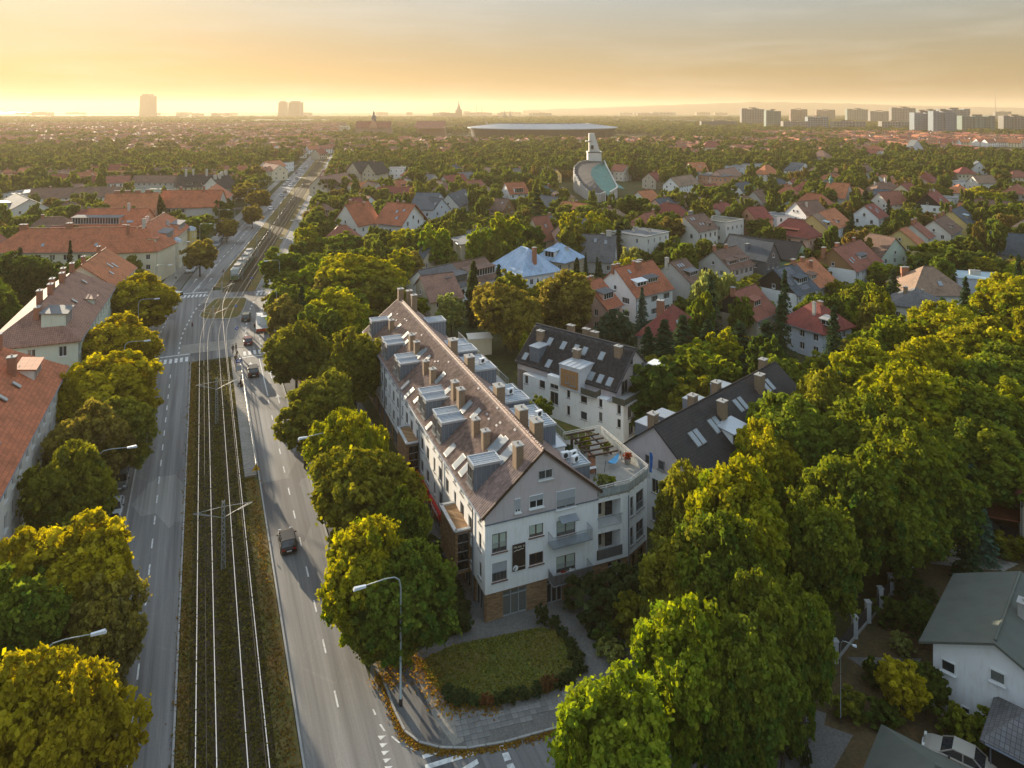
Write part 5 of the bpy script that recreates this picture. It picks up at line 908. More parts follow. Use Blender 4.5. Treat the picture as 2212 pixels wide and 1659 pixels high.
for k in range(2):                                       # bay towers on the avenue front of the cream wing
    c = p3b + (p3c - p3b) * (.45 + k * .5) + Vector(((p3c - p3b).y, -(p3c - p3b).x)).normalized() * .8; t = thing('bay_tower', ['cream bay tower with a small domed roof on the avenue front', 'farther cream bay tower on the avenue front'][k], 'bay', (*c, 0), heading(150)); q = MB(); q.lathe((0, 0, 0), [(1.8, 0), (1.8, 7.6), (1.95, 7.7), (1.95, 7.9), (0, 7.9)], 8); q.build('wall', PW['yellow'] if k else PW['cream'], t); q = MB(); q.lathe((0, 0, 7.9), [(1.9, 0), (1.5, .8), (.7, 1.3), (0, 1.5)], 8); q.build('roof', ZINC, t)
    for f in range(3):
        for an in (-.9, 0, .9): window(t, .8, 1.3, (math.cos(an - 1.57) * 1.72, math.sin(an - 1.57) * 1.72, 1 + f * 2.4), an, FRAME_W, mull=0)
TAB = [
 # label, A, B, eave, depth, ridge, kind, wall, roof, floors, options
 ('red roofed tenement with a grey strip dormer behind the cream corner', cL(860, 600), cL(1520, 600), 9, 13, 14.5, 'gable', 'salmon', 'big', 3, dict(dorm=((.25, 16, 1.0, 2.2, RT['felt'], PW['salmon']),), chim=((.68, .45, 2.4, (.7, .7), CHIM_W),), sky=((.8, .3, 2, .9), (.68, .3, .7, .7)), name='tenement', cat='building')),
 ('grey tenement with a bright red roof facing the camera at the far corner', cS(130, 790), cS(750, 785), 9, 12, 15, 'gable', 'grey', 'big', 3, dict(ww=1.3, chim=((.7, .4, 3, (.8, .8)), (.3, .5, 1.4)), sky=((.6, .25, .9, .9), (.78, .25, .9, .9), (.93, .25, .9, .9)), name='tenement', cat='building', ncol=13)),
 ('grey tenement wing with red roof and green netting running along the avenue', cS(755, 785), cS(900, 660), 9, 12, 14.6, 'hip', 'grey', 'big', 3, dict(name='tenement', cat='building', nside=0, sky=((.3, .5, .7, 1.4), (.5, .6, .7, 1.2)))),
 ('stepped red roofed tenement behind the cream corner, left of the grey one', cL(1120, 420), cL(1700, 400), 9, 12, 15, 'gable', 'salmon', 'orange', 3, dict(chim=((.2, .5, 1.2, (2, .6)), (.4, .5, 1.2, (2, .6)), (.6, .5, 1.2, (2, .6)), (.8, .5, 1.2, (2, .6))), name='tenement', cat='building')),
 ('long pink brown roofed row with white house fronts left of centre', cL(300, 272), cL(1290, 250), 5.5, 11, 9.5, 'gable', 'pale', 'brown', 2, dict(chim=((.2, .5), (.55, .5), (.9, .5)), ww=1.2)),
 ('dark roofed row with three tall pale chimneys near the avenue', cS(330, 582), cS(700, 572), 6, 11, 12, 'gable', 'cream', 'dark', 2, dict(chim=((.22, .45, 3.5, (1.2, .8), CHIM_W), (.42, .5, 3, (.9, .8), CHIM_W), (.8, .45, 3.5, (1.2, .8), CHIM_W)), dorm=((.35, 3, .8, 1.2), (.75, 3, .8, 1.2)))),
 ('dark roofed house with stepped pale chimney stacks beside the avenue', cS(790, 600), cS(960, 570), 7, 12, 13, 'gable', 'pale', 'dark', 2, dict(chim=((.1, .4, 2, (2, .8), CHIM_W), (.35, .4, 2.4, (2, .8), CHIM_W), (.6, .5, 2, (2, .8), CHIM_W), (.85, .5, 2.4, (2, .8), CHIM_W)))),
 ('white flat workshop with bright roof edges at the far left', cL(-20, 230), cL(225, 232), 6, 22, 6, 'flat', 'white', 'felt', 2, {}),
 ('grey gabled house with balconies below the white workshop', cL(-30, 330), cL(110, 405), 6, 14, 10, 'gable', 'pale', 'slate', 2, {}),
 ('flat roofed grey apartment house with window rows left of the trees', cL(110, 330), cL(280, 300), 7.5, 12, 7.5, 'flat', 'beige', 'tan', 2, dict(ww=1.6)),
 ('white house with a pale balcony in the middle of the brown row', cL(1160, 110), cL(1420, 100), 6, 10, 9.5, 'gable', 'white', 'redbrown', 2, {}),
 ('long grey house row with brown roof behind the pale green shed', cL(1430, 100), cL(1900, 100), 5.5, 10, 9, 'gable', 'grey', 'brown', 2, dict(chim=((.3, .5), (.6, .5)))),
 ('long low pale green shed in front of the grey house row', cL(1430, 170), cL(1910, 190), 4, 8, 4, 'flat', 'mint', 'greensheet', 1, dict(wins=False, name='shed', cat='shed')),
 ('cream house with red tiled roof and dormers beside the jammed avenue', cS(1170, 400), cS(1310, 420), 7, 11, 11, 'gable', 'cream', 'redbrown', 2, dict(dorm=((.4, 4, .8, 1.3),))),
 ('orange roofed house at the avenue beyond the cream one', cS(1290, 385), cS(1450, 365), 7, 11, 11, 'gable', 'pale', 'orange', 2, {}),
 ('white shop with flat roof by the traffic jam', cS(1450, 340), cS(1530, 330), 7, 10, 7, 'flat', 'white', 'felt', 2, {}),
 # east: first rows behind the avenue trees
 ('red steep roofed villa with a pale gable window near the avenue trees', cC(335, 700), cC(600, 730), 7, 12, 14, 'cross', 'pale', 'red', 2, dict(chim=((.5, .2, 1.4), (.6, .7, 1.4)))),
 ('low red pyramid roofed villa with three gable windows', cC(220, 935), cC(635, 920), 4.5, 11, 9.5, 'hip', 'beige', 'redbrown', 1, dict(dorm=((.5, 5, .6, 1.6, None, PW['salmon']),))),
 ('white house with a large orange red roof and skylights', cC(825, 665), cC(1090, 690), 8, 13, 13.5, 'gable', 'white', 'red', 3, dict(over=1.6, sky=((.55, .5, .7, 1.3), (.8, .6, .7, 1.1), (.7, .15, .8, 1.2)), chim=((.35, .5, 1), (.6, .5, .8)), frame=FRAME_G)),
 ('white flat annex between the two red roofed villas', cC(600, 632), cC(745, 630), 7, 8, 7, 'flat', 'white', 'felt', 2, dict(ncol=2)),
 ('blue grey gabled house with tall narrow windows', cC(1425, 560), cC(1565, 450), 7, 10, 12, 'cross', 'blue', 'slate', 2, dict(sky=())),
 ('blue grey gabled house turned sideways beside the tall window one', cC(1300, 545), cC(1430, 565), 6.5, 9, 11, 'gable', 'blue', 'slate', 2, dict(sky=((.8, .5, .7, 1.3),), wins=True)),
 ('grey house with a slate roof behind the blue grey gables', cC(1710, 520), cC(1880, 450), 6, 10, 11, 'gable', 'pale', 'slate', 2, dict(sky=((.3, .6, .7, 1), (.8, .5, 1.6, 2)))),
 ('brown timbered house with a ribbon of white windows', cC(2025, 545), cC(2200, 560), 5.5, 9, 9.5, 'gable', 'wood', 'brown', 2, dict(ww=1.6, wh=1.0, sky=((.7, .6, .6, .9),), gablemat='wood')),
 ('twin gabled beige villa with a dark roof and balconies, left gable', cC(475, 130), cC(620, 150), 9, 16, 15, 'cross', 'beige', 'dark', 3, dict(gwin=1, over=.8, chim=((.5, .3, 1),))),
 ('twin gabled beige villa with a dark roof and balconies, right gable', cC(650, 150), cC(790, 155), 9, 16, 15, 'cross', 'beige', 'dark', 3, dict(gwin=1, over=.8, chim=((.5, .4, 1),))),
 ('pink sunlit roofed house beside the avenue below the twin gables', cC(270, 300), cC(560, 250), 6, 12, 11, 'gable', 'beige', 'pinkbrown', 2, dict(chim=((.4, .5),))),
 ('white flat roofed block with rooftop vents behind the treetops', cC(940, 105), cC(1105, 105), 9, 10, 9, 'flat', 'white', 'felt', 3, dict(ww=.8, wh=.8, chim=((.2, .5, .6), (.8, .4, 1.4, (.9, .9), CHIM_W)))),
 ('tall narrow beige house with a curved grey roof between two green trees', cC(1640, 870), cC(1730, 945), 10, 9, 11.5, 'gable', 'beige', 'felt', 3, dict(ncol=1, half=True, chim=((.3, .6, 1, (1, 1), CHIM_W), (.9, .6, 1, (1, 1), CHIM_W)))),
 ('beige house with a grey slate roof behind the rusty tree', cC(1220, 1100), cC(1310, 1110), 7, 9, 10, 'gable', 'beige', 'slate', 2, dict(ncol=1)),
 ('beige gambrel roofed house beside the long white house', cC(1190, 1440), cC(1400, 1560), 5.2, 8, 9.6, 'cross', 'beige', 'pinkbrown', 2, dict(gwin=1)),
 ('long white house with grey ribbed roof and wide dormer', cC(1440, 1460), cC(1800, 1370), 6.5, 11, 10.5, 'gable', 'white', 'grey', 2, dict(dorm=((.75, 7, .6, 1.7, RT['grey']),), ncol=4, nside=0, gwin=0, frame=FRAME_B)),
 ('white house with brown roof and a long white window band', cC(1800, 1370), cC(2150, 1290), 6.5, 11, 10.5, 'gable', 'white', 'brown', 2, dict(dorm=((.55, 9, .8, 1.8, RT['brown']),), ncol=3, nside=0, gwin=0)),
 ('white villa under a large pale blue pyramid roof with red chimney', cH(1530, 750), cH(1905, 880), 6.5, 12, 12, 'pyramid', 'white', 'bluemetal', 2, dict(chim=((.85, .45, 4.0, (.9, .9)),), dorm=())),
 ('cream house with a pale blue hipped roof and white gables', cQ(185, 490), cQ(530, 545), 6, 10, 10, 'hip', 'sand', 'bluemetal', 2, dict(dorm=((.45, 3.4, .6, 1.8, RT['bluemetal'], PW['pale']),), chim=((.75, .5, 1, (.8, .8), CHIM_W),), sky=((.6, .5, .7, 1),))),
 ('dark taupe roofed house with two skylights behind the cypress trees', cQ(720, 500), cQ(1110, 520), 4, 10, 10.5, 'gable', 'grey', 'grey', 1, dict(sky=((.4, .75, .7, 1.2), (.72, .7, .7, 1.2)), chim=((.8, .5, 1.4, (1.6, .6), CHIM_W), (.6, .55, 1, (1, .6), CHIM_W)))),
 ('house with steep reddish roof behind the twin yellow trees', cQ(265, 275), cQ(440, 245), 4.5, 9, 11.5, 'gable', 'beige', 'redbrown', 2, dict(sky=((.6, .55, .6, 1),))),
 ('white flat roofed house with a grey downpipe and roof terrace', cA(120, 545), cA(375, 490), 9, 13, 9, 'flat', 'pale', 'felt', 3, dict(chim=((.35, .6, 1, (.8, .6), CHIM_W), (.6, .3, 1.2, (.8, .8), CHIM_W)), ww=.8)),
 ('white gabled house with dark brown roof and a blue chimney', cA(700, 480), cA(908, 437), 7, 11.3, 11.4, 'gable', 'pale', 'brown', 2, dict(chim=((.5, .62, 2.2, (1.6, 1.0), ZINC_D),), sky=((.18, .75, .6, 1.2), (.3, .75, .6, 1.2), (.35, .35, .6, .9), (.5, .35, .6, .9)), dorm=((.72, 2, .8, .9),), frame=FRAME_G)),
 ('white flat house with green felt roof and a dark balcony', cA(1000, 388), cA(1195, 352), 7.5, 12, 7.5, 'flat', 'pale', 'greensheet', 2, dict(chim=((.3, .7, 1, (.8, .6), CHIM_W),))),
 ('salmon gabled house with a plain maroon roof', cA(1340, 355), cA(1515, 338), 7, 10, 11, 'gable', 'salmon', 'maroon', 2, dict(frame=FRAME_B, ncol=2)),
 ('white flat roofed house left of the carved gable house', cA(1560, 318), cA(1745, 310), 6, 10, 6, 'flat', 'white', 'felt', 2, {}),
 ('white house with carved gable and a brown roof', cA(1650, 262), cA(1880, 300), 7.5, 12, 12, 'cross', 'white', 'brown', 2, dict(gwin=2, chim=((.3, .4, 1.4, (.8, .8), CHIM_W), (.7, .3, 1.6, (.8, .8), CHIM_W)))),
 ('pink house with a hipped dark red roof and wide dormers', cA(1495, 502), cA(1900, 555), 6.5, 9, 11.5, 'hip', 'pink', 'maroon', 2, dict(dorm=((.5, 5.5, .9, 1.2, RT['maroon']),), chim=((.75, .5, 1.4, (.7, .7)),), ncol=3, over=.8, frame=FRAME_B)),
 ('light green gabled house with a long dark roof', cA(1745, 795), cA(1915, 722), 5.5, 22, 9.5, 'cross', 'green', 'dark', 2, dict(gwin=1, ncol=3)),
 ('dark grey timber house with solar collectors on the roof', cA(1445, 792), cA(1590, 762), 7, 14, 11.5, 'cross', 'darkgrey', 'slate', 2, dict(dorm=(), chim=((.2, .5, 1.4, (1.2, .8), ZINC_D),), ncol=3)),
 ('beige row house with patched brown roof and white window strips', cA(1050, 895), cA(1300, 830), 6, 10.5, 10, 'gable', 'grey', 'brown', 2, dict(dorm=((.25, 4, .8, 1.0), (.72, 4, .8, 1.0)), ncol=5, ww=1.3, chim=((.05, .5, 1.5), (.55, .5, 1)))),
 ('taupe row house with a dark brown roof and a wide dormer', cA(605, 1035), cA(760, 985), 5.5, 11, 9.5, 'gable', 'grey', 'brown', 2, dict(dorm=((.55, 4, .8, 1.1, RT['felt'], DARKW),), sky=((.2, .75, .5, 1), (.35, .75, .5, 1), (.5, .75, .5, 1)), chim=((.0, .6, 1.8, (.8, .8), CHIM_W),), gwin=0, nside=0)),
 ('white gabled house with a red tiled roof and two strip dormers', cQ(1370, 940), cQ(1800, 835), 6.2, 12.5, 11.5, 'gable', 'white', 'red', 2, dict(dorm=((.3, 3.4, 1.4, 1.1, WHITE, WHITE), (.62, 3.6, 1.6, 1.1, RT['grey'], PW['grey'])), chim=((.0, .55, 1.2), (.12, .55, 1.2), (.55, .55, 1.1), (.7, .55, 1.1, (1.6, .7)), (.5, .4, 1.8, (1.2, .9))), ncol=3, ww=2.2, mullion=3, sky=((.25, .78, .6, 1),))),
 ('pinkish house with a red roof and a timber dormer beside it', cQ(1030, 1080), cQ(1205, 1025), 6, 12, 10.5, 'gable', 'pink', 'red', 2, dict(dorm=((.5, 3.6, 1.2, 1.4, RT['grey']),), chim=((.1, .5, 1), (.4, .5, 1)), nside=2)),
 ('brown tiled house with a dark boarded gable behind the pale birch', cA(1325, 1445), cA(1560, 1345), 5.6, 10, 10.2, 'gable', 'sand', 'redbrown', 2, dict(gablemat='black', dorm=((.45, 3, 1.6, 1.3, RT['redbrown'], PW['wood']),), chim=((.0, .5, 1, (.8, .8)),), nside=1, gwin=0)),
 ('white house with black timber upper floor and solar panels', cA(1775, 1170), cA(2008, 1094), 5.2, 11.5, 10, 'gable', 'white', 'slate', 2, dict(gablemat='black', dorm=((.62, 4, 1.4, 1.3, RT['slate'], PW['black']),), sky=((.36, .35, .5, 1.5), (.42, .35, .5, 1.5), (.48, .35, .5, 1.5), (.2, .75, 2.6, 2.2, SOLAR), (.5, .8, 2.6, 1.9, SOLAR), (.5, .12, 3.4, 1.0, SOLAR), (.12, .48, 1.6, 2.6, SOLAR)), nside=0, chim=((.9, .5, 1.2, (1.2, .8)),))),
 ('orange red tiled half of the solar panel house', cA(2012, 1092), cA(2205, 1012), 5.2, 11.5, 10, 'gable', 'pale', 'orange', 2, dict(dorm=((.15, 3, 1.4, 1.1, RT['brown'], PW['beige']),), chim=((.4, .5, 1, (1.2, .8)), (.5, .35, 1.6, (.7, .7))), nside=0)),
 ('pale blue house with a hipped dark red roof and white chimney', c6(668, 392), c6(925, 470), 5.4, 9, 9.6, 'hip', 'blue', 'maroon', 2, dict(dorm=((.98, 2.4, 1.2, 1.1, CONC, DARKW),), chim=((.62, .25, 2.4, (.6, .5), CHIM_W), (.6, .5, .8)), ncol=3, nside=2, over=.7, ww=1.1)),
 ('maroon hip roofed house with a square brick chimney behind the firs', cA(30, 1615), cA(560, 1700), 4.2, 12, 8.8, 'hip', 'beige', 'maroon', 1, dict(chim=((.35, .35, 2.6, (1.3, 1.1)),), sky=((.75, .5, .6, 1),))),
 ('white based house with orange wood gable and brown roof', cB(370, 1228), cB(660, 1118), 5.4, 12, 10.5, 'gable', 'white', 'redbrown', 2, dict(gablemat='wood', dorm=((.55, 4.5, 1.6, .9, RT['grey']),), sky=((.12, .35, .5, 1.4), (.22, .4, .5, 1.2)), chim=((-.02, .7, 2, (1.4, .8)), (.3, .6, 1.6, (1.4, .8)), (.75, .5, 1.2)), nside=0)),
 ('broad brown hip roofed house with one skylight above the tree row', cB(1000, 1490), cB(1640, 1500), 4.5, 13, 9.8, 'hip', 'white', 'tan', 1, dict(sky=((.55, .35, .9, 1.3),), chim=((.2, .75, 2, (1.8, .8)),), key='broad brown hip roofed house')),
 ('low grey roofed house with a thin vent pipe below the broad brown roof', cB(745, 1590), cB(1290, 1659), 4, 10, 7, 'hip', 'pale', 'grey', 1, dict(chim=((.3, .4, 1.4, (.9, .9), CHIM), (.65, .4, .8, (.3, .3), ZINC)), sky=((.45, .3, .8, .5),))),
 ('pale blue flat building with a boxy roof chimney behind the brown hip roof', cB(1490, 1312), cB(2010, 1345), 6, 9, 6, 'flat', 'blue', 'paleblue', 1, dict(wins=False, chim=((.5, .6, 1.2, (2.4, 1), CHIM_W),))),
 ('long slate blue roofed hall at the right edge with a small pointed dormer', cB(1815, 1025), cB(2330, 1075), 4, 14, 9.5, 'gable', 'grey', 'slate', 1, dict(chim=((.25, .55, .8),))),
 ('brown butterfly roofed house with a pale mint wall', cB(650, 1075), cB(945, 1040), 6, 14, 11, 'cross', 'mint', 'brown', 2, dict(gwin=1, chim=((.2, .8, 1.2),))),
 ('yellow gabled house with orange brown roof and bluish dormer', cB(1040, 935), cB(1110, 905), 6, 10, 10, 'gable', 'yellow', 'orange', 2, dict(ncol=2, nside=2)),
 ('terraced house with a reddish roof and pale side wall in the brown row', cB(1165, 870), cB(1230, 840), 5.5, 10, 9.5, 'gable', 'pale', 'redbrown', 2, dict(chim=((.1, .5, 1.6, (.7, .7)), (.6, .5, 1.6, (.7, .7))), ncol=2)),
 ('terraced house with a brown roof and long strip dormer in the brown row', cB(1415, 830), cB(1530, 760), 5.5, 10.5, 9.8, 'gable', 'pale', 'brown', 2, dict(dorm=((.5, 4, 1, 1),), chim=((.1, .5, 1.6, (.7, .7)), (.5, .5, 1.6, (.7, .7)), (.85, .5, 1.6, (.7, .7))))),
 ('yellow gabled house with a bluish metal roof at the end of the brown row', cB(1590, 715), cB(1697, 665), 6.5, 10.5, 11, 'gable', 'yellow', 'slate', 2, dict(dorm=((.5, 2.4, 1.2, 1.0, RT['paleblue']),), chim=((.0, .5, 1.6, (.7, .7)),))),
 ('small white gabled house with red roof and solar panels', cB(620, 652), cB(722, 620), 6.5, 10.5, 10.8, 'gable', 'white', 'maroon', 2, dict(sky=((.4, .4, .6, 1.3), (.6, .5, 1.4, 1.4, SOLAR), (.25, .75, 1.6, 1.2, SOLAR)), frame=FRAME_G)),
 ('cream gabled house with a long tan roof left of the tall spruce', cA(2140, 475), cB(160, 760), 6.5, 12, 11.5, 'gable', 'yellow', 'tan', 2, dict(frame=FRAME_B, dorm=((.5, 2.6, 1.4, 1, RT['paleblue']),))),
 ('white house with orange roof right behind the cream gabled one', cB(160, 762), cB(320, 702), 6.5, 12, 11.5, 'gable', 'white', 'orange', 2, dict(nside=0, dorm=((.35, 2.6, 1, 1.2),))),
 ('white house with black gable and bright red roof', cB(1310, 522), cB(1405, 480), 6.5, 11, 11.5, 'gable', 'white', 'maroon', 2, dict(gablemat='black', dorm=((.5, 3.5, 1.4, 1.1, RT['maroon'], WHITE),), chim=((.3, .5, 1.2), (.7, .5, 1, (.8, .8), CHIM_W)))),
 ('white flat roofed house right behind the black gabled one', cB(1410, 440), cB(1510, 425), 6, 9, 6, 'flat', 'white', 'felt', 2, {}),
 ('ochre house with dark hip roof and two tall chimneys', cB(590, 350), cB(895, 350), 6.5, 10, 10.5, 'hip', 'sand', 'brown', 2, dict(chim=((.15, .5, 2, (1, .8), CHIM_W), (.5, .45, 2.2, (1, .8), CHIM_W)))),
 ('white house with low grey roof in front of the ochre one', cB(560, 395), cB(735, 405), 5.5, 9, 8, 'gable', 'pale', 'slate', 2, {}),
 ('brown roofed house half hidden by tall firs', cB(730, 500), cB(950, 480), 5, 10, 10, 'gable', 'pale', 'redbrown', 2, {}),
 ('cream villa with a dark red hip roof near the right edge', cB(1492, 165), cB(1700, 168), 6.5, 11, 10.5, 'hip', 'cream', 'maroon', 2, dict(ncol=5)),
 ('white villa with grey gable behind the cream one', cB(1630, 110), cB(1815, 115), 8, 10, 13, 'cross', 'white', 'slate', 2, {}),
 ('low house with a plain brown roof beside the cream villa', cB(1712, 265), cB(1920, 262), 5, 9, 9, 'gable', 'pale', 'tan', 1, {}),
 ('white bungalow with flat roof below the cream villa', cB(1540, 255), cB(1712, 250), 4, 8, 4, 'flat', 'white', 'felt', 1, {}),
 ('orange hip roofed bungalow left of the yellowing trees', cB(1440, 375), cB(1660, 378), 4.5, 10, 8.5, 'hip', 'pale', 'orange', 1, {}),
 ('wide brown roofed house at the right edge beyond the big tree', cB(1965, 375), cB(2250, 395), 6, 12, 10.5, 'hip', 'grey', 'redbrown', 2, dict(sky=((.3, .6, .6, .6), (.6, .5, .6, .6)))),
 ('red roofed cream house at the right edge above the brown one', cB(2080, 205), cB(2300, 205), 5.5, 10, 9.5, 'hip', 'cream', 'redbrown', 2, {}),
 # middle distance, right
 ('white chapel like house with a red roof and dormers near the church', cU(740, 890), cU(920, 880), 6, 11, 11, 'gable', 'white', 'red', 2, dict(dorm=((.5, 5, .3, 2.2, RT['red'], PW['white']),))),
 ('orange brown gabled house left of the peach coloured one', cR(330, 480), cR(420, 478), 6.5, 12, 12, 'gable', 'pale', 'orange', 2, dict(sky=((.6, .5, 1.2, 1),))),
 ('peach coloured house with a flat hipped roof', cR(360, 500), cR(500, 512), 7.5, 11, 9, 'hip', 'salmon', 'grey', 2, {}),
 ('pinkish house with white dormers right of the peach coloured one', cR(510, 520), cR(610, 500), 6.5, 10, 11, 'gable', 'pink', 'pinkbrown', 2, {}),
 ('brown roofed white house with two dormers below the orange one', cR(250, 565), cR(365, 545), 5, 10, 9.5, 'gable', 'white', 'tan', 2, dict(dorm=((.3, 2, .8, 1), (.65, 2, .8, 1)))),
 ('blue grey glazed villa with satellite dish among the trees', cR(620, 460), cR(780, 440), 9, 14, 9, 'flat', 'blue', 'slate', 3, {}),
 ('white double gabled house behind the dark spruces', cR(925, 480), cR(1010, 470), 6, 10, 11, 'cross', 'white', 'slate', 2, {}),
 ('pinkish pyramid roofed house left of the long wood', cR(995, 400), cR(1085, 405), 7, 12, 13, 'pyramid', 'pale', 'pinkbrown', 2, {}),
 ('red hip roofed white house below the tower blocks', cR(1315, 362), cR(1405, 365), 8, 12, 13, 'hip', 'white', 'red', 2, {}),
 ('pale blue gabled house standing right of the wood', cR(1575, 350), cR(1640, 350), 10, 12, 18, 'cross', 'blue', 'slate', 3, {}),
 ('large maroon hip roofed villa beyond the church', cR(390, 345), cR(500, 345), 8, 14, 14, 'hip', 'beige', 'maroon', 2, {}),
 ('orange turreted house left of the spruce group', cR(745, 500), cR(825, 495), 5, 10, 11, 'pyramid', 'pale', 'orange', 2, {}),
]
for lab, A_, Bq, ze, wd_, zr, kd, wl_, rf_, fl, op in TAB:
    op = dict(op)
    if 'dorm' in op: op['dorm'] = tuple((d[:4] + ((d[4] or RT[rf_]),) + d[5:]) if len(d) > 4 else d for d in op['dorm'])
    house(lab, A_, Bq, ze, wd_, zr, kd, wl_, rf_, fl, **op)
# near houses at the lower right
g45 = Vector((.72, -.69)); A0 = Vector((34.3, 57.7))
hR, _, MR = house('pale pink two storey house with a green grey felt roof at the lower right', None, None, 5.0, 10.5, 7.1, 'cross', 'white', 'greensheet', 2, world=(A0, A0 + g45 * 8.6), ncol=0, nside=2, gwin=0, key='pale pink house', chim=((.62, .5, 1.3, (.7, .9), CONC),), sky=(), over=.9, frame=FRAME_W)
for s, z in ((.6, 2.9), (3.9, 3.9), (7.0, 3.2), (1.8, .3)): window(hR, 1.0 if z > 1 else .6, .95 if z > 1 else .5, (s + .5, -.12, z), 0, FRAME_W, mull=0)
house('small annex with a mossy grey tile roof and dark porch beside the pale pink house', None, None, 2.6, 4.5, 4.2, 'hip', 'black', 'grey', 1, world=(A0 + g45 * 4.6 + Vector((-.69, -.72)) * 4.6, A0 + g45 * 12 + Vector((-.69, -.72)) * 4.6), wins=False, key='mossy annex', name='annex', cat='annex')
house('house with a mossy green grey hip roof cut by the lower edge', None, None, 4.2, 9, 7.2, 'hip', 'beige', 'greensheet', 1, world=(Vector((20.5, 43.2)), Vector((31, 34))), wins=False, key='mossy hip roof')
e0 = G(*cN(2122, 1560), 0).xy; house('beige house cut by the right edge with a red brown eave', None, None, 6, 10, 9.5, 'hip', 'beige', 'redbrown', 2, world=(e0, e0 + g45 * 10), key='beige house at the right edge', ncol=0, nside=0)
# solar collectors on the dark grey house are panels of its roof; chapel with spire
o, L_, M_ = house('orange roofed chapel with a small green spire among the trees', cB(10, 410), cB(250, 430), 6, 12, 12.5, 'gable', 'grey', 'orange', 1, key='orange roofed chapel', cat='chapel', name='chapel'); q = MB(); q.lathe((1.5, 6, 12), [(1.0, 0), (.9, 1.6), (1.3, 1.7), (.5, 3.0), (.12, 4.2), (.03, 7)], 8); q.build('spire', RT['copper'], o)
STRICT = [(1234, 1380, 286, 430, 400), (1010, 1340, 264, 292, 1130)]
# ---------------- trees one by one ----------------
Lf = 'yellowing lime trees along the left carriageway'; Rg = 'trees between the right carriageway and the long building'; Sg = 'big trees along the side street at the lower right'
for x, y, h, w, k, c, lab in (
 (300, 600, 13, 150, 'near', 'gold', 'golden yellow tree nearest the junction in the left row'), (255, 690, 13, 150, 'near', 'gold', 'yellow tree second from the junction in the left row'),
 (238, 762, 14, 205, 'near', 'gold', 'broad yellow green tree third from the junction in the left row'), (180, 800, 12.5, 110, 'near', 'gold', 'small yellow tree pressed against the red tenement in the left row'),
 (190, 868, 13, 165, 'near', 'brown', 'rusty olive tree beside the red tenement, middle of the left row'), (255, 850, 12, 150, 'near', 'olive', 'brownish tree overhanging the left carriageway in the middle of the row'),
 (150, 960, 12.5, 160, 'near', 'olive', 'dark olive tree behind the left street lamp'),
 (70, 1130, 13, 190, 'near', 'gold', 'bright yellow tree at the left edge behind its twin'), (175, 1118, 13.5, 230, 'near', 'gold', 'glowing golden tree above the left carriageway'), (225, 1255, 10.5, 160, 'near', 'brown', 'sparse orange brown tree hanging over the left kerb'),
 (30, 1240, 12.5, 220, 'near', 'green', 'green tree cut by the left edge below the yellow one'), (60, 1385, 13, 260, 'near', 'gold', 'yellow green tree in the bottom left corner'), (165, 1450, 12, 215, 'near', 'gold', 'lowest yellow green tree of the left row, over the kerb')): ptree(x, y, h, w, k, c, lab, group=Lf)
for x, y, h, w, k, c, lab in (
 (790, 1130, 12, 185, 'near', 'yellow', 'big tree with a yellow left side by the near street lamp'), (868, 1185, 10.5, 205, 'near', 'green', 'dark green tree touching the pavement near the building corner'), (835, 1285, 6.5, 150, 'near', 'olive', 'lowest tree of the right row behind the near lamp pole'),
 (795, 958, 13.5, 210, 'near', 'olive', 'broad olive tree second from the near end of the right row'), (858, 1060, 11.5, 120, 'near', 'green', 'green tree squeezed between olive tree and bank shopfront'), (742, 888, 12.5, 150, 'near', 'yellow', 'yellow topped tree third from the near end of the right row'),
 (790, 905, 13, 110, 'near', 'yellow', 'narrow yellow tree close to the facade dormers'), (700, 800, 12, 150, 'near', 'olive', 'dark olive tree behind the curved lamp of the right row'), (660, 850, 10, 110, 'mid', 'olive', 'low olive tree leaning over the right carriageway'), (768, 715, 13.5, 125, 'near', 'olive', 'tall olive tree against the far end of the long facade'),
 (640, 700, 12, 130, 'near', 'olive', 'rounded olive tree at the middle of the right row'), (735, 625, 13, 120, 'near', 'yellow', 'yellow tree beside the far gable of the long building'), (695, 655, 12, 110, 'mid', 'green', 'green tree between the two yellow trees of the right row'), (612, 640, 11, 90, 'mid', 'brown', 'rusty tree at the right kerb beside the junction'),
 (780, 545, 15, 165, 'near', 'yellow', 'tall spreading yellow green tree behind the long building'), (825, 590, 12, 110, 'mid', 'olive', 'olive tree right behind the tall spreading one'), (700, 560, 12, 110, 'mid', 'lime', 'light green tree by the domed pavilion'), (735, 500, 11, 100, 'mid', 'green', 'green tree between pyramid roofed villa and pavilion'),
 (612, 535, 12.5, 105, 'mid', 'green', 'dark green street tree past the junction, first in line'), (660, 575, 10, 90, 'mid', 'green', 'low green tree at the right side of the junction'), (600, 620, 8, 60, 'mid', 'brown', 'small rusty tree at the junction corner')): ptree(x, y, h, w, k, c, lab, group=Rg)
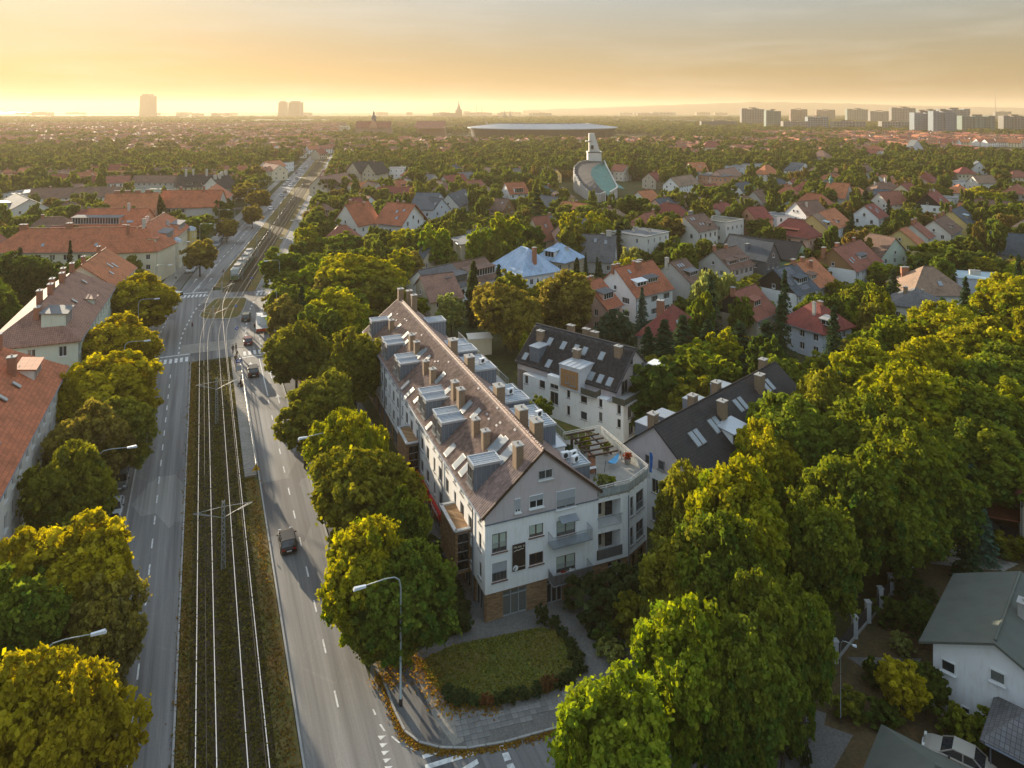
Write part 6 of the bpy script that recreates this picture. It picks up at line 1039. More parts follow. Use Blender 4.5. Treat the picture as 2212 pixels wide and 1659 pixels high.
for x, y, h, w, k, c, lab in (
 (1335, 1458, 12, 255, 'near', 'lime', 'bright green tree at the lower edge beside the zebra crossing'), (1255, 1590, 9.5, 90, 'near', 'lime', 'small outlying lime green tree at the lower edge'), (1470, 1312, 12.5, 215, 'near', 'lime', 'lit lime green tree below the garden lawn'),
 (1545, 1120, 14, 210, 'near', 'green', 'tall green tree with a yellow tip right of the corner building'), (1478, 1165, 12, 190, 'near', 'olive', 'grey green tree just right of the dark shrubs'), (1650, 1225, 13, 190, 'near', 'green', 'green tree whose crown reaches over the side street'), (1735, 1262, 11.5, 130, 'near', 'green', 'mid green tree nearest the pillared fence'),
 (1620, 1330, 12, 190, 'near', 'green', 'dark green tree under the lit ones at the side street'), (1560, 1400, 11, 150, 'near', 'green', 'shaded green tree above the red paved strip'), (1690, 1398, 9.5, 120, 'near', 'green', 'low green tree left of the right lamp'), (1590, 1010, 15, 215, 'near', 'yellow', 'autumn yellow crown in front of the dark roofed block'),
 (1490, 1005, 13, 150, 'near', 'olive', 'olive tree leaning on the wall of the dark roofed block'), (1790, 1010, 11, 110, 'near', 'green', 'small double headed green tree in the middle of the mass'), (1705, 850, 14.5, 190, 'near', 'green', 'green tree at the end of the dark roof'), (1770, 790, 14.5, 130, 'near', 'olive', 'narrow upright olive tree above the dark roof end'),
 (1660, 905, 13, 150, 'near', 'yellow', 'yellow edged tree touching the zinc dormer of the dark roof'), (1890, 740, 14, 170, 'near', 'yellow', 'yellow green tree behind the upright olive one'), (1975, 790, 15, 215, 'near', 'yellow', 'wide golden green tree in the middle of the upper mass'), (1870, 860, 14.5, 190, 'near', 'green', 'green tree below the wide golden one'),
 (1960, 905, 15, 200, 'near', 'green', 'dark green tree at the heart of the tree mass'), (1850, 960, 15, 200, 'near', 'green', 'green tree with a bright left shoulder in the mass'), (1930, 1030, 11, 175, 'near', 'green', 'shaded green tree above the pillared fence'), (1770, 1075, 13, 170, 'near', 'green', 'green tree hanging over the dark alley'),
 (2050, 650, 14.5, 165, 'near', 'yellow', 'yellow green tree at the upper bend of the mass'), (2120, 690, 15, 205, 'near', 'yellow', 'large bright tree near the right edge'), (2190, 590, 15, 150, 'near', 'yellow', 'yellow tree cut by the right edge, topmost of the mass'), (2185, 760, 13, 200, 'near', 'green', 'green tree cut by the right edge'), (2080, 810, 14, 200, 'near', 'green', 'rounded green tree below the large bright one'),
 (2110, 905, 12, 200, 'near', 'green', 'dark green tree above the gravel yard'), (2010, 960, 12, 190, 'near', 'green', 'heavy green crown left of the gravel yard'), (1990, 720, 14, 150, 'near', 'yellow', 'yellowish tree left of the upper bend')): ptree(x, y, h, w, k, c, lab, group=Sg)
Gg = 'trees in the gardens behind the long building'
for x, y, h, w, k, c, lab in (
 (1092, 608, 14, 135, 'near', 'brown', 'round bronze tree behind the roof terraces'), (1130, 650, 12, 90, 'near', 'brown', 'bronze tree with a green foot beside the courtyard building'), (1225, 583, 15, 128, 'near', 'brown', 'large olive bronze tree behind the dark courtyard roof'), (1100, 580, 13, 75, 'mid', 'olive', 'olive tree left of the blue pyramid roof'), (975, 635, 9, 70, 'mid', 'pale', 'feathery pale green larch in the garden'),
 (880, 640, 8, 95, 'mid', 'green', 'green tree behind the far chimneys of the long roof'), (1510, 742, 9, 128, 'dense', 'lime', 'round lime coloured tree behind the dark roofed block'), (1165, 860, 5, 65, 'dense', 'green', 'low round green tree at the courtyard lawn'), (1150, 710, 8, 60, 'mid', 'lime', 'small light green tree left of the courtyard building'),
 (1550, 583, 13.5, 118, 'willow', 'pale', 'large pale weeping birch among the houses'), (1600, 640, 10, 60, 'mid', 'mid', 'green tree right behind the weeping birch'), (1365, 535, 11, 55, 'willow', 'pale', 'small weeping birch below the white flat roofed house'), (1652, 640, 5.5, 40, 'mid', 'pale', 'grey green garden tree before the solar panel house'),
 (942, 483, 16, 78, 'mid', 'lime', 'tall sunlit tree left of the narrow beige house'), (1035, 483, 16, 62, 'mid', 'lime', 'tall sunlit tree right of the narrow beige house'), (1095, 458, 17, 80, 'mid', 'yellow', 'higher sunlit tree right of the pair by the beige house'), (870, 495, 13, 80, 'mid', 'yellow', 'yellow green tree in front of the white red roofed house'), (875, 545, 10, 90, 'mid', 'brown', 'rusty brown tree under the yellow green one'),
 (1232, 457, 15, 62, 'mid', 'yellow', 'left of the twin yellow trees above the blue roofs'), (1290, 458, 15, 62, 'mid', 'yellow', 'right of the twin yellow trees above the blue roofs'), (1150, 480, 13, 60, 'mid', 'dark', 'dark tree between the tall sunlit tree and the blue roof'), (1640, 470, 8, 58, 'dense', 'green', 'clipped round dark green tree beside the salmon house'), (1650, 540, 8, 42, 'mid', 'lime', 'fresh green tree before the dark grey timber house'),
 (1375, 420, 14, 75, 'mid', 'dark', 'dark broad tree left of the gabled house with blue chimney'), (1905, 565, 7, 65, 'mid', 'lime', 'lit green tree below the wood gabled house'), (1935, 608, 5.5, 50, 'dense', 'green', 'round clipped tree left of the brown hip roof'), (1810, 660, 5, 45, 'mid', 'yellow', 'small yellow green tree beside the red shed roof'), (1860, 640, 7, 60, 'mid', 'lime', 'light tree behind the red shed roof'),
 (2020, 520, 11, 95, 'dense', 'green', 'broad drooping green tree behind the brown hip roof'), (2120, 405, 13, 90, 'mid', 'yellow', 'large yellowing tree near the right edge of the town'), (2195, 440, 12, 80, 'mid', 'green', 'green tree at the right edge behind the slate hall'), (40, 548, 14, 130, 'near', 'dark', 'big dark tree at the left edge behind the tenements'), (-5, 640, 13, 110, 'near', 'dark', 'dark tree cut by the left edge behind the red roof'),
 (432, 515, 11, 72, 'mid', 'brown', 'round brown tree beside the tram stop kerb'), (535, 395, 12, 70, 'mid', 'brown', 'orange brown tree along the far avenue'), (560, 410, 11, 50, 'mid', 'brown', 'rusty tree beyond the orange brown one'), (470, 430, 10, 50, 'mid', 'brown', 'small brown tree in front of the grey tenement'), (490, 470, 9, 50, 'mid', 'brown', 'brown tree over the parked cars on the far left kerb'), (545, 440, 10, 45, 'mid', 'brown', 'brown tree left of the long row of parked cars')): ptree(x, y, h, w, k, c, lab, group=Gg)
for x, y, h, w, k, c, lab in ((1022, 560, 15, 30, 'column', 'pine', 'tall dark columnar cypress before the long white house'), (960, 598, 7, 42, 'dense', 'pine', 'dark rounded yew before the long white house'), (1387, 620, 11, 48, 'conifer', 'blue', 'blue green spruce before the white red roofed house'), (1330, 668, 9, 80, 'dense', 'blue', 'bluish green bushy tree behind the courtyard building'), (1300, 700, 7, 50, 'dense', 'blue', 'lower bluish bush left of the bushy tree'), (1475, 680, 10, 105, 'conifer', 'pine', 'dark fir leftmost in the group behind the lime tree'),
 (1435, 690, 10, 100, 'conifer', 'pine', 'dark fir before the maroon hip roof'), (1530, 690, 10, 105, 'conifer', 'pine', 'dark fir in the middle of the fir group'), (1600, 695, 10, 105, 'conifer', 'pine', 'dark green fir below the pale birch'), (1655, 692, 10, 100, 'conifer', 'pine', 'dark fir left of the pale blue house'), (1570, 718, 8, 90, 'conifer', 'pine', 'lower fir between the birch and the lime tree'), (1400, 705, 8, 75, 'conifer', 'pine', 'lower fir at the left end of the group'),
 (1840, 455, 14, 36, 'conifer', 'pine', 'tall dark spruce beside the cream gabled house'), (1335, 480, 13, 40, 'conifer', 'pine', 'spruce left of the white flat roofed house'), (1246, 555, 9, 18, 'column', 'pine', 'slim cypress right of the cream blue roofed house'), (1265, 545, 9, 22, 'conifer', 'pine', 'pointed dark conifer before the taupe roof'), (1290, 555, 9, 24, 'conifer', 'pine', 'second pointed conifer before the taupe roof'), (1162, 600, 7, 16, 'conifer', 'pine', 'small dark spruce before the blue pyramid house'),
 (1920, 430, 12, 30, 'conifer', 'pine', 'dark spruce right of the small white gabled house'), (1870, 410, 15, 50, 'conifer', 'pine', 'wide dark pine right of the brown roofed house'), (1985, 440, 9, 40, 'conifer', 'pine', 'dark fir before the terraced brown row'), (1793, 497, 8, 20, 'column', 'pine', 'slim conifer at the cream gabled house'), (1296, 437, 10, 24, 'conifer_far', 'pine', 'dark spruce in front of the swooping church'), (1262, 436, 9, 22, 'conifer_far', 'pine', 'dark spruce left of the church wall'), (1160, 405, 20, 60, 'conifer_far', 'pine', 'high dark pine in front of the white chapel like house')): ptree(x, y, h, w, k, c, lab, name='conifer', group='conifers of the villa quarter')
# ---------------- filler: gardens, streets of houses, rows of trees, placed on the ground ----------------
def poly_clear(x, y):
    if 338 < y < 480 and 24 < x < 92: return False       # the church
    if 1020 < y < 1350 and -150 < x < 260: return False  # the stadium
    return True
def near_house(x, y, pad):
    for hx, hy, hr, kk, inv, Ln, Wd in HOUSES:
        if abs(x - hx) < hr + pad and abs(y - hy) < hr + pad:
            p = inv @ Vector((x, y, 0))
            if -pad < p.x < Ln + pad and -pad < p.y < Wd + pad: return True
    return False
def covers(x, y, r, h, tol=.3):
    c, t = PX((x, y, h * .62)), PX((x, y, h)); w = r / y * F; x0, x1, y0, y1 = c[0] - w, c[0] + w, t[1], c[1] + w * .8
    for a0, a1, b0, b1, Yh in STRICT:
        if y < Yh and x0 < a1 and x1 > a0 and t[1] < b1: return True
    for a0, a1, b0, b1, Yh in HCLEAR:
        if y < Yh + 3 and x0 < a1 and x1 > a0 and y0 < b1 and y1 > b0:
            ov = (min(x1, a1) - max(x0, a0)) * (min(y1, b1) - max(y0, b0))
            if ov > tol * (a1 - a0) * (b1 - b0) * .35 or ov > .5 * (x1 - x0) * (y1 - y0): return True
    return False
GRID = {}
def put(x, y, r): GRID.setdefault((int(x // 12), int(y // 12)), []).append((x, y, r))
def free(x, y, r, k=.55):
    for i in (-1, 0, 1):
        for j in (-1, 0, 1):
            for (a, b, c) in GRID.get((int(x // 12) + i, int(y // 12) + j), ()):
                if (a - x) ** 2 + (b - y) ** 2 < ((r + c) * k) ** 2: return False
    return True
for x, y, r, *_ in TREES: put(x, y, r)
def on_road(x, y, r=0):
    s, o = so((x, y))
    if s < 760 and oL(min(s, 600)) - 7.5 - r * .4 < o < oR(min(s, 600)) + 1.5 + r * .3: return True
    if -20 < s < 96 and o < 60 and -25 < o: return True
    q = (Vector((x, y)) - Vector((26.2, 71))); al, ac_ = q.dot(Vector((.72, .69))), q.dot(Vector((.69, -.72)))
    if -60 < al < 130 and abs(ac_) < 5: return True
    return False
# random houses first (only where the photograph shows suburbs), streets follow the 45 degree grid on the right and the avenue on the left
NEW = []
def rnd_house(x, y, rot, far):
    Ln, Wd = R.uniform(10, 15), R.uniform(8.5, 11); kd = R.choice(['gable', 'gable', 'hip', 'hip', 'cross', 'halfhip']); west = so((x, y))[1] < 0
    rf = R.choice(['red', 'redbrown', 'brown', 'orange', 'red', 'maroon', 'pinkbrown'] if west else ['red', 'orange', 'redbrown', 'brown', 'maroon', 'slate', 'tan', 'grey']); wl_ = R.choice(['white', 'cream', 'beige', 'pale', 'grey', 'pale', 'white', 'pink', 'yellow'])
    ze = R.uniform(4.5, 7); u = Vector((math.cos(rot), math.sin(rot))); a = Vector((x, y)) - u * Ln / 2
    nm = dict(red='red', orange='orange', redbrown='red brown', brown='brown', maroon='maroon', slate='slate grey', tan='tan', grey='grey', pinkbrown='pink brown')[rf]
    NEW.append((x, y, f"{dict(pale='off-white').get(wl_, wl_)} {dict(gable='gabled', hip='hip roofed', cross='gable fronted', halfhip='half hipped')[kd]} house with {nm} roof"))
    return house(NEW[-1][2], None, None, ze, Wd, ze + R.uniform(3.5, 5), kd, wl_, rf, 2, world=(a, a + u * Ln), ncol=(3 if not far else 0), nside=(2 if not far else 0), gwin=0 if far else 1, chim=((R.uniform(.2, .8), .5),) if not far else (), over=.4, wins=not far, protect=0, dorm=((.5, 3, .8, 1.1),) if (R.random() < .3 and kd != 'cross' and not far) else (), key=NEW[-1][2])
cand = []
for _ in range(9000):
    Y = 115 + R.random() ** .8 * 900; xw = R.uniform(-.78, .78); cand.append((xw * Y, Y))
cand.sort(key=lambda c: c[1]); nh = 0
for x, y in cand:
    s, o = so((x, y))
    if nh >= 150: break
    if on_road(x, y, 14) or near_house(x, y, 9): continue
    if y < 215 and o > 0 and x < 40: continue
    if y < 190 and o < 0: continue
    px = PX((x, y, 8))
    if not poly_clear(x, y): continue
    if y < 235 and px[0] > 1600 and px[0] > 2212 - (px[1] - 560) * .4: continue
    if covers(x, y, 7, 11, .15) or not free(x, y, 7, .8): continue
    if 1000 < px[0] < 1340 and y > 380 and y < 460: continue
    if y > 520 and R.random() < .45: continue
    rot = (math.radians(R.choice([44, -46])) if o > 0 else heading(max(0, min(s, 600))) + R.choice([0, -math.pi / 2])) + R.uniform(-.06, .06)
    if math.sin(rot) > .95 or math.sin(rot) < -.75: rot -= math.pi / 2 * (1 if math.sin(rot) > 0 else -1)
    rnd_house(x, y, rot, y > 520); put(x, y, 6.5); nh += 1
# labels for the filler houses: what they stand near
HERO = [h for h in HOUSES if len(h[3]) < 80 and not any(h[3] == n[2] for n in NEW)]
def where(x, y, own=None):
    best = min(HERO, key=lambda h: (h[0] - x) ** 2 + (h[1] - y) ** 2); dx, dy = x - best[0], y - best[1]; a, b = PX((x, y, 4)), PX((best[0], best[1], 4)); rel = ('left of' if a[0] < b[0] else 'right of') if abs(a[0] - b[0]) > 2.2 * abs(a[1] - b[1]) else ('beyond' if dy > 0 else 'in front of')
    k = ' '.join(best[3].split()[:8]); return rel, k
ORD = ['', 'second ', 'third ', 'fourth ', 'fifth ', 'sixth ', 'seventh ', 'eighth ', 'ninth ', 'tenth ', 'eleventh ', 'twelfth ']
def nice(base, x, y, seen):
    rel, k = where(x, y)
    for stop in (' with', ' facing', ' behind', ' under', ' beside', ' among', ' cut', ' at the', ' left of', ' right of', ' in front', ' near', ' below', ' before', ' beyond', ' along', ' running', ' past', ' by', ' in the', ' and', ' between', ' half'):
        if stop in k + ' ' and len(k.split(stop)[0].split()) >= 3: k = k.split(stop)[0]
    lab = f'{base} {rel} the {k}'; n = seen.get(lab, 0); seen[lab] = n + 1; lab = (ORD[n] if n < 12 else 'another ') + lab; return ' '.join(lab.split()[:16])
seen = {}
for o in list(S.objects):
    if o.parent is None and o.get('category') == 'house':
        for n in NEW:
            if o['label'] == n[2] and (o.location.xy - Vector((n[0], n[1]))).length < 12: o['label'] = nice(n[2], n[0], n[1], seen); o['group'] = 'suburban houses of the middle distance'; break
# random trees
cand = []
for _ in range(22000):
    Y = 62 + R.random() ** .9 * 620; xw = R.uniform(-.76, .76); cand.append((xw * Y, Y))
for k in range(60):                                       # the rows of street trees beside the far avenue
    for side in (1, -1):
        s = 172 + k * 8.5; p = at(s, (oR(s) + 4.2) if side > 0 else (oL(s) - 7.6)); ok = side > 0 or s > 205
        if ok and free(p.x, p.y, 4, .5): cand.insert(0, (p.x, p.y, R.uniform(9.5, 12.5), R.uniform(3.8, 5.2)))
row = cand[:]; cand = sorted(row, key=lambda c: (len(c) == 2, c[1])); seen = {}; NI = 0; extra = []
CW = {'yellow': 'yellow green', 'lime': 'light green', 'green': 'green', 'mid': 'mid green', 'dark': 'dark green', 'brown': 'rusty brown', 'olive': 'olive green', 'pine': 'dark', 'blue': 'bluish', 'gold': 'golden', 'pale': 'pale green'}
budget = 300 - NTREE[0]; picked = []
for c in cand:
    x, y = c[0], c[1]; s, o = so((x, y)); isrow = len(c) == 4
    if isrow: h, r = c[2], c[3]
    else: h, r = R.uniform(6, 13.5), R.uniform(2.6, 5.4)
    if not isrow and (on_road(x, y, r) or near_house(x, y, r * .22 + .4)): continue
    px = PX((x, y, h))
    if not isrow:
        if y < 78: continue
        if y < 150 and o > 0 and px[0] < 1400 and px[1] > 640: continue
        if px[0] > 1350 and px[1] > 900 and y < 100: continue
        if o < 0 and y < 170 and o > -45: continue
    if not isrow and y < 190 and 1180 < px[0] < 1420 and px[1] > 820: continue
    if covers(x, y, r, h, .2) or not poly_clear(x, y): continue
    if not free(x, y, r, .62 if isrow else .58): continue
    put(x, y, r); picked.append((x, y, h, r, isrow))
picked.sort(key=lambda c: c[1] - (40 if c[4] else 0))
for i, (x, y, h, r, isrow) in enumerate(picked):
    u = R.random(); east = so((x, y))[1] > 0
    if isrow: kd, c = 'mid' if y < 420 else 'far', R.choice(['yellow', 'lime', 'green', 'olive', 'yellow'] if east else ['brown', 'olive', 'green'])
    else:
        kd = 'dense' if (u < .12 and y < 260) else 'mid' if y < 330 else 'far'
        if u > .84: kd = 'conifer' if y < 260 else 'conifer_far'; h = R.uniform(8, 15); r = R.uniform(2, 3.2)
        c = 'pine' if kd.startswith('conifer') else R.choice(['green', 'mid', 'green', 'olive', 'lime', 'dark', 'green', 'brown', 'yellow'])
    if i < budget:
        lab = nice(f"{'small ' if h < 8.5 else 'tall ' if h > 12 else ''}{CW[c]} {'conifer' if kd.startswith('conifer') else 'tree'}", x, y, seen); tree(x, y, h, r, kd, c, lab, group='street trees of the far avenue' if isrow else 'garden trees of the middle distance', name='conifer' if kd.startswith('conifer') else 'tree')
    else: extra.append((x, y, h, r))
NTH = 'first second third fourth fifth sixth seventh eighth ninth tenth eleventh twelfth thirteenth fourteenth fifteenth sixteenth seventeenth eighteenth nineteenth twentieth'.split()
# ---------------- the corner with its pavement, lawn and side street ----------------
P8 = lambda *pts: [G(*c8(x, y)).xy for x, y in pts]
P9 = lambda *pts: [G(*c9(x, y)).xy for x, y in pts]
kc = [(405, 1060), (440, 1150), (500, 1310), (560, 1430), (650, 1500), (780, 1535), (960, 1540), (1200, 1500), (1450, 1430), (1600, 1390), (1900, 1255), (2250, 1020), (2750, 560)]
m = MB(); pp = [G(*c8(345, 900)).xy] + P8(*kc[:10]) + P8((1900, 1255), (2250, 1020), (2750, 560), (3000, 700), (3050, 1000), (2600, 1650), (1900, 2300), (900, 2600), (300, 2000)); m.poly([(p.x, p.y, .024) for p in pp]); struct('side_road', m, AN)
m = MB(); pv = P8(*kc) + P8((2700, 420), (2300, 480), (1640, 540), (1100, 700), (800, 0), (640, -420), (560, -420), (600, 0), (720, 350), (880, 600), (930, 800), (700, 880), (600, 960), (470, 1000)); m.prism([tuple(p) for p in pv], .0, .125); pav = struct('pavement', m, PAVE_D)
KCW = P8(*kc); m = MB()
for a, b in zip(KCW, KCW[1:]):
    n = max(1, int((b - a).length / 1.0))
    for i in range(n): p, q = a + (b - a) * i / n, a + (b - a) * (i + .95) / n; m.beam((*p, .08), (*q, .08), .16, .17)
struct('kerb_stones', m, CONC)
def inpoly(p, poly):
    c = False; n = len(poly)
    for i in range(n):
        a, b = poly[i], poly[(i + 1) % n]
        if (a[1] > p[1]) != (b[1] > p[1]) and p[0] < (b[0] - a[0]) * (p[1] - a[1]) / (b[1] - a[1]) + a[0]: c = not c
    return c
lawn = P8((655, 985), (860, 885), (1430, 768), (1530, 790), (1640, 905), (1690, 1050), (1640, 1115), (1480, 1185), (1250, 1245), (1050, 1285), (900, 1272), (815, 1200), (735, 1130), (690, 1060)); lc = sum(lawn, Vector((0, 0))) / len(lawn)
m = MB(); m.prism([tuple(p) for p in lawn], .126, .17); struct('lawn', m, LAWN)
m = MB(); m.prism([tuple(p) for p in P8((590, 975), (650, 980), (700, 1080), (800, 1200), (860, 1268), (940, 1500), (870, 1525), (740, 1340), (650, 1120))], .126, .134); struct('sand_path', m, PAVE)
m = MB(); m.prism([tuple(p) for p in P8((420, 1060), (520, 1020), (590, 1010), (660, 1150), (760, 1400), (800, 1520), (700, 1490), (600, 1430), (520, 1300))], .126, .131); struct('cycle_path', m, AN)
stz = P8((830, 1285), (1040, 1315), (1300, 1290), (1700, 1150), (1760, 1180), (1500, 1310), (1130, 1420), (1060, 1510), (950, 1525), (880, 1400)); STM = plain('paving_slab', (.19, .185, .175), .85, var=.2, scale=1.2, obj_random=.22); sm = MB(); sm.box(0, 0, 0, .47, .47, .035); sm = sm.mesh('paving_stone', STM); k = 0; mnx, mxx_, mny, mxy = min(p.x for p in stz), max(p.x for p in stz), min(p.y for p in stz), max(p.y for p in stz)
gr = Matrix.Rotation(math.radians(15), 2); c_ = Vector(((mnx + mxx_) / 2, (mny + mxy) / 2))
for i in range(-30, 31):
    for j in range(-16, 17):
        p = c_ + gr @ Vector((i * .5, j * .5))
        if inpoly(p, stz) and k < 298: o = link('paving_stone', sm, pav, (p.x, p.y, .126 + R.uniform(0, .006))); o.rotation_euler = (0, 0, math.radians(15) + R.uniform(-.02, .02)); k += 1
pts = []
while len(pts) < 6500:
    p = Vector((R.uniform(min(q.x for q in lawn), max(q.x for q in lawn)), R.uniform(min(q.y for q in lawn), max(q.y for q in lawn))))
    if inpoly(p, lawn): pts.append((p.x, p.y, .17))
o = link('lawn_grass', scatter_mesh('lawn_grass', LEAF, pts, .12, 6, .03)); o.color = (.12, .12, .03, .4); tag(o, 'patchy green and brown grass on the corner lawn', 'grass', kind='stuff')
pts = []
for _ in range(4500):
    t = R.random(); q = KCW[min(len(KCW) - 2, int(t * (len(KCW) - 1)))].lerp(KCW[min(len(KCW) - 1, int(t * (len(KCW) - 1)) + 1)], R.random()); pts.append((q.x + R.gauss(0, .25), q.y - .25 + R.gauss(0, .2), .03))
for _ in range(2200): a = R.choice(P8((660, 1000), (700, 1080), (760, 1160), (830, 1240), (900, 1280), (1100, 1290), (450, 1100), (480, 1000), (560, 990))); pts.append((a.x + R.gauss(0, .7), a.y + R.gauss(0, .5), .15))
o = link('autumn_leaves', scatter_mesh('autumn_leaves', LEAF, pts, .13, 7, .03)); o.color = (.24, .12, .035, .4); tag(o, 'orange fallen leaves gathered along the corner kerb and path', 'leaves', kind='stuff')
# shrubs and hedges
def shrub(p, r, h, col, lab, grp=None): return tree(p[0], p[1], h, r, 'bush', col, lab, group=grp, z=.1)
hp = P8((1440, 745), (1520, 760), (1570, 830), (1625, 900), (1660, 970), (1680, 1050), (1620, 1110), (1550, 1140), (1480, 1165), (1400, 1190), (1320, 1215), (1230, 1230), (1160, 1250), (1080, 1262), (990, 1255), (905, 1245), (850, 1215))
for i, p in enumerate(hp): shrub(p, R.uniform(.6, .85), R.uniform(.8, 1.3) if i != 0 else 2.2, 'rust' if i in (8, 13) else 'pine', f"{['dark', 'brown', 'low', 'rusty', 'taller'][i % 5]} hedge shrub of the lawn border, {NTH[i]} from the shop door", 'hedge shrubs round the corner lawn')
for x, y, r, h, c, lab in ((1780, 720, 3.1, 4.2, 'pine', 'large dark round shrub beside the shop entrance'), (1990, 640, 3.0, 4.4, 'pine', 'second large dark shrub under the loggia wall'), (1860, 880, 1.7, 2.0, 'dark', 'spotted low shrub in front of the large dark ones'), (1890, 965, 1.5, 1.6, 'pale', 'pale clipped shrub at the curve of the path'), (2010, 850, 2.4, 4.2, 'olive', 'feathery juniper shrub beside the path'), (2130, 560, 2.4, 3.4, 'pine', 'dark shrub at the far corner of the brick wall')): shrub(G(*c8(x, y)).xy, r, h, c, lab)
for i in range(9): p = G(*c8(905 - i * 24, 770 - i * 62)).xy; shrub((p.x, p.y), 1.5, 1.8, 'pine', f"dark hedge section between tree row and shop pavement, {['nearest', 'second', 'third', 'fourth', 'fifth', 'sixth', 'seventh', 'eighth', 'farthest'][i]}", 'hedge beside the shop pavement')
for i in range(34): s = R.uniform(16, 92); p = at(s, oR(s) + 4.5 + R.gauss(0, .8)); shrub((p.x, p.y), R.uniform(.8, 1.6), R.uniform(.9, 2.0), R.choice(['dark', 'olive', 'green']), f"low undergrowth bush under the right tree row, {NTH[i % 17]} {'in front' if i < 17 else 'behind'}", 'undergrowth bushes of the right verge')
m = MB(); ribbon(m, 8, 14.5, lambda s: oR(s) + 1.2, lambda s: oR(s) + 6.6, .10, .08); struct('verge', m, LEAFY)
# markings of the side street
m = MB()
def mq(*p): m.poly([(q.x, q.y, .03) for q in P8(*p)])
mq((668, 1580), (780, 1538), (792, 1562), (680, 1602)); mq((688, 1640), (1000, 1545), (1008, 1575), (692, 1672)); mq((860, 1700), (1020, 1602), (1033, 1630), (900, 1720)); mq((1158, 1520), (1195, 1512), (1212, 1542), (1172, 1552)); mq((1180, 1568), (1220, 1558), (1240, 1605), (1198, 1618)); mq((1210, 1640), (1250, 1628), (1275, 1680), (1225, 1700))
struct('zebra_crossing', m, MARK); m = MB()
for i in range(7): y = 1455 + i * 49; x = 385 + i * 11; mq((x, y), (x + 55, y - 3), (x + 18, y + 27))
struct('yield_triangles', m, MARK); m = MB(); mq((395, 1382), (408, 1380), (438, 1425), (425, 1425)); mq((470, 1460), (482, 1457), (533, 1500), (520, 1502)); mq((567, 1520), (578, 1517), (636, 1553), (622, 1554)); mq((352, 1285), (362, 1283), (378, 1320), (366, 1322)); struct('edge_dashes', m, MARK)
# the yards at the lower right
m = MB(); m.poly([(*p, .018) for p in P9((300, 1750), (560, 1500), (980, 1015), (1500, 370), (1700, 100), (2400, -200), (2700, 900), (2300, 1900))]); struct('garden_ground', m, SOIL)
m = MB(); m.poly([(*p, .03) for p in P9((600, 1480), (820, 1270), (950, 1310), (935, 1385), (1120, 1450), (1000, 1659), (640, 1700))]); struct('driveway', m, PAVE_D)
m = MB(); m.poly([(*p, .034) for p in P9((725, 1240), (880, 1060), (900, 1085), (790, 1290))]); struct('red_paving', m, plain('red_paving', (.20, .075, .045), var=.3, scale=2))
m = MB(); m.poly([(*p, .03) for p in P9((1080, 950), (1500, 1230), (1560, 1180), (1640, 1300), (1900, 1440), (2300, 1659), (2300, 1500), (1600, 1120), (1500, 1060), (1560, 960))]); struct('garden_path', m, PAVE_D)
yd = lambda *pts: [G(*cN(x, y)).xy for x, y in pts]; m = MB(); m.poly([(*p, .036) for p in yd((1070, 1300), (1250, 1080), (1450, 1120), (2120, 1380), (2120, 1500), (1400, 1370))]); struct('yard_paving', m, plain('pale_slabs', (.27, .30, .32), var=.2, scale=1))
m = MB(); m.poly([(*p, .03) for p in yd((700, 1659), (860, 1450), (1300, 1600), (2100, 1800), (1900, 1900), (900, 1800))]); struct('garden_path', m, PAVE)
m = MB(); m.poly([(*p, .033) for p in yd((1470, 880), (1650, 700), (2120, 700), (2140, 1050), (1600, 960))]); struct('leafy_ground', m, LEAFY)
PIL = MB(); PIL.box(0, 0, 0, .42, .42, 1.9); PIL.box(0, 0, 1.9, .52, .52, .1); PILM = PIL.mesh('pillar', plain('fence_pillar', (.42, .43, .43), var=.15)); fp = P9((1005, 985), (1130, 826), (1215, 726), (1293, 634), (1362, 548), (1440, 450), (1510, 360)); fe = thing('garden_fence', 'long fence of pale pillars with dark panels along the shaded lane', 'fence', (*fp[0], 0))
for a in fp: link('pillar', PILM, fe, (a.x - fp[0].x, a.y - fp[0].y, 0))
for a, b in zip(fp, fp[1:]):
    a_, b_ = a - fp[0], b - fp[0]; u = (b_ - a_).normalized() * .25; q = MB(); q.beam((*(a_ + u), .9), (*(b_ - u), .9), .05, 1.2); q.build('panel', plain('fence_dark', (.045, .04, .035)), fe); q = MB(); q.beam((*(a_ + u), .15), (*(b_ - u), .15), .2, .3); q.build('plinth', CONC, fe)
ga, gb = P9((590, 1500), (745, 1335)); t = thing('sliding_gate', 'grey sliding gate with a post box before the leafy driveway', 'gate', (*ga, 0)); q = MB(); q.beam((0, 0, .75), (*(gb - ga), .75), .08, 1.4); q.build('panel', plain('gate_grey', (.13, .16, .18), .5), t); q = MB(); q.box(*(gb - ga), 0, .2, .2, 1.7); q.build('post', GALV, t); q = MB(); v = (gb - ga) * .35; q.box(v.x - .08, v.y - .1, .5, .5, .06, .8); q.build('letter_box', WHITE, t)
for i, p in enumerate(yd((1090, 1290), (1180, 1180), (1290, 1030), (1420, 1090))): t = thing('gate_pillar', f"pale yard gate pillar with a cap, {['nearest', 'second', 'third', 'inner'][i]} by the white paving", 'pillar', (*p, 0), group='yard gate pillars'); link('shaft', PILM, t)
aw = yd((1530, 1120), (1640, 960), (2120, 1040), (2125, 1215)); cz = sum(aw, Vector((0, 0))) / 4; t = thing('yard_shelter', 'low shelter with a dark red roof beside the yard', 'shelter', (*cz, 0)); k_ = (48 - 2.6) / 48; aw = [p * k_ for p in aw]; q = MB(); q.slab([(p.x - cz.x, p.y - cz.y, 2.6) for p in aw], .15); q.build('roof', plain('awning_red', (.19, .06, .03), var=.25, scale=1), t)
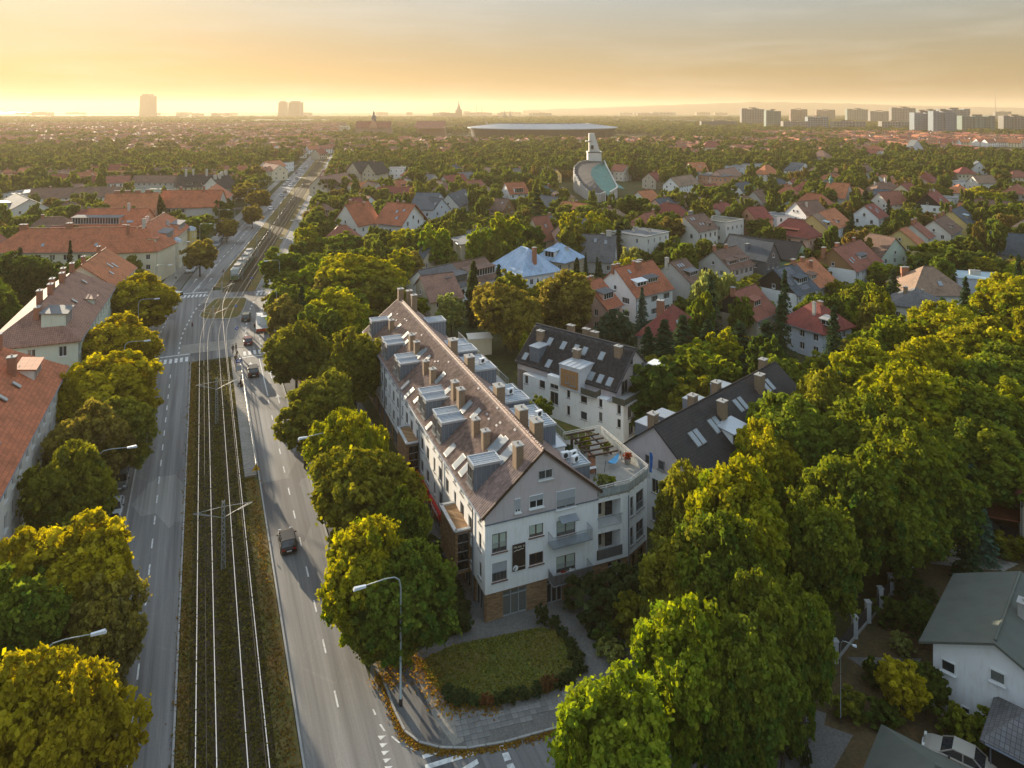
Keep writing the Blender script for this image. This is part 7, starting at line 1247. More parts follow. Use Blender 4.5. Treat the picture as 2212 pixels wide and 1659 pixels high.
for p in aw: q = MB(); q.box((p.x - cz.x) * .95, (p.y - cz.y) * .95, 0, .1, .1, 2.45); q.build('post', GALV, t)
KY = MB(); KY.lathe((0, 0, .3), [(.02, 0), (.36, .9), (.42, 2.2), (.34, 3.6), (.02, 4.4)], 10, 1, .5)
p = G(*cN(1960, 1560)).xy; t = thing('kayak', 'yellow green kayak lying in the yard behind the pale pink house', 'kayak', (*p, .3)); o = KY.build('hull', plain('kayak_lime', (.38, .42, .03), .4), t, (-1.8, .9, 0)); o.rotation_euler = (0, math.radians(90), math.radians(-28))
BIN = MB(); BIN.hexa([(-.26, -.3, 0), (.26, -.3, 0), (.26, .3, 0), (-.26, .3, 0), (-.3, -.36, .95), (.3, -.36, .95), (.3, .36, .95), (-.3, .36, .95)]); BINM = BIN.mesh('bin_body', DARKM); LID = MB(); LID.slab([(-.33, -.38, 1.0), (.33, -.38, 1.0), (.33, .38, 1.08), (-.33, .38, 1.08)], .06); LIDM = LID.mesh('bin_lid', DARKM)
for i, (x, y) in enumerate(((1900, 1400), (1965, 1440), (2060, 1480))): p = G(*cN(x, y)).xy; t = thing('wheelie_bin', f"dark wheelie bin in the yard, {['left', 'middle', 'right'][i]} of three", 'bin', (*p, 0), .4 * i, 'wheelie bins in the yard'); link('body', BINM, t); link('lid', LIDM, t)
p = G(*cN(1965, 760)).xy; o = link('tarpaulin', CR['bush'][1], None, (*p, 0)); m2 = CR['bush'][1].copy(); m2.materials.clear(); m2.materials.append(plain('tarp_blue', (.45, .52, .56), .6)); o.data = m2; o.scale = (.32, .16, .05); o.rotation_euler = (0, 0, -.4); tag(o, 'pale blue crumpled tarpaulin on the leaves of the yard', 'tarpaulin')
for x, y, h, r, kd, c, lab in ((1440, 1330, 4.5, 1.9, 'mid', 'gold', 'small golden shrub tree in the garden of the pale pink house'), (1590, 1320, 4, 1.5, 'mid', 'dark', 'dark young tree beside the golden shrub'), (1790, 1470, 2.8, 1.6, 'bush', 'green', 'green shrub by the garden wall behind the silver car'), (1990, 1560, 3, 1.7, 'bush', 'green', 'round green shrub right of the silver car'), (1270, 1120, 2.4, 1.4, 'bush', 'dark', 'dark shrub in the bare garden'), (1440, 560, 3, 1.6, 'bush', 'dark', 'dark bush at the top of the bare garden'), (1560, 650, 3, 1.8, 'bush', 'pine', 'dark bush behind the eave of the pale pink house'), (1440, 930, 2, 1.1, 'bush', 'pale', 'silvery shrub in the middle of the bare garden'), (1580, 880, 4, 1.6, 'mid', 'dark', 'dark shrub tree at the wall of the pale pink house'), (1100, 1330, 2, 1.5, 'bush', 'olive', 'olive shrub by the right lamp post'), (1300, 1370, 2, 1.5, 'bush', 'dark', 'dark shrub behind the mossy roof'), (1380, 740, 2.6, 1.8, 'bush', 'dark', 'dark shrub left in the bare garden'), (1850, 450, 6.5, 1.8, 'conifer', 'pine', 'dark fir behind the green grey roof'), (1880, 200, 8.5, 2.2, 'conifer', 'blue', 'blue spruce in front of the dark red shelter'), (1960, 340, 5.5, 1.6, 'conifer', 'blue', 'smaller blue spruce right of the larger one'), (1620, 320, 3, 1.8, 'bush', 'dark', 'dark bush beside the pale garden path'), (2120, 300, 2.6, 2.4, 'bush', 'olive', 'olive hedge bush under the kayak'), (655, 1580, 1.6, .5, 'bush', 'pine', 'small dark thuja at the gate, left'), (730, 1600, 1.9, .55, 'bush', 'pine', 'small dark thuja at the gate, middle'), (810, 1650, 2.1, .6, 'bush', 'pine', 'small dark thuja at the gate, right')):
    p = G(*c9(x, y)).xy; tree(p.x, p.y, h, r, kd, c, lab)
# courtyard behind the long building
m = MB(); m.poly([(*p, .02) for p in [G(*cF(x, y)).xy for x, y in ((480, 1240), (600, 1420), (1300, 1610), (1800, 1500), (1500, 1850), (1100, 1900), (400, 1500), (100, 900))]]); struct('courtyard_lawn', m, LAWN)
gq = G(*cE(1460, 700)).xy; t = thing('transformer_hut', 'small cream coloured flat roofed hut behind the roof boxes', 'hut', (*gq, 0), .2); q = MB(); q.box(0, 0, 0, 4.4, 3.4, 3.2); q.build('wall', PW['cream'], t); q = MB(); q.box(0, 0, 3.2, 4.8, 3.8, .15); q.build('roof', PW['pale'], t)
# ---------------- lamps, masts, signs ----------------
LP = MB(); LP.tube([(0, 0, 0), (0, 0, 1.0)], [.14, .13], 8); LP.tube([(0, 0, 1.0), (0, 0, 6), (0, 0, 9.6), (-.12, 0, 10.25), (-.5, 0, 10.55), (-1.2, 0, 10.62), (-2.9, 0, 10.5)], [.1, .085, .07, .06, .05, .045, .04], 8); LPM = LP.mesh('pole', LAMPG, True); HD = MB(); HD.hexa([(-3.8, -.17, 10.38), (-2.8, -.12, 10.4), (-2.8, .12, 10.4), (-3.8, .17, 10.38), (-3.7, -.13, 10.58), (-2.8, -.09, 10.55), (-2.8, .09, 10.55), (-3.7, .13, 10.58)]); HDM = HD.mesh('lamp_head', plain('lamp_head_pale', (.62, .66, .70), .4)); BS = MB(); BS.tube([(0, 0, 0), (0, 0, .7)], [.16, .15], 8); BSM = BS.mesh('base_sleeve', DARKM)
def lamp(p, rz, label, sc=1.0, group='curved street lamps'):
    t = thing('street_lamp', label, 'street lamp', (p[0], p[1], .05), rz, group); t.scale = (sc, sc, sc); link('pole', LPM, t); link('lamp_head', HDM, t); link('base_sleeve', BSM, t); return t
a1 = math.atan2(near_d.y, near_d.x) - math.pi / 2; a2 = math.atan2(far_d.y, far_d.x) - math.pi / 2
lamp(G(865.6, 1528).xy, a1, 'tall curved street lamp standing alone beside the corner lawn'); lamp(G(717, 1130).xy, a1, 'curved street lamp rising out of the right tree row'); lamp(G(212, 1185).xy, a1 + math.pi, 'curved street lamp between the parked cars on the left'); lamp(G(96, 1722).xy, a1 + math.pi, 'street lamp in the lower left whose head pokes out of the yellow trees', 1.0)
lamp(G(1815.8, 1562).xy, math.radians(150), 'grey lamp post with a short head at the leafy driveway', .61).scale = (.3, .61, .61)
for k, (s, side) in enumerate(((74, -1), (102, -1), (133, -1), (100, 1), (133, 1), (165, -1), (198, -1), (232, -1), (268, -1), (305, -1), (165, 1), (200, 1), (236, 1), (275, 1), (345, -1), (390, -1), (440, -1))):
    p = at(s, (oR(s) + 1.3) if side > 0 else (oL(s) - 3.6)); lamp(p.xy, heading(s) - math.pi / 2 + (0 if side > 0 else math.pi), f"street lamp on the {'right' if side > 0 else 'left'} kerb, {NTH[k]} of those near and past the junction")
MS = MB()
for sx in (-.2, .2):
    for sy in (-.14, .14): MS.beam((sx, sy, 0), (sx * .6, sy * .6, 7.2), .055)
for i in range(18):
    z = i * .4; f = 1 - .4 * z / 7.2; s_ = 1 if i % 2 else -1
    for sy in (-.14, .14): MS.beam((-.2 * f * s_, sy * f, z), (.2 * f * s_, sy * f, z + .4), .035)
MSM = MS.mesh('lattice', GALV); AR = MB()
for q_ in (-1, 1): AR.beam((0, 0, 5.4), (q_ * 2.4, 0, 6.4), .045); AR.beam((0, 0, 6.6), (q_ * 2.9, 0, 6.45), .035); AR.beam((q_ * 2.9, 0, 6.45), (q_ * 1.4, 0, 5.9), .035)
ARM = AR.mesh('cross_arm', GALV); sB = so(G(484, 1230))[0]; sA = so(G(470, 917))[0]; gap = sA - sB
for k, s in enumerate([sB, sA, so(G(456, 735))[0], 128, 160, 192, 226, 262, 300, 340]):
    p = at(s, 0); t = thing('tram_mast', f"lattice tram mast with cross arms between the tracks, {NTH[k] if k else 'nearest'}" + (' from the camera' if k else ' to the camera'), 'mast', (p.x, p.y, 0), heading(s) - math.pi / 2, 'tram masts'); link('lattice', MSM, t); link('cross_arm', ARM, t)
for o_ in (-1.76, 1.76): m = MB(); m.tube([at(s, o_, 5.9 + .12 * abs(math.sin((s - sB) / gap * math.pi))) for s in np.arange(-26, 420, 4)], .02, 4); tag(m.build('contact_wire', DARKM), f"{'left' if o_ < 0 else 'right'} overhead contact wire above the tram rails", 'wire')
# platform, railing, stop board, people
m = MB(); ribbon(m, 43, 92, 3.05, lambda s: mR(s) - .25, .28, .26); struct('tram_platform', m, PAVE)
t = thing('platform_railing', 'long pale railing between tram platform and right carriageway', 'railing'); q = MB()
for s in np.arange(44, 91, 1.6): p = at(s, mR(s) - .3); q.box(p.x, p.y, .28, .05, .05, 1.0)
q.build('posts', GALV, t)['kind'] = 'stuff'
for z in (1.25, .85): q = MB(); q.tube([at(s, mR(s) - .3, z) for s in np.arange(44, 91, 2)], .035, 5); q.build('rail', plain('pale_rail', (.55, .53, .48)), t)
q = MB(); p0_, p1_ = at(43.2, 3.1, .3), at(43.2, mR(43) - .3, .3); q.beam((p0_.x, p0_.y, 1.2), (p1_.x, p1_.y, 1.2), .05); [q.beam(p0_.lerp(p1_, k / 6), p0_.lerp(p1_, k / 6) + Vector((0, 0, .9)), .03) for k in range(7)]; q.build('end_rail', GALV, t)
def sign(p, label, kind, h=2.6, rz=None):
    t = thing('road_sign', label, 'sign', (p[0], p[1], .05), a1 if rz is None else rz); q = MB(); q.tube([(0, 0, 0), (0, 0, h)], .035, 6); q.build('pole', GALV, t); q = MB()
    if kind == 'round': q.lathe((0, 0, 0), [(0, 0), (.32, 0), (.32, .03), (0, .03)], 18); o = q.build('plate', plain('sign_blue', (.02, .10, .45), .4), t, (0, -.05, h)); o.rotation_euler = (math.radians(90), 0, 0); q = MB(); q.obox((0, -.1, h), (.17, 0, -.17), (0, .008, 0), (.04, 0, .04)); q.obox((.12, -.1, h - .06), (0, 0, -.1), (0, .008, 0), (.035, 0, 0)); q.obox((.06, -.1, h - .15), (.1, 0, 0), (0, .008, 0), (0, 0, .035)); q.build('arrow', WHITE, t)
    if kind == 'tri': Y_ = plain('sign_yellow', (.75, .42, .02), .5); q.poly([(-.5, -.05, h - .8), (.5, -.05, h - .8), (0, -.05, h + .1)]); q.poly([(-.5, -.01, h - .8), (.5, -.01, h - .8), (0, -.01, h + .1)]); q.build('plate', Y_, t); q = MB(); q.obox((0, -.07, h - .5), (.05, 0, 0), (0, .01, 0), (0, 0, .22)); q.obox((-.12, -.07, h - .62), (.1, 0, -.08), (0, .01, 0), (0, 0, .03)); q.obox((.12, -.07, h - .62), (.1, 0, -.08), (0, .01, 0), (0, 0, .03)); q.lathe((0, -.07, h - .22), [(0, 0), (.07, .02), (.07, .1), (0, .14)], 8); q.build('pictogram', DARKM, t)
    if kind == 'stop': q.box(0, -.05, h - 1.0, .9, .06, .62); q.build('plate', plain('stop_blue', (.02, .07, .34), .4), t); q = MB(); q.box(0, -.1, h - .82, .56, .02, .26); q.box(-.15, -.11, h - .56, .12, .02, .06); q.box(.15, -.11, h - .56, .12, .02, .06); q.build('tram_symbol', WHITE, t); q = MB(); q.box(0, 0, .5, .9, .06, 1.0); q.build('timetable', plain('timetable_grey', (.4, .42, .44), .4), t)
    if kind == 'light':
        q.box(0, 0, h - .3, .28, .22, .85); hs_ = q.build('housing', DARKM, t)
        for i, c in enumerate(((.5, .03, .02), (.02, .02, .01), (.01, .03, .01))): q = MB(); q.box(0, -.12, h + .3 - i * .26, .16, .03, .16); q.build('lens', plain(f'lens{i}', c, .3), hs_)
    return t
sign(at(42.3, mR(42) - .4).xy, 'yellow triangular warning sign at the near end of the platform', 'tri', 1.9); p = G(*c4(1533, 545)).xy; sign(at(so(p)[0], 4.1).xy, 'blue tram stop board among the waiting people', 'stop', 3.0)
sign(G(*cJ2(603, 660)).xy, 'blue round keep right sign on the grass island', 'round', 1.9); sign(G(*cJ2(610, 870)).xy, 'blue round sign at the near zebra crossing', 'round', 1.6); sign(G(*cJ2(752, 395)).xy, 'blue round sign beside the far tram track', 'round', 2.2)
for i, (x, y) in enumerate(((183, 890), (480, 345), (392, 520), (780, 900))): sign(G(*cJ2(x, y)).xy, ['traffic light at the left edge of the near tram crossing', 'traffic light beside the front of the tram', 'traffic light at the top corner of the grass island', 'traffic light by the right carriageway stop line'][i], 'light', 2.7)
SKIN = plain('skin', (.42, .26, .19), .6); HAIRM = plain('hair', (.04, .028, .02), .8)
def person(p, rz, label, top, legs, pose=0.0, seat=False):
    t = thing('person', label, 'person', (p[0], p[1], .28), rz); me = bpy.data.meshes.new('body'); k = .22 * pose
    J = dict(pel=(0, 0, .95), ch=(0, -.02, 1.32), ne=(0, 0, 1.5), hd=(0, -.02, 1.66), ls=(-.19, 0, 1.42), rs=(.19, 0, 1.42), le=(-.25, -.04 + k, 1.14), re=(.25, -.04 - k, 1.14), lh=(-.24, -.14 + k * 1.8, .9), rh=(.24, -.14 - k * 1.8, .9), lk=(-.1, -.03 - k, .5), rk=(.1, -.03 + k, .5), lf=(-.11, -k * 1.6, .07), rf=(.11, k * 1.6, .07), lt=(-.12, -.16 - k * 1.6, .04), rt=(.12, -.16 + k * 1.6, .04), lhp=(-.09, 0, .9), rhp=(.09, 0, .9))
    if seat: J.update(lk=(-.1, -.42, .92), rk=(.1, -.42, .92), lf=(-.11, -.42, .5), rf=(.11, -.42, .5), lt=(-.11, -.56, .47), rt=(.11, -.56, .47), lh=(-.16, -.35, 1.0), rh=(.16, -.35, 1.0)); t.location.z -= .45
    n = list(J); E_ = [('pel', 'ch'), ('ch', 'ne'), ('ne', 'hd'), ('ch', 'ls'), ('ls', 'le'), ('le', 'lh'), ('ch', 'rs'), ('rs', 're'), ('re', 'rh'), ('pel', 'lhp'), ('lhp', 'lk'), ('lk', 'lf'), ('lf', 'lt'), ('pel', 'rhp'), ('rhp', 'rk'), ('rk', 'rf'), ('rf', 'rt')]
    me.from_pydata([J[a] for a in n], [(n.index(a), n.index(b)) for a, b in E_], []); rr_ = dict(pel=.15, ch=.16, ne=.06, hd=.105, ls=.075, rs=.075, le=.05, re=.05, lh=.035, rh=.035, lk=.065, rk=.065, lf=.05, rf=.05, lt=.045, rt=.045, lhp=.1, rhp=.1)
    o = link('body', me, t); o.modifiers.new('skin', 'SKIN'); o.modifiers.new('sub', 'SUBSURF').render_levels = 1; sv = me.skin_vertices[0].data
    for i, a in enumerate(n): sv[i].radius = (rr_[a], rr_[a]); sv[i].use_root = a == 'pel'
    mm, tt, bb = nodes('clothes', .85); tcn = N(tt, 'ShaderNodeTexCoord'); sp = N(tt, 'ShaderNodeSeparateXYZ'); tt.links.new(tcn.outputs['Object'], sp.inputs[0]); mr = N(tt, 'ShaderNodeMath', operation='DIVIDE'); mr.inputs[1].default_value = 1.8; tt.links.new(sp.outputs[2], mr.inputs[0]); r_ = ramp(tt, [(0, (.03, .03, .03)), (.06, legs), (.53, top), (.835, (.42, .26, .19))]); r_.color_ramp.interpolation = 'CONSTANT'; tt.links.new(mr.outputs[0], r_.inputs[0]); tt.links.new(r_.outputs[0], bb.inputs['Base Color']); me.materials.append(mm)
    q = MB(); q.lathe((0, .015, 1.66), [(.115, -.02), (.118, .05), (.09, .11), (0, .135)], 10); q.build('hair', HAIRM, t, (0, 0, 0 if True else 0)); return t
for x, y, rz, lab, a_, b__, ps, st in ((1480, 418, a1, 'person in dark clothes walking away near the tracks', (.02, .02, .025), (.02, .02, .03), .8, False), (1514, 405, a1 + 2, 'person in black standing by the railing, farthest', (.015, .015, .015), (.02, .02, .02), .2, False), (1516, 450, a1 + 1, 'person half hidden behind the walker at the railing', (.05, .04, .035), (.02, .02, .03), .3, False), (1505, 482, a1 + 3, 'person in a brown jacket in the middle of the platform', (.09, .06, .045), (.015, .015, .02), .6, False), (1508, 532, a1 + 1.2, 'person with a pale top beside the blue stop board', (.3, .26, .24), (.25, .22, .2), .3, False), (1546, 622, a1 - 1.6, 'person in black sitting on the bench by the railing', (.012, .012, .012), (.015, .015, .02), 0, True)):
    p = G(*c4(x, y), .28); s, o_ = so(p); p = at(s, min(4.1, max(3.5, o_))); person(p.xy, rz, lab, a_, b__, ps, st)
    if st: t = thing('bench', 'dark bench at the platform railing', 'bench', (p.x, p.y, .28), a1 - 1.6); q = MB(); q.box(0, .1, .4, 1.5, .45, .06); q.build('seat', DARKW, t); [(lambda q: (q.box(d, .1, 0, .06, .4, .4), q.build('leg', DARKM, t)))(MB()) for d in (-.6, .6)]
# ---------------- vehicles ----------------
def loft(m, secs):
    for a, b in zip(secs, secs[1:]):
        n = len(a)
        for i in range(n): j = (i + 1) % n; m.poly([a[i], a[j], b[j], b[i]])
    m.poly(secs[0][::-1]); m.poly(secs[-1])
def car_meshes(kind):
    Ls, hw, hr, hb = dict(hatch=(4.2, .88, 1.46, .92), suv=(4.5, .93, 1.68, 1.05), sedan=(4.7, .9, 1.44, .92), van=(5.2, .98, 2.1, 1.2))[kind]; x0 = -Ls / 2; m = MB()
    def sec(x, w, z0, z1, c=.09): return [(x, -w, z0), (x, w, z0), (x, w, z1 - c), (x, w - c * 1.2, z1), (x, -w + c * 1.2, z1), (x, -w, z1 - c)]
    st = [(0, .72, .32, hb * .72), (.12, .82, .22, hb * .9), (.6, .98, .2, hb), (Ls - 1.3, 1, .2, hb), (Ls - .5, .95, .2, hb * .86), (Ls - .12, .82, .24, hb * .72), (Ls, .7, .34, hb * .6)]
    loft(m, [sec(x0 + a, hw * b, c, d) for a, b, c, d in st]); body = m.mesh('body', []) if False else m
    rr0, rr1, fr0, fr1 = dict(hatch=(.1, .55, 2.3, 3.1), suv=(.08, .45, 2.6, 3.3), sedan=(.75, 1.45, 2.7, 3.5), van=(.04, .2, 3.7, 4.5))[kind]; g = MB(); k = hw - .08; kt = hw - .24
    q = lambda x, w, z: [(x0 + x, -w, z), (x0 + x, w, z)]
    A_, B_, C_, D_ = q(rr0, k, hb - .02), q(rr1, kt, hr - .04), q(fr0, kt, hr - .04), q(fr1, k, hb - .02)
    g.poly([A_[0], A_[1], B_[1], B_[0]]); g.poly([D_[1], D_[0], C_[0], C_[1]]); g.poly([A_[0], B_[0], C_[0], D_[0]]); g.poly([A_[1], D_[1], C_[1], B_[1]])
    r = MB(); r.slab([(x0 + rr1 - .05, -kt - .03, hr), (x0 + fr0 + .05, -kt - .03, hr - .01), (x0 + fr0 + .05, kt + .03, hr - .01), (x0 + rr1 - .05, kt + .03, hr)], .06)
    for s_ in (-1, 1):
        for xa, xb in ((rr0, rr1), (fr1, fr0)): r.beam((x0 + xa, s_ * k, hb), (x0 + xb, s_ * kt, hr - .04), .07)
        xm = (rr1 + fr0) / 2; r.beam((x0 + xm, s_ * (k + .005), hb), (x0 + xm, s_ * (kt + .01), hr - .04), .08)
    wh = MB()
    n = 16
    for sgn in (-1, 1): pass
    wh = MB(); wh.lathe((0, 0, -.1), [(.0, 0), (.2, 0), (.31, .02), (.33, .05), (.33, .16), (.31, .2), (0, .2)], 14); rim = MB(); rim.lathe((0, 0, .1), [(0, .02), (.19, .01), (.2, 0)], 10)
    return dict(body=m, glass=g, roof=r, wheel=wh.mesh('tyre', RUBBER), rim=rim.mesh('rim', GALV), L=Ls, hw=hw, hb=hb, kind=kind)
LIGHTR = plain('tail_light', (.35, .015, .01), .3); LIGHTW = plain('head_light', (.7, .7, .66), .2); CG = plain('car_glass', (.03, .035, .04), .06, spec=.8); CM = {}; CP = {k: (plain('paint_' + k, c, .3, .0, var=.04, spec=.4)) for k, c in dict(black=(.012, .012, .014), maroon=(.14, .02, .035), white=(.62, .62, .62), silver=(.38, .39, .40), grey=(.14, .145, .15), blue=(.04, .08, .17), darkgreen=(.02, .045, .04), champagne=(.36, .33, .28)).items()}
BASES = {k: car_meshes(k) for k in ('hatch', 'suv', 'sedan', 'van')}
def car(p, rz, kind, colr, label, group=None, z=.03, near=False):
    b = BASES[kind]; key = (kind, colr)
    if key not in CM: CM[key] = (b['body'].mesh('body', CP[colr]), b['glass'].mesh('windows', CG), b['roof'].mesh('roof', CP[colr]))
    t = thing('van' if kind == 'van' else 'car', label, 'van' if kind == 'van' else 'car', (p[0], p[1], z), rz, group)
    for nm, d in zip(('body', 'windows', 'roof'), CM[key]): link(nm, d, t)
    for sx in (-b['L'] / 2 + .78, b['L'] / 2 - .82):
        for sy in (-1, 1): w = link('wheel', b['wheel'], t, (sx, sy * (b['hw'] - .1), .33)); w.rotation_euler = (math.radians(90 if sy < 0 else -90), 0, 0); link('rim', b['rim'], w)
    for sy in (-1, 1):
        for x, mt, nm in ((-b['L'] / 2 + .03, LIGHTR, 'tail_light'), (b['L'] / 2 - .1, LIGHTW, 'headlight')):
            kk = (nm, kind)
            if kk not in CM: q = MB(); q.box(0, 0, 0, .16, .3, .13); CM[kk] = q.mesh(nm, mt)
            link(nm, CM[kk], t, (x, sy * (b['hw'] - .3), b['hb'] * .66))
    for sx, nm in ((-1, 'number_plate'), (1, 'number_plate')):
        if nm not in CM: q = MB(); q.box(0, 0, 0, .04, .5, .11); CM[nm] = q.mesh(nm, WHITE)
        link(nm, CM[nm], t, (sx * (b['L'] / 2 + .015), 0, .45))
    for sy in (-1, 1):
        if 'mir' not in CM: q = MB(); q.box(0, 0, 0, .14, .2, .13); CM['mir'] = q.mesh('mirror', DARKM)
        link('mirror', CM['mir'], t, (.55 if kind != 'van' else 1.3, sy * (b['hw'] + .08), b['hb']))
    return t
H1 = math.atan2(near_d.y, near_d.x); g1 = 'cars driving away on the right carriageway'
for (x, y), kd, c, lab in ((c4(1835, 1640), 'hatch', 'black', 'black hatchback driving away alone beside the median grass'), (c4(1820, 925), 'hatch', 'black', 'dark car half hidden under the right trees'), (c4(1617, 548), 'suv', 'black', 'dark car with red tail lights next to the tram platform'), (c4(1584, 350), 'hatch', 'maroon', 'maroon car at the near zebra crossing'), (c4(1573, 200), 'suv', 'darkgreen', 'dark green car entering the junction')):
    p = G(x, y).xy; s, o_ = so(p); car(p, heading(s), kd, c, lab, g1)
for i, ((x, y), kd, c, lab) in enumerate(((c4(1990, 1262), 'hatch', 'white', 'white car parked under the right trees'), (c4(2040, 1372), 'sedan', 'grey', 'dark car parked under the right trees behind the white one'), (c8(250, 640), 'hatch', 'white', 'white car hidden behind the big yellow sided tree'))): p = G(x, y).xy; s, o_ = so(p); car(at(s, oR(s) + 1.3).xy, heading(s), kd, c, lab, 'cars parked under the right trees', .04)
for i, ((x, y), kd, c, lab) in enumerate((((255, 1106), 'sedan', 'silver', 'silver car parked by the left lamp post'), ((248, 1160), 'suv', 'black', 'black car parked in front of the silver one on the left'), ((280, 998), 'hatch', 'silver', 'pale car parked behind the left lamp head'), ((270, 1046), 'hatch', 'grey', 'grey car parked under the left trees'), ((262, 1210), 'hatch', 'white', 'white car parked lowest on the left'))): p = G(x, y).xy; s, o_ = so(p); car(at(s, oL(s) - 1.7).xy, heading(s) + math.pi, kd, c, lab, 'cars parked beside the left carriageway', .04)
p = G(*c1(1100, 1360)) if False else G(372, 648); car(p.xy, math.radians(170), 'van', 'white', 'white van parked at the mouth of the left side road')
for i, (x, y) in enumerate(((590, 1445), (648, 1402), (680, 1365), (765, 1280), (798, 1245), (840, 1185), (863, 1160), (915, 1100), (935, 1068), (970, 1048), (997, 1018), (1030, 988), (1110, 908), (1142, 886))):
    p = G(*cS(x, y)).xy; s, o_ = so(p); car(at(s, oL(s) - 1.4).xy, heading(s) + math.pi, ['van', 'hatch', 'sedan', 'suv', 'hatch'][i % 5] if i else 'van', ['white', 'silver', 'grey', 'black', 'grey', 'silver', 'blue'][i % 7], f"{['white', 'silver', 'grey', 'black', 'grey', 'silver', 'blue'][i % 7]} vehicle in the far parked row, {NTH[i]} from the tram", 'cars parked along the far left kerb', .04)
for i, (x, y) in enumerate(((1335, 818), (1415, 683), (1452, 645), (1560, 580), (1545, 552), (1600, 537), (1565, 505), (1520, 517), (1495, 540), (1610, 472), (1577, 447), (1630, 437), (1655, 437), (1605, 412), (1657, 405), (1670, 385), (1622, 390), (1465, 572))):
    p = G(*cS(x, y)).xy; s, o_ = so(p); o_ = -8.6 if o_ > -10.5 else -12.4; car(at(s, o_).xy, heading(s) + math.pi, 'van' if i in (8,) else R.choice(['hatch', 'suv', 'sedan']), ['white', 'silver', 'black', 'white', 'silver', 'white', 'grey', 'white'][i % 8], f"{['white', 'silver', 'black', 'white', 'silver', 'white', 'grey', 'white'][i % 8]} vehicle in oncoming avenue traffic, {NTH[i]} counted from the tram", 'oncoming cars on the far avenue')
p = G(*c9(1800, 1640)).xy; car((p.x, p.y), math.radians(142), 'sedan', 'champagne', 'silver beige car parked in the yard at the lower right corner', None, .04)
p = at(so(G(*cF(700, 480)))[0] if False else 60, 0)
# lorry with a white load waiting right of the junction
p = G(*c4(1668, 285)).xy; s, o_ = so(p); t = thing('lorry', 'white flat bed lorry with upright white loads beside the junction trees', 'lorry', (*at(s + 3, 9.7).xy, .03), heading(s + 3)); q = MB(); q.box(0, 0, .9, 7.0, 2.4, .25); q.build('flatbed', GALV, t); q = MB(); loft(q, [[(3.5, -1.15, .5), (3.5, 1.15, .5), (3.5, 1.15, 2.9), (3.5, -1.15, 2.9)], [(5.0, -1.15, .5), (5.0, 1.15, .5), (5.0, 1.1, 2.5), (5.0, -1.1, 2.5)], [(5.4, -1.1, .5), (5.4, 1.1, .5), (5.4, 1.05, 1.5), (5.4, -1.05, 1.5)]]); q.build('cab', CP['white'], t)
for x_, y_ in ((1.6, .4), (.4, .3), (-.8, -.4)): q = MB(); q.box(x_, y_, 1.15, .9, 1.2, 1.9); q.build('load', WHITE, t)
q = MB(); q.box(-3.55, 0, .6, .1, 2.2, .5); q.build('tail_board', plain('warning_red', (.5, .05, .03)), t)
for x_ in (-2.4, 3.9):
    for y_ in (-1.05, 1.05): w = link('wheel', BASES['van']['wheel'], t, (x_, y_, .45)); w.scale = (1.35, 1.35, 1.3); w.rotation_euler = (math.radians(90), 0, 0)
# tram
s0 = so(G(*cJ2(592, 345)))[0]; tr_o = -1.76; t = thing('tram', 'low floor tram with a dark windscreen waiting at the far platform', 'tram', (0, 0, 0)); TW = plain('tram_white', (.28, .30, .28), .35); TG = plain('tram_green', (.10, .15, .05), .4); TD = plain('tram_glass', (.03, .035, .04), .08, spec=.7); TROOF = plain('tram_roof', (.22, .21, .21), .6)
for k in range(4):
    a, b = at(s0 + k * 7.6, tr_o), at(s0 + k * 7.6 + 7.2, tr_o); c = (a + b) / 2; hd = math.atan2(a.y - b.y, a.x - b.x); q = MB(); fr_ = k == 0
    sec = lambda x, w, z0, z1: [(x, -w, z0), (x, w, z0), (x, w, z1 - .25), (x, w - .2, z1), (x, -w + .2, z1), (x, -w, z1 - .25)]
    loft(q, [sec(-3.6, 1.2, .3, 3.3), sec(2.6, 1.2, .3, 3.3)] + ([sec(3.4, 1.15, .3, 3.1), sec(4.1, .95, .35, 2.0)] if fr_ else [sec(3.6, 1.2, .3, 3.3)])); bd = q.build('car_section', TW, t, (c.x, c.y, .15), hd); q = MB()
    for sy in (-1, 1): q.box(-.4, sy * 1.205, 1.35, 6.0, .02, 1.25)
    if fr_: q.poly([(3.43, -1.0, 3.0), (3.43, 1.0, 3.0), (4.13, .86, 1.4), (4.13, -.86, 1.4)])
    q.build('glazing', TD, bd); q = MB()
    for sy in (-1, 1): q.box(-.1, sy * 1.21, .3, 7.0 if not fr_ else 6.4, .02, .55)
    if fr_: q.poly([(4.12, -.9, 1.35), (4.12, .9, 1.35), (4.15, .9, .4), (4.15, -.9, .4)])
    q.build('skirt', TG, bd); q = MB(); q.box(-1.0, 0, 3.3, 3.2, 1.7, .4); q.build('roof_equipment', TROOF, bd)
    if k < 3: q = MB(); q.box(-3.75, 0, .4, .5, 2.1, 2.7); q.build('bellows', DARKM, bd)
    if k == 1: q = MB(); q.beam((0, -.6, 3.7), (1.0, 0, 4.8), .06); q.beam((0, .6, 3.7), (1.0, 0, 4.8), .06); q.beam((1.0, 0, 4.8), (0, 0, 5.6), .06); q.beam((0, -.8, 5.6), (0, .8, 5.6), .08); q.build('pantograph', DARKM, bd)
# small pavilion dome
p = G(712, 652).xy; t = thing('pavilion', 'small pavilion with a shiny ribbed dome among the avenue trees', 'pavilion', (*p, 0)); q = MB(); q.lathe((0, 0, 0), [(3.6, 0), (3.6, 2.6)], 16); q.build('wall', PW['white'], t); q = MB(); q.lathe((0, 0, 2.6), [(4.1, 0), (3.9, .9), (3.3, 2), (2.3, 2.9), (1, 3.4), (0, 3.5)], 24); q.build('dome', plain('dome_metal', (.30, .33, .38), .3, .6), t)
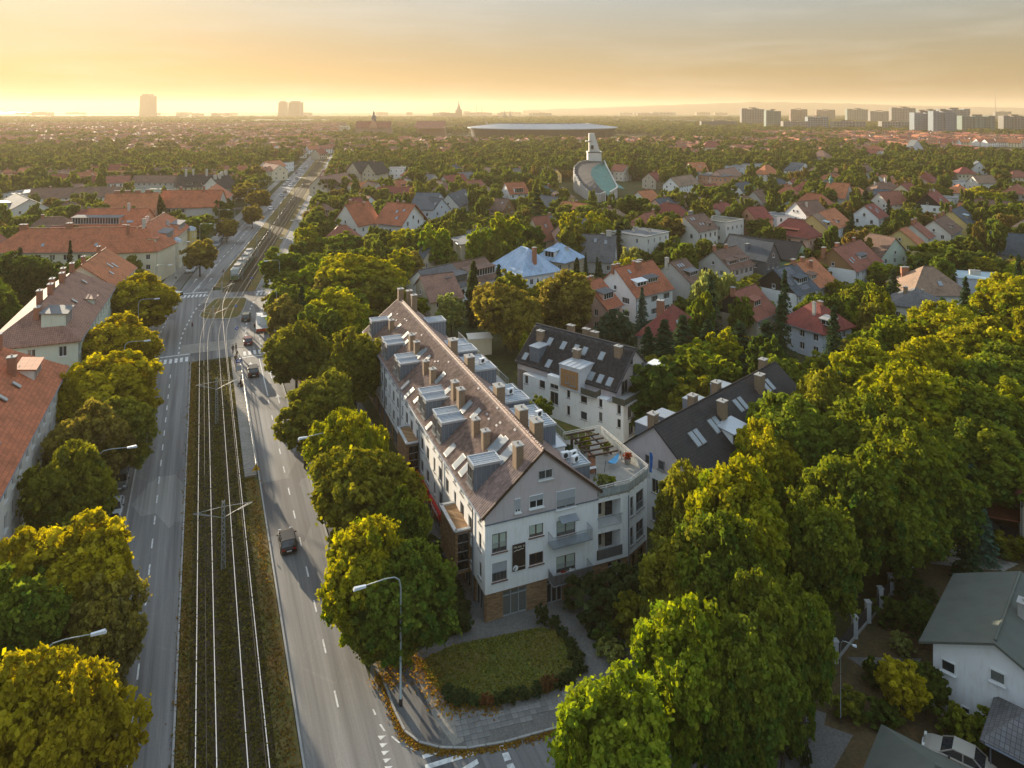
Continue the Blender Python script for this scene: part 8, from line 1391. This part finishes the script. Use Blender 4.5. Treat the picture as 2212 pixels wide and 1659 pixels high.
# ---------------- far: what nobody could count, as single masses ----------------
def scatter(name, label, pts, meshes_of, kind='stuff'):
    """one object that draws copies of the crowns named in meshes_of at its vertices; point attribute sc = (radius scale, radius scale, height scale)"""
    me = bpy.data.meshes.new(name); me.from_pydata([p[:3] for p in pts], [], []); a = me.attributes.new('sc', 'FLOAT_VECTOR', 'POINT'); a.data.foreach_set('vector', [v for p in pts for v in (p[3], p[3], p[4])]); w = me.attributes.new('pick', 'INT', 'POINT'); w.data.foreach_set('value', [R.randrange(len(meshes_of)) for _ in pts]); z = me.attributes.new('turn', 'FLOAT_VECTOR', 'POINT'); z.data.foreach_set('vector', [v for p in pts for v in (0, 0, R.uniform(0, 6.28) if len(p) < 6 else p[5])])
    o = link(name, me); tag(o, label, name.replace('_', ' '), kind=kind); ng = bpy.data.node_groups.new(name + '_nodes', 'GeometryNodeTree'); ng.interface.new_socket('Geometry', in_out='INPUT', socket_type='NodeSocketGeometry'); ng.interface.new_socket('Geometry', in_out='OUTPUT', socket_type='NodeSocketGeometry')
    gi, go = ng.nodes.new('NodeGroupInput'), ng.nodes.new('NodeGroupOutput'); io = ng.nodes.new('GeometryNodeInstanceOnPoints'); gg = ng.nodes.new('GeometryNodeGeometryToInstance')
    for ob in meshes_of: q = ng.nodes.new('GeometryNodeObjectInfo'); q.inputs['Object'].default_value = ob; q.inputs['As Instance'].default_value = True; ng.links.new(q.outputs['Geometry'], gg.inputs[0])
    na = ng.nodes.new('GeometryNodeInputNamedAttribute'); na.data_type = 'FLOAT_VECTOR'; na.inputs[0].default_value = 'sc'; nb = ng.nodes.new('GeometryNodeInputNamedAttribute'); nb.data_type = 'INT'; nb.inputs[0].default_value = 'pick'; nc = ng.nodes.new('GeometryNodeInputNamedAttribute'); nc.data_type = 'FLOAT_VECTOR'; nc.inputs[0].default_value = 'turn'
    outv = lambda n: [s for s in n.outputs if s.enabled and s.name == 'Attribute'][0]
    io.inputs['Pick Instance'].default_value = True; ng.links.new(gi.outputs[0], io.inputs['Points']); ng.links.new(gg.outputs[0], io.inputs['Instance']); ng.links.new(outv(nb), io.inputs['Instance Index']); ng.links.new(outv(na), io.inputs['Scale']); ng.links.new(outv(nc), io.inputs['Rotation'])
    ng.links.new(io.outputs[0], go.inputs[0]); md = o.modifiers.new('scatter', 'NODES'); md.node_group = ng; return o
far_src = []
for i in range(3):                                        # three ordinary far trees whose crowns are repeated in the woods
    p = (-260 - 60 * i, 700 + 40 * i); me = CR['far'][i].copy(); me.materials.clear(); me.materials.append(FAR_LEAF); o = link('treetop', me, None, (p[0], p[1], 0)); tag(o, ['green round treetop far left among the red roofs', 'olive treetop far left beyond the first one', 'dark treetop farthest left in the haze'][i], 'tree', 'far treetops'); far_src.append(o)
def hidden(x, y): return on_road(x, y, 3) or near_house(x, y, 1.5)

# distant rooftops
hm = []
for i, (rf, wl_) in enumerate((('red', 'white'), ('orange', 'cream'), ('brown', 'pale'), ('redbrown', 'white'), ('maroon', 'beige'))):
    m = MB(); Ln, Wd, ze, zr = 13, 10, 6, 10.5; m.mi = 0; m.prism([(-Ln / 2, -Wd / 2), (Ln / 2, -Wd / 2), (Ln / 2, Wd / 2), (-Ln / 2, Wd / 2)], 0, ze)
    for x in (-Ln / 2, Ln / 2): m.poly([(x, -Wd / 2, ze), (x, Wd / 2, ze), (x, 0, zr)])
    m.mi = 1; m.slab([(-Ln / 2 - .4, -Wd / 2 - .5, ze - .3), (Ln / 2 + .4, -Wd / 2 - .5, ze - .3), (Ln / 2 + .4, 0, zr), (-Ln / 2 - .4, 0, zr)], .2); m.slab([(Ln / 2 + .4, Wd / 2 + .5, ze - .3), (-Ln / 2 - .4, Wd / 2 + .5, ze - .3), (-Ln / 2 - .4, 0, zr), (Ln / 2 + .4, 0, zr)], .2); m.mi = 2; m.box(2, 0, zr - 1, 1, .7, 2)
    for f in (1, 3.7):
        for k in range(4): m.mi = 3; m.poly([(-5 + k * 3, -Wd / 2 - .02, f), (-4 + k * 3, -Wd / 2 - .02, f), (-4 + k * 3, -Wd / 2 - .02, f + 1.4), (-5 + k * 3, -Wd / 2 - .02, f + 1.4)])
    p = (-330 + 35 * i, 610 + 22 * i); o = link('far_house', m.mesh('far_house', [PW[wl_], RT[rf], CHIM, GLASS]), None, (*p, 0), .3 * i); tag(o, f"{wl_ if wl_ != 'pale' else 'off-white'} far house with {rf if rf != 'redbrown' else 'red brown'} gabled roof in the left haze", 'house', 'suburban houses of the middle distance'); hm.append(o); put(*p, 7)
pts = []
for _ in range(20000):
    Y = 430 + R.random() ** 1.1 * 1500; x = R.uniform(-1, 1) * Y; west = so((x, Y))[1] < 0
    if hidden(x, Y) or not poly_clear(x, Y) or not free(x, Y, 6, .8) or (Y < 800 and covers(x, Y, 6, 10, .15)): continue
    if not west and (R.random() < .2 or Y > 1300): continue
    if math.sin(x * .011 + 1) * math.cos(Y * .008) > (.7 if west else .35): continue
    put(x, Y, 6.5); b = 1 + max(0, Y - 800) / 1500; pts.append((x, Y, 0, b, b * .9, R.choice([.2, 1.77, .75, -.8])))
scatter('distant_houses', 'far suburban houses with red and brown roofs in the haze', pts, hm)
pts = [(x, y, 0, r / 5, h / 13) for x, y, h, r in extra]
NP = 31000
for _ in range(NP):
    Y = 420 + R.random() ** 1.25 * 3600; x = R.uniform(-1.05, 1.05) * Y; big = 1 + max(0, Y - 900) / 900
    if Y < 1400 and (hidden(x, Y) or not poly_clear(x, Y)): continue
    if (Y < 1130 and covers(x, Y, 5, 10, .2)) or (Y < 1900 and not free(x, Y, 5, .5)): continue
    if math.sin(x * .004 + 2) * math.cos(Y * .0035) > .62: continue
    if 620 < Y < 1400 and R.random() < .10: continue
    pts.append((x, Y, 0, R.uniform(.8, 1.35) * big, R.uniform(.6, 1.1) * (1 + (big - 1) * .12)))
    if Y < 700: put(x, Y, 5)
for _ in range(3000):
    Y = R.uniform(42, 440); x = R.choice((-1, 1)) * (R.uniform(.82, 1.5) * Y + (9 if Y < 130 else 3))
    if not hidden(x, Y) and free(x, Y, 5, .7): pts.append((x, Y, 0, R.uniform(.7, 1.1), R.uniform(.6, 1))); put(x, Y, 5)
scatter('distant_trees', 'far woods and garden trees fading into the evening haze', pts, far_src)
# far canopy as rolling ground cover beyond the single crowns
CAN = ground_mat('far_canopy', [(.3, (.03, .05, .018)), (.5, (.05, .07, .02)), (.7, (.075, .08, .03))], .02, scale2=.12, bump=1.0)
nx, ny = 260, 60; rg = np.random.default_rng(8); V = []; Fc = []
for j in range(ny):
    Y = 2400 * (5.2 ** (j / (ny - 1)))
    for i in range(nx): X = (-1.0 + 2.0 * i / (nx - 1)) * Y * .85; V.append((X, Y, 4 + 7 * abs(math.sin(X * .013 + j * 1.7) * math.cos(X * .0041 + j)) + rg.uniform(0, 5)))
for j in range(ny - 1):
    for i in range(nx - 1): a = j * nx + i; Fc.append((a, a + 1, a + nx + 1, a + nx))
me = bpy.data.meshes.new('far_woods'); me.from_pydata(V, [], Fc); me.materials.append(CAN); o = link('far_woods', me); tag(o, 'continuous dark woods and parkland toward the horizon', 'woods', kind='stuff')
# hills on the horizon, right half
HILL = ground_mat('hill_wood', [(.3, (.015, .025, .03)), (.7, (.025, .035, .035))], .004, scale2=.02, bump=0)
prof = [(1130, 238), (1250, 234), (1400, 229), (1560, 223), (1640, 220), (1760, 222), (1850, 224), (1960, 228), (2090, 231), (2230, 233), (2500, 236)]; m = MB(); Dh = 9000
for (a, ya), (b, yb) in zip(prof, prof[1:]):
    n = 6
    for k in range(n):
        x0, x1 = a + (b - a) * k / n, a + (b - a) * (k + 1) / n; z = lambda x, k_: H + (HY - (ya + (yb - ya) * (x - a) / (b - a)) + .5 * math.sin(x * .09) + .3 * math.sin(x * .23)) / F * Dh
        q0, q1 = (x0 - CX) / F * Dh, (x1 - CX) / F * Dh; m.poly([(q0, Dh, z(x0, 0)), (q1, Dh, z(x1, 0)), (q1 * .93, Dh * .9, 0), (q0 * .93, Dh * .9, 0)]); m.poly([(q0, Dh, z(x0, 0)), (q1, Dh, z(x1, 0)), (q1 * 1.07, Dh * 1.1, 0), (q0 * 1.07, Dh * 1.1, 0)])
struct('hills', m, HILL)
m = MB(); m.poly([(-9500, 9000, 18), (-1500, 9000, 18), (-1500, 13500, 18), (-9500, 13500, 18)]); struct('water', m, nodes('lagoon', .12, 0, .6)[0])
# ---------------- landmarks ----------------
FW = plain('pale_tower_wall', (.22, .21, .20), .85, var=.12, scale=.05); FW2 = plain('blue_tower_wall', (.18, .22, .25), .8, var=.12, scale=.05); FW3 = plain('green_tower_wall', (.16, .21, .19), .8, var=.12, scale=.05); FW4 = plain('brown_tower_wall', (.21, .155, .125), .8, var=.12, scale=.05); DKG = plain('far_dark', (.08, .09, .10), .7, var=.2, scale=.05)
def tower(label, x0, x1, ytop, ybase, wall=FW, steps=None, cols=9, rows=11, name='apartment_tower', group='prefab tower blocks on the right horizon', deep=16, win=DKG, cat='tower block', balc=True):
    Y = F * H / (ybase - HY); xa, xb = (x0 - CX) / F * Y, (x1 - CX) / F * Y; h = H - (ytop - HY) / F * Y; w = xb - xa; t = thing(name, label, cat, ((xa + xb) / 2, Y, 0), 0, group)
    m = MB(); n = steps or 3
    for i in range(n): m.box(-w / 2 + w * (i + .5) / n, deep / 2 + (2.5 if i % 2 else 0), 0, w / n - .01, deep, h - (0 if i % 2 == 0 else h * .04))
    m.build('wall', wall, t); m = MB(); rows_ = rows
    for r in range(rows_):
        for c in range(cols):
            i = int((c + .5) / cols * n); yy = (2.5 if i % 2 else 0) - .15; x = -w / 2 + w * (c + .5) / cols; z = h * .93 * (r + .35) / rows_; m.poly([(x - w / cols * .3, yy, z), (x + w / cols * .3, yy, z), (x + w / cols * .3, yy, z + h / rows_ * .5), (x - w / cols * .3, yy, z + h / rows_ * .5)])
    o = m.build('windows', win, t); o['kind'] = 'stuff'; m = MB(); m.box(0, deep / 2, h, w * .3, deep * .5, 2.5); m.build('lift_house', FW4, t); return t
for a in (('tall brown and white stepped tower block, first from the left', 1602, 1652, 234, 276, FW, 4), ('pale green tower block close right of the first one', 1655, 1688, 238, 282, FW3, 2), ('brown topped tower block left of the middle group', 1708, 1744, 236, 270, FW4, 3), ('brown and grey tower block behind the low slab', 1764, 1804, 237, 266, FW4, 3), ('grey green stepped tower block in the middle of the skyline', 1830, 1876, 235, 268, FW3, 4), ('low beige twin tower block right of the grey green one', 1880, 1923, 240, 270, FW, 3), ('broad pale tower block with antennas on its roof', 1926, 1979, 232, 272, FW, 4), ('greenish stepped tower block behind the new blue one', 1985, 2035, 237, 275, FW3, 4), ('wide greenish blue tower block, highest at right', 2030, 2096, 235, 280, FW2, 5), ('long pale green slab block right of the blue one', 2078, 2150, 250, 292, FW3, 5), ('pale slab block with balconies at the right edge', 2168, 2222, 250, 292, FW, 4), ('far low block above the right edge trees', 2150, 2185, 241, 262, FW, 3)): tower(a[0], *a[1:5], a[5], a[6])
tower('new blue and white apartment block with a gridded front', 1975, 2020, 243, 296, FW2, 3, 7, 10, win=plain('far_window', (.12, .16, .2))); tower('taller blue and white stair of the new apartment block', 2016, 2068, 240, 298, FW2, 4, 7, 11, win=plain('far_window', (.12, .16, .2)))
tower('beige long slab in front of the brown tower', 1692, 1745, 262, 285, FW, 3, 10, 5); tower('blue grey slab beside the beige one', 1745, 1790, 252, 285, FW2, 3, 8, 7)
for k, (x0, x1) in enumerate(((1800, 1870), (1905, 1965))): tower(['white hotel like building with a dark roof and gable, left', 'white building with a dark roof and gable, right'][k], x0, x1, 262, 286, FW, 3, 10, 4, name='white_building', cat='building')
tower('dark blue grey hall among trees at the left of the towers', 1515, 1592, 262, 280, DKG, 1, 2, 1, name='sports_hall', group=None, cat='hall')
G2 = 'city centre skyline'
def prism_tower(label, x0, x1, yt, yb, wall, name, top=None):
    Y = F * H / (yb - HY); xa, xb = (x0 - CX) / F * Y, (x1 - CX) / F * Y; h = H - (yt - HY) / F * Y; w = xb - xa; t = thing(name, label, 'tower', ((xa + xb) / 2, Y, 0), 0, G2); m = MB(); m.hexa([(-w / 2, 0, 0), (w / 2, 0, 0), (w / 2, w, 0), (-w / 2, w, 0), (-w / 2 * .82, 0, h * .93), (w / 2 * .95, 0, h * .93), (w / 2 * .95, w, h * .93), (-w / 2 * .82, w, h * .93)]); m.build('wall', wall, t); m = MB(); m.box(0, w / 2, h * .93, w * .6, w * .7, h * .07); m.build('roof_top', wall, t); m = MB()
    for z in np.linspace(h * .1, h * .88, 14): m.box(0, -.4, z, w * .82, .8, h * .025)
    o = m.build('window_bands', DKG, t); o['kind'] = 'stuff'; return t, w, h
prism_tower('tall dark office tower standing alone on the left horizon', 300, 326, 203, 255, DKG, 'office_tower')
t, w, h = prism_tower('grey green stepped tower with an antenna left of the pale one', 600, 617, 218, 256, FW3, 'office_tower'); m = MB(); m.tube([(0, w / 2, h), (0, w / 2, h * 1.22)], [1.5, .3], 6); m.build('antenna', DARKM, t)
prism_tower('pale office tower on the skyline right of the stepped one', 621, 648, 218, 257, FW, 'office_tower')
def spire_church(label, x, yt, yb, w, nave=True):
    Y = F * H / (yb - HY); X = (x - CX) / F * Y; h = H - (yt - HY) / F * Y; t = thing('church', label, 'church', (X, Y, 0), 0, G2); m = MB(); m.box(0, 0, 0, w, w, h * .45); m.build('tower', FW4, t); m = MB(); m.lathe((0, 0, h * .45), [(w * .62, 0), (w * .3, h * .12), (w * .1, h * .35), (.5, h * .55)], 8); m.build('spire', RT['felt'], t)
    if nave: m = MB(); m.box(-w * 1.6, 0, 0, w * 2.2, w * 1.4, h * .28); m.prism([(-w * 2.7, -w * .7), (-w * .5, -w * .7), (-w * .5, w * .7), (-w * 2.7, w * .7)], h * .28, h * .34); m.build('nave', FW4, t)
spire_church('cathedral with a tall pointed spire at the centre of the horizon', 991, 217, 258, 34); spire_church('small spired church right of the cathedral', 1090, 238, 262, 16); spire_church('second small spire behind the castle roofs', 1102, 238, 262, 14, False)
def mast(label, x, yt, yb, r=2.2, mat=FW): Y = F * H / (yb - HY); h = H - (yt - HY) / F * Y; t = thing('chimney_stack', label, 'chimney', ((x - CX) / F * Y, Y, 0), 0, 'thin stacks on the horizon'); m = MB(); m.tube([(0, 0, 0), (0, 0, h)], [r, r * .6], 8); m.build('shaft', mat, t)
for a in (('left of two thin stacks right of the cathedral', 1029, 225, 250), ('right of two thin stacks right of the cathedral', 1041, 225, 250), ('tall thin mast above the right tower blocks', 2150, 197, 252), ('faint mast left of the towers on the hill line', 1555, 224, 250), ('short dark stack before the stadium trees', 1052, 262, 275)): mast(*a, r=3.2)
rr = random.Random(3)
for i in range(34):
    x = rr.uniform(0, 1600); w = rr.uniform(12, 46); yt = rr.uniform(240.5, 245); tower(f"low {['grey', 'beige', 'pale', 'brown'][i % 4]} block on the hazy skyline, number {['one', 'two', 'three', 'four', 'five', 'six', 'seven', 'eight', 'nine'][i // 4]} from left", x, x + w, yt, yt + rr.uniform(7, 11), [FW, FW2, FW4, FW3][i % 4], 2, 6, 2, name='city_block', group='low city blocks on the skyline', deep=40, cat='building')
blk = sorted([o for o in S.objects if o.parent is None and o.name.startswith('city_block')], key=lambda o: o.location.x / o.location.y)
for i, o in enumerate(blk): o['label'] = f"low hazy city block on the skyline, {NTH[i % 17]} from the left {'edge' if i < 17 else 'of the cathedral side'}"
# stadium with its wide saddle roof
Ys = 1210.0; Xs = (1172 - CX) / F * Ys; st = thing('stadium', 'wide football stadium with a pale saddle shaped roof', 'stadium', (Xs, Ys, 0)); m = MB(); n = 72; a_, b_ = 128, 78
zt = lambda t: 20 + 1.5 * math.sin(t)
for i in range(n):
    t0, t1 = 2 * math.pi * i / n, 2 * math.pi * (i + 1) / n; P_ = lambda t, k, z: (a_ * k * math.cos(t), b_ * k * math.sin(t), z)
    m.slab([P_(t0, 1, zt(t0)), P_(t1, 1, zt(t1)), P_(t1, .62, 26), P_(t0, .62, 26)], 1.2)
m.build('roof', plain('stadium_roof', (.34, .37, .39), .45, .2, var=.1, scale=.02), st); m = MB()
for i in range(n): t0, t1 = 2 * math.pi * i / n, 2 * math.pi * (i + 1) / n; m.poly([P_(t0, .93, 0), P_(t1, .93, 0), P_(t1, .97, zt(t1) - 1.3), P_(t0, .97, zt(t0) - 1.3)])
m.build('facade', plain('stadium_dark', (.02, .022, .025), .8), st); m = MB()
for i in range(0, n, 2): t0 = 2 * math.pi * i / n; m.beam(P_(t0, 1.0, zt(t0) - .4), P_(t0, .62, 26.2), .6, .6)
m.build('roof_rib', plain('rib_grey', (.4, .42, .43)), st).update_tag(); 
# the church with the swooping roof
Yc = 415.0; Xc = (1290 - CX) / F * Yc; ch = thing('church', 'modern white church with a swooping green and dark roof', 'church', (Xc, Yc, 0)); 
def cpt(px, py, z): w = G(px, py, z); return Vector((w.x - Xc, w.y - Yc, z))
cy = lambda x, y, Y: Vector(((cU(x, y)[0] - CX) / F * Y - Xc, Y - Yc, H - (cU(x, y)[1] - HY) * Y / F))
def resample(P_, n):
    out = []
    for i in range(n + 1): t = i / n * (len(P_) - 1); k = min(int(t), len(P_) - 2); out.append(P_[k].lerp(P_[k + 1], t - k))
    return out
wallp = [cy(*p) for p in ((1660, 885, 374), (1600, 905, 372), (1520, 895, 375), (1450, 835, 390), (1395, 765, 412), (1362, 700, 430), (1362, 640, 446), (1400, 600, 456), (1450, 585, 459), (1500, 575, 461))]
inner = [cy(*p) for p in ((1660, 884, 376), (1600, 830, 388), (1545, 760, 402), (1512, 695, 418), (1530, 640, 435), (1635, 580, 458))]; rgt = [cy(*p) for p in ((1700, 880, 376), (1775, 835, 390), (1735, 760, 408), (1705, 700, 425), (1672, 640, 442), (1645, 575, 460))]
fine = resample(wallp, 54); cen = sum(wallp, Vector()) / len(wallp); m = MB(); P2 = []
for i, p in enumerate(fine): d_ = (Vector((p.x, p.y, 0)) - Vector((cen.x + 8, cen.y, 0))).normalized(); P2.append(p + d_ * (1.3 if i % 2 else .1) + Vector((0, 0, .9)))
for a, b in zip(P2, P2[1:]): m.poly([(a.x, a.y, -.1), (b.x, b.y, -.1), b, a]); m.poly([a, b, b + (cen - b).normalized() * .8, a + (cen - a).normalized() * .8])
m.build('pleated_wall', PW['grey'], ch); fo, fi, fr = resample(wallp, 14), resample(inner, 14), resample(rgt, 14); m = MB()
for i in range(14): m.poly([fo[i], fi[i], fi[i + 1], fo[i + 1]])
m.build('dark_roof', plain('church_felt', (.05, .05, .055), .85, var=.15, scale=.3), ch); m = MB(); sag = lambda q, s_: fi[q].lerp(fr[q], s_) - Vector((0, 0, 1.6 * math.sin(math.pi * s_)))
for i in range(14):
    for j in range(5): m.poly([sag(i, j / 5), sag(i, (j + 1) / 5), sag(i + 1, (j + 1) / 5), sag(i + 1, j / 5)])
m.build('green_roof', RT['copper'], ch, smooth=True); m = MB()
for a, b in zip(fr, fr[1:]): m.beam(a + Vector((0, 0, .3)), b + Vector((0, 0, .3)), .7, .6); m.poly([(a.x, a.y, 0), (b.x, b.y, 0), b, a])
m.build('edge_wall', PW['grey'], ch); fin = [cy(1775, 835, 390), cy(1760, 785, 402), cy(1840, 840, 396)]; m = MB(); m.slab(fin, .3); m.build('side_roof', RT['copper'], ch)
def tq(xs, Ys): return [cy(xs[0], xs[2], Ys), cy(xs[1], xs[2], Ys)]
def block(x0, x1, yb, u0, u1, yt, dep, nm, toground=False):
    a, b, c, d = cy(x0, yb, 461), cy(x1, yb, 461), cy(u0, yt, 461), cy(u1, yt, 461)
    if toground: a.z = b.z = 0
    bk = Vector((0, dep, 0)); m = MB(); m.hexa([a, b, b + bk, a + bk, c, d, d + bk, c + bk]); return m.build(nm, PW['pale'], ch)
block(1490, 1640, 575, 1490, 1615, 490, 9, 'tower_base', True); block(1500, 1605, 488, 1500, 1550, 310, 4, 'bell_tower'); block(1486, 1625, 498, 1486, 1625, 486, 10, 'ledge'); block(1470, 1530, 390, 1470, 1530, 382, 5, 'ledge')
a, b = cy(1518, 460, 460.6), cy(1542, 425, 460.6); m = MB(); m.box((a.x + b.x) / 2, a.y, a.z, b.x - a.x, .5, b.z - a.z); m.build('bell_opening', DARKM, ch)
# turreted school near the far end of the avenue and the office block beside it
t_ = thing('school_building', 'old red brick school with a clock turret near the far end of the avenue', 'building', (*G(808, 300).xy, 0)); sc_ = G(808, 300).y / F; m = MB(); m.box(0, 0, 0, 60, 16, 20); m.box(95, 20, 0, 50, 14, 18); m.build('wall', plaster((.36, .22, .16)), t_); m = MB()
for cx_, w_ in ((0, 60), (95, 50)): m.slab([(cx_ - w_ / 2, -9, 19.5), (cx_ + w_ / 2, -9, 19.5), (cx_ + w_ / 2, 0 if cx_ == 0 else 20, 30), (cx_ - w_ / 2, 0 if cx_ == 0 else 20, 30)], .6)
m.build('roof', RT['redbrown'], t_); m = MB(); m.hexa([(-8, -9, 18), (8, -9, 18), (8, 2, 18), (-8, 2, 18), (-.2, -9, 34), (.2, -9, 34), (.2, 2, 34), (-.2, 2, 34)]); m.build('gable', PW['salmon'], t_); m = MB(); m.lathe((0, -2, 30), [(4, 0), (4, 5), (5, 6), (3.4, 9), (1.4, 10.5), (1.4, 13), (2, 13.5), (.2, 18)], 10); m.build('turret', RT['felt'], t_)
tower('cream office block with window bands at the far end of the avenue', 732, 752, 272, 296, PW['cream'], 1, 6, 7, name='office_block', group=None, cat='office block')
# ---------------- air ----------------
hz = MB(); hz.hexa([(-15000, -80, -1), (15000, -80, -1), (15000, 16000, -1), (-15000, 16000, -1), (-15000, -80, 215), (15000, -80, 215), (15000, 16000, 215), (-15000, 16000, 215)])
hm_ = bpy.data.materials.new('haze'); hm_.use_nodes = True; t = hm_.node_tree; t.nodes.clear(); ou = t.nodes.new('ShaderNodeOutputMaterial'); pv = t.nodes.new('ShaderNodeVolumePrincipled'); pv.inputs['Color'].default_value = (.80, .66, .47, 1); pv.inputs['Density'].default_value = HAZE; pv.inputs['Anisotropy'].default_value = ANI; t.links.new(pv.outputs[0], ou.inputs['Volume'])
o = hz.build('haze', hm_); tag(o, 'thin golden evening haze over the whole town', 'haze', kind='stuff')
print('objects', len(S.objects), 'trees', NTREE[0])
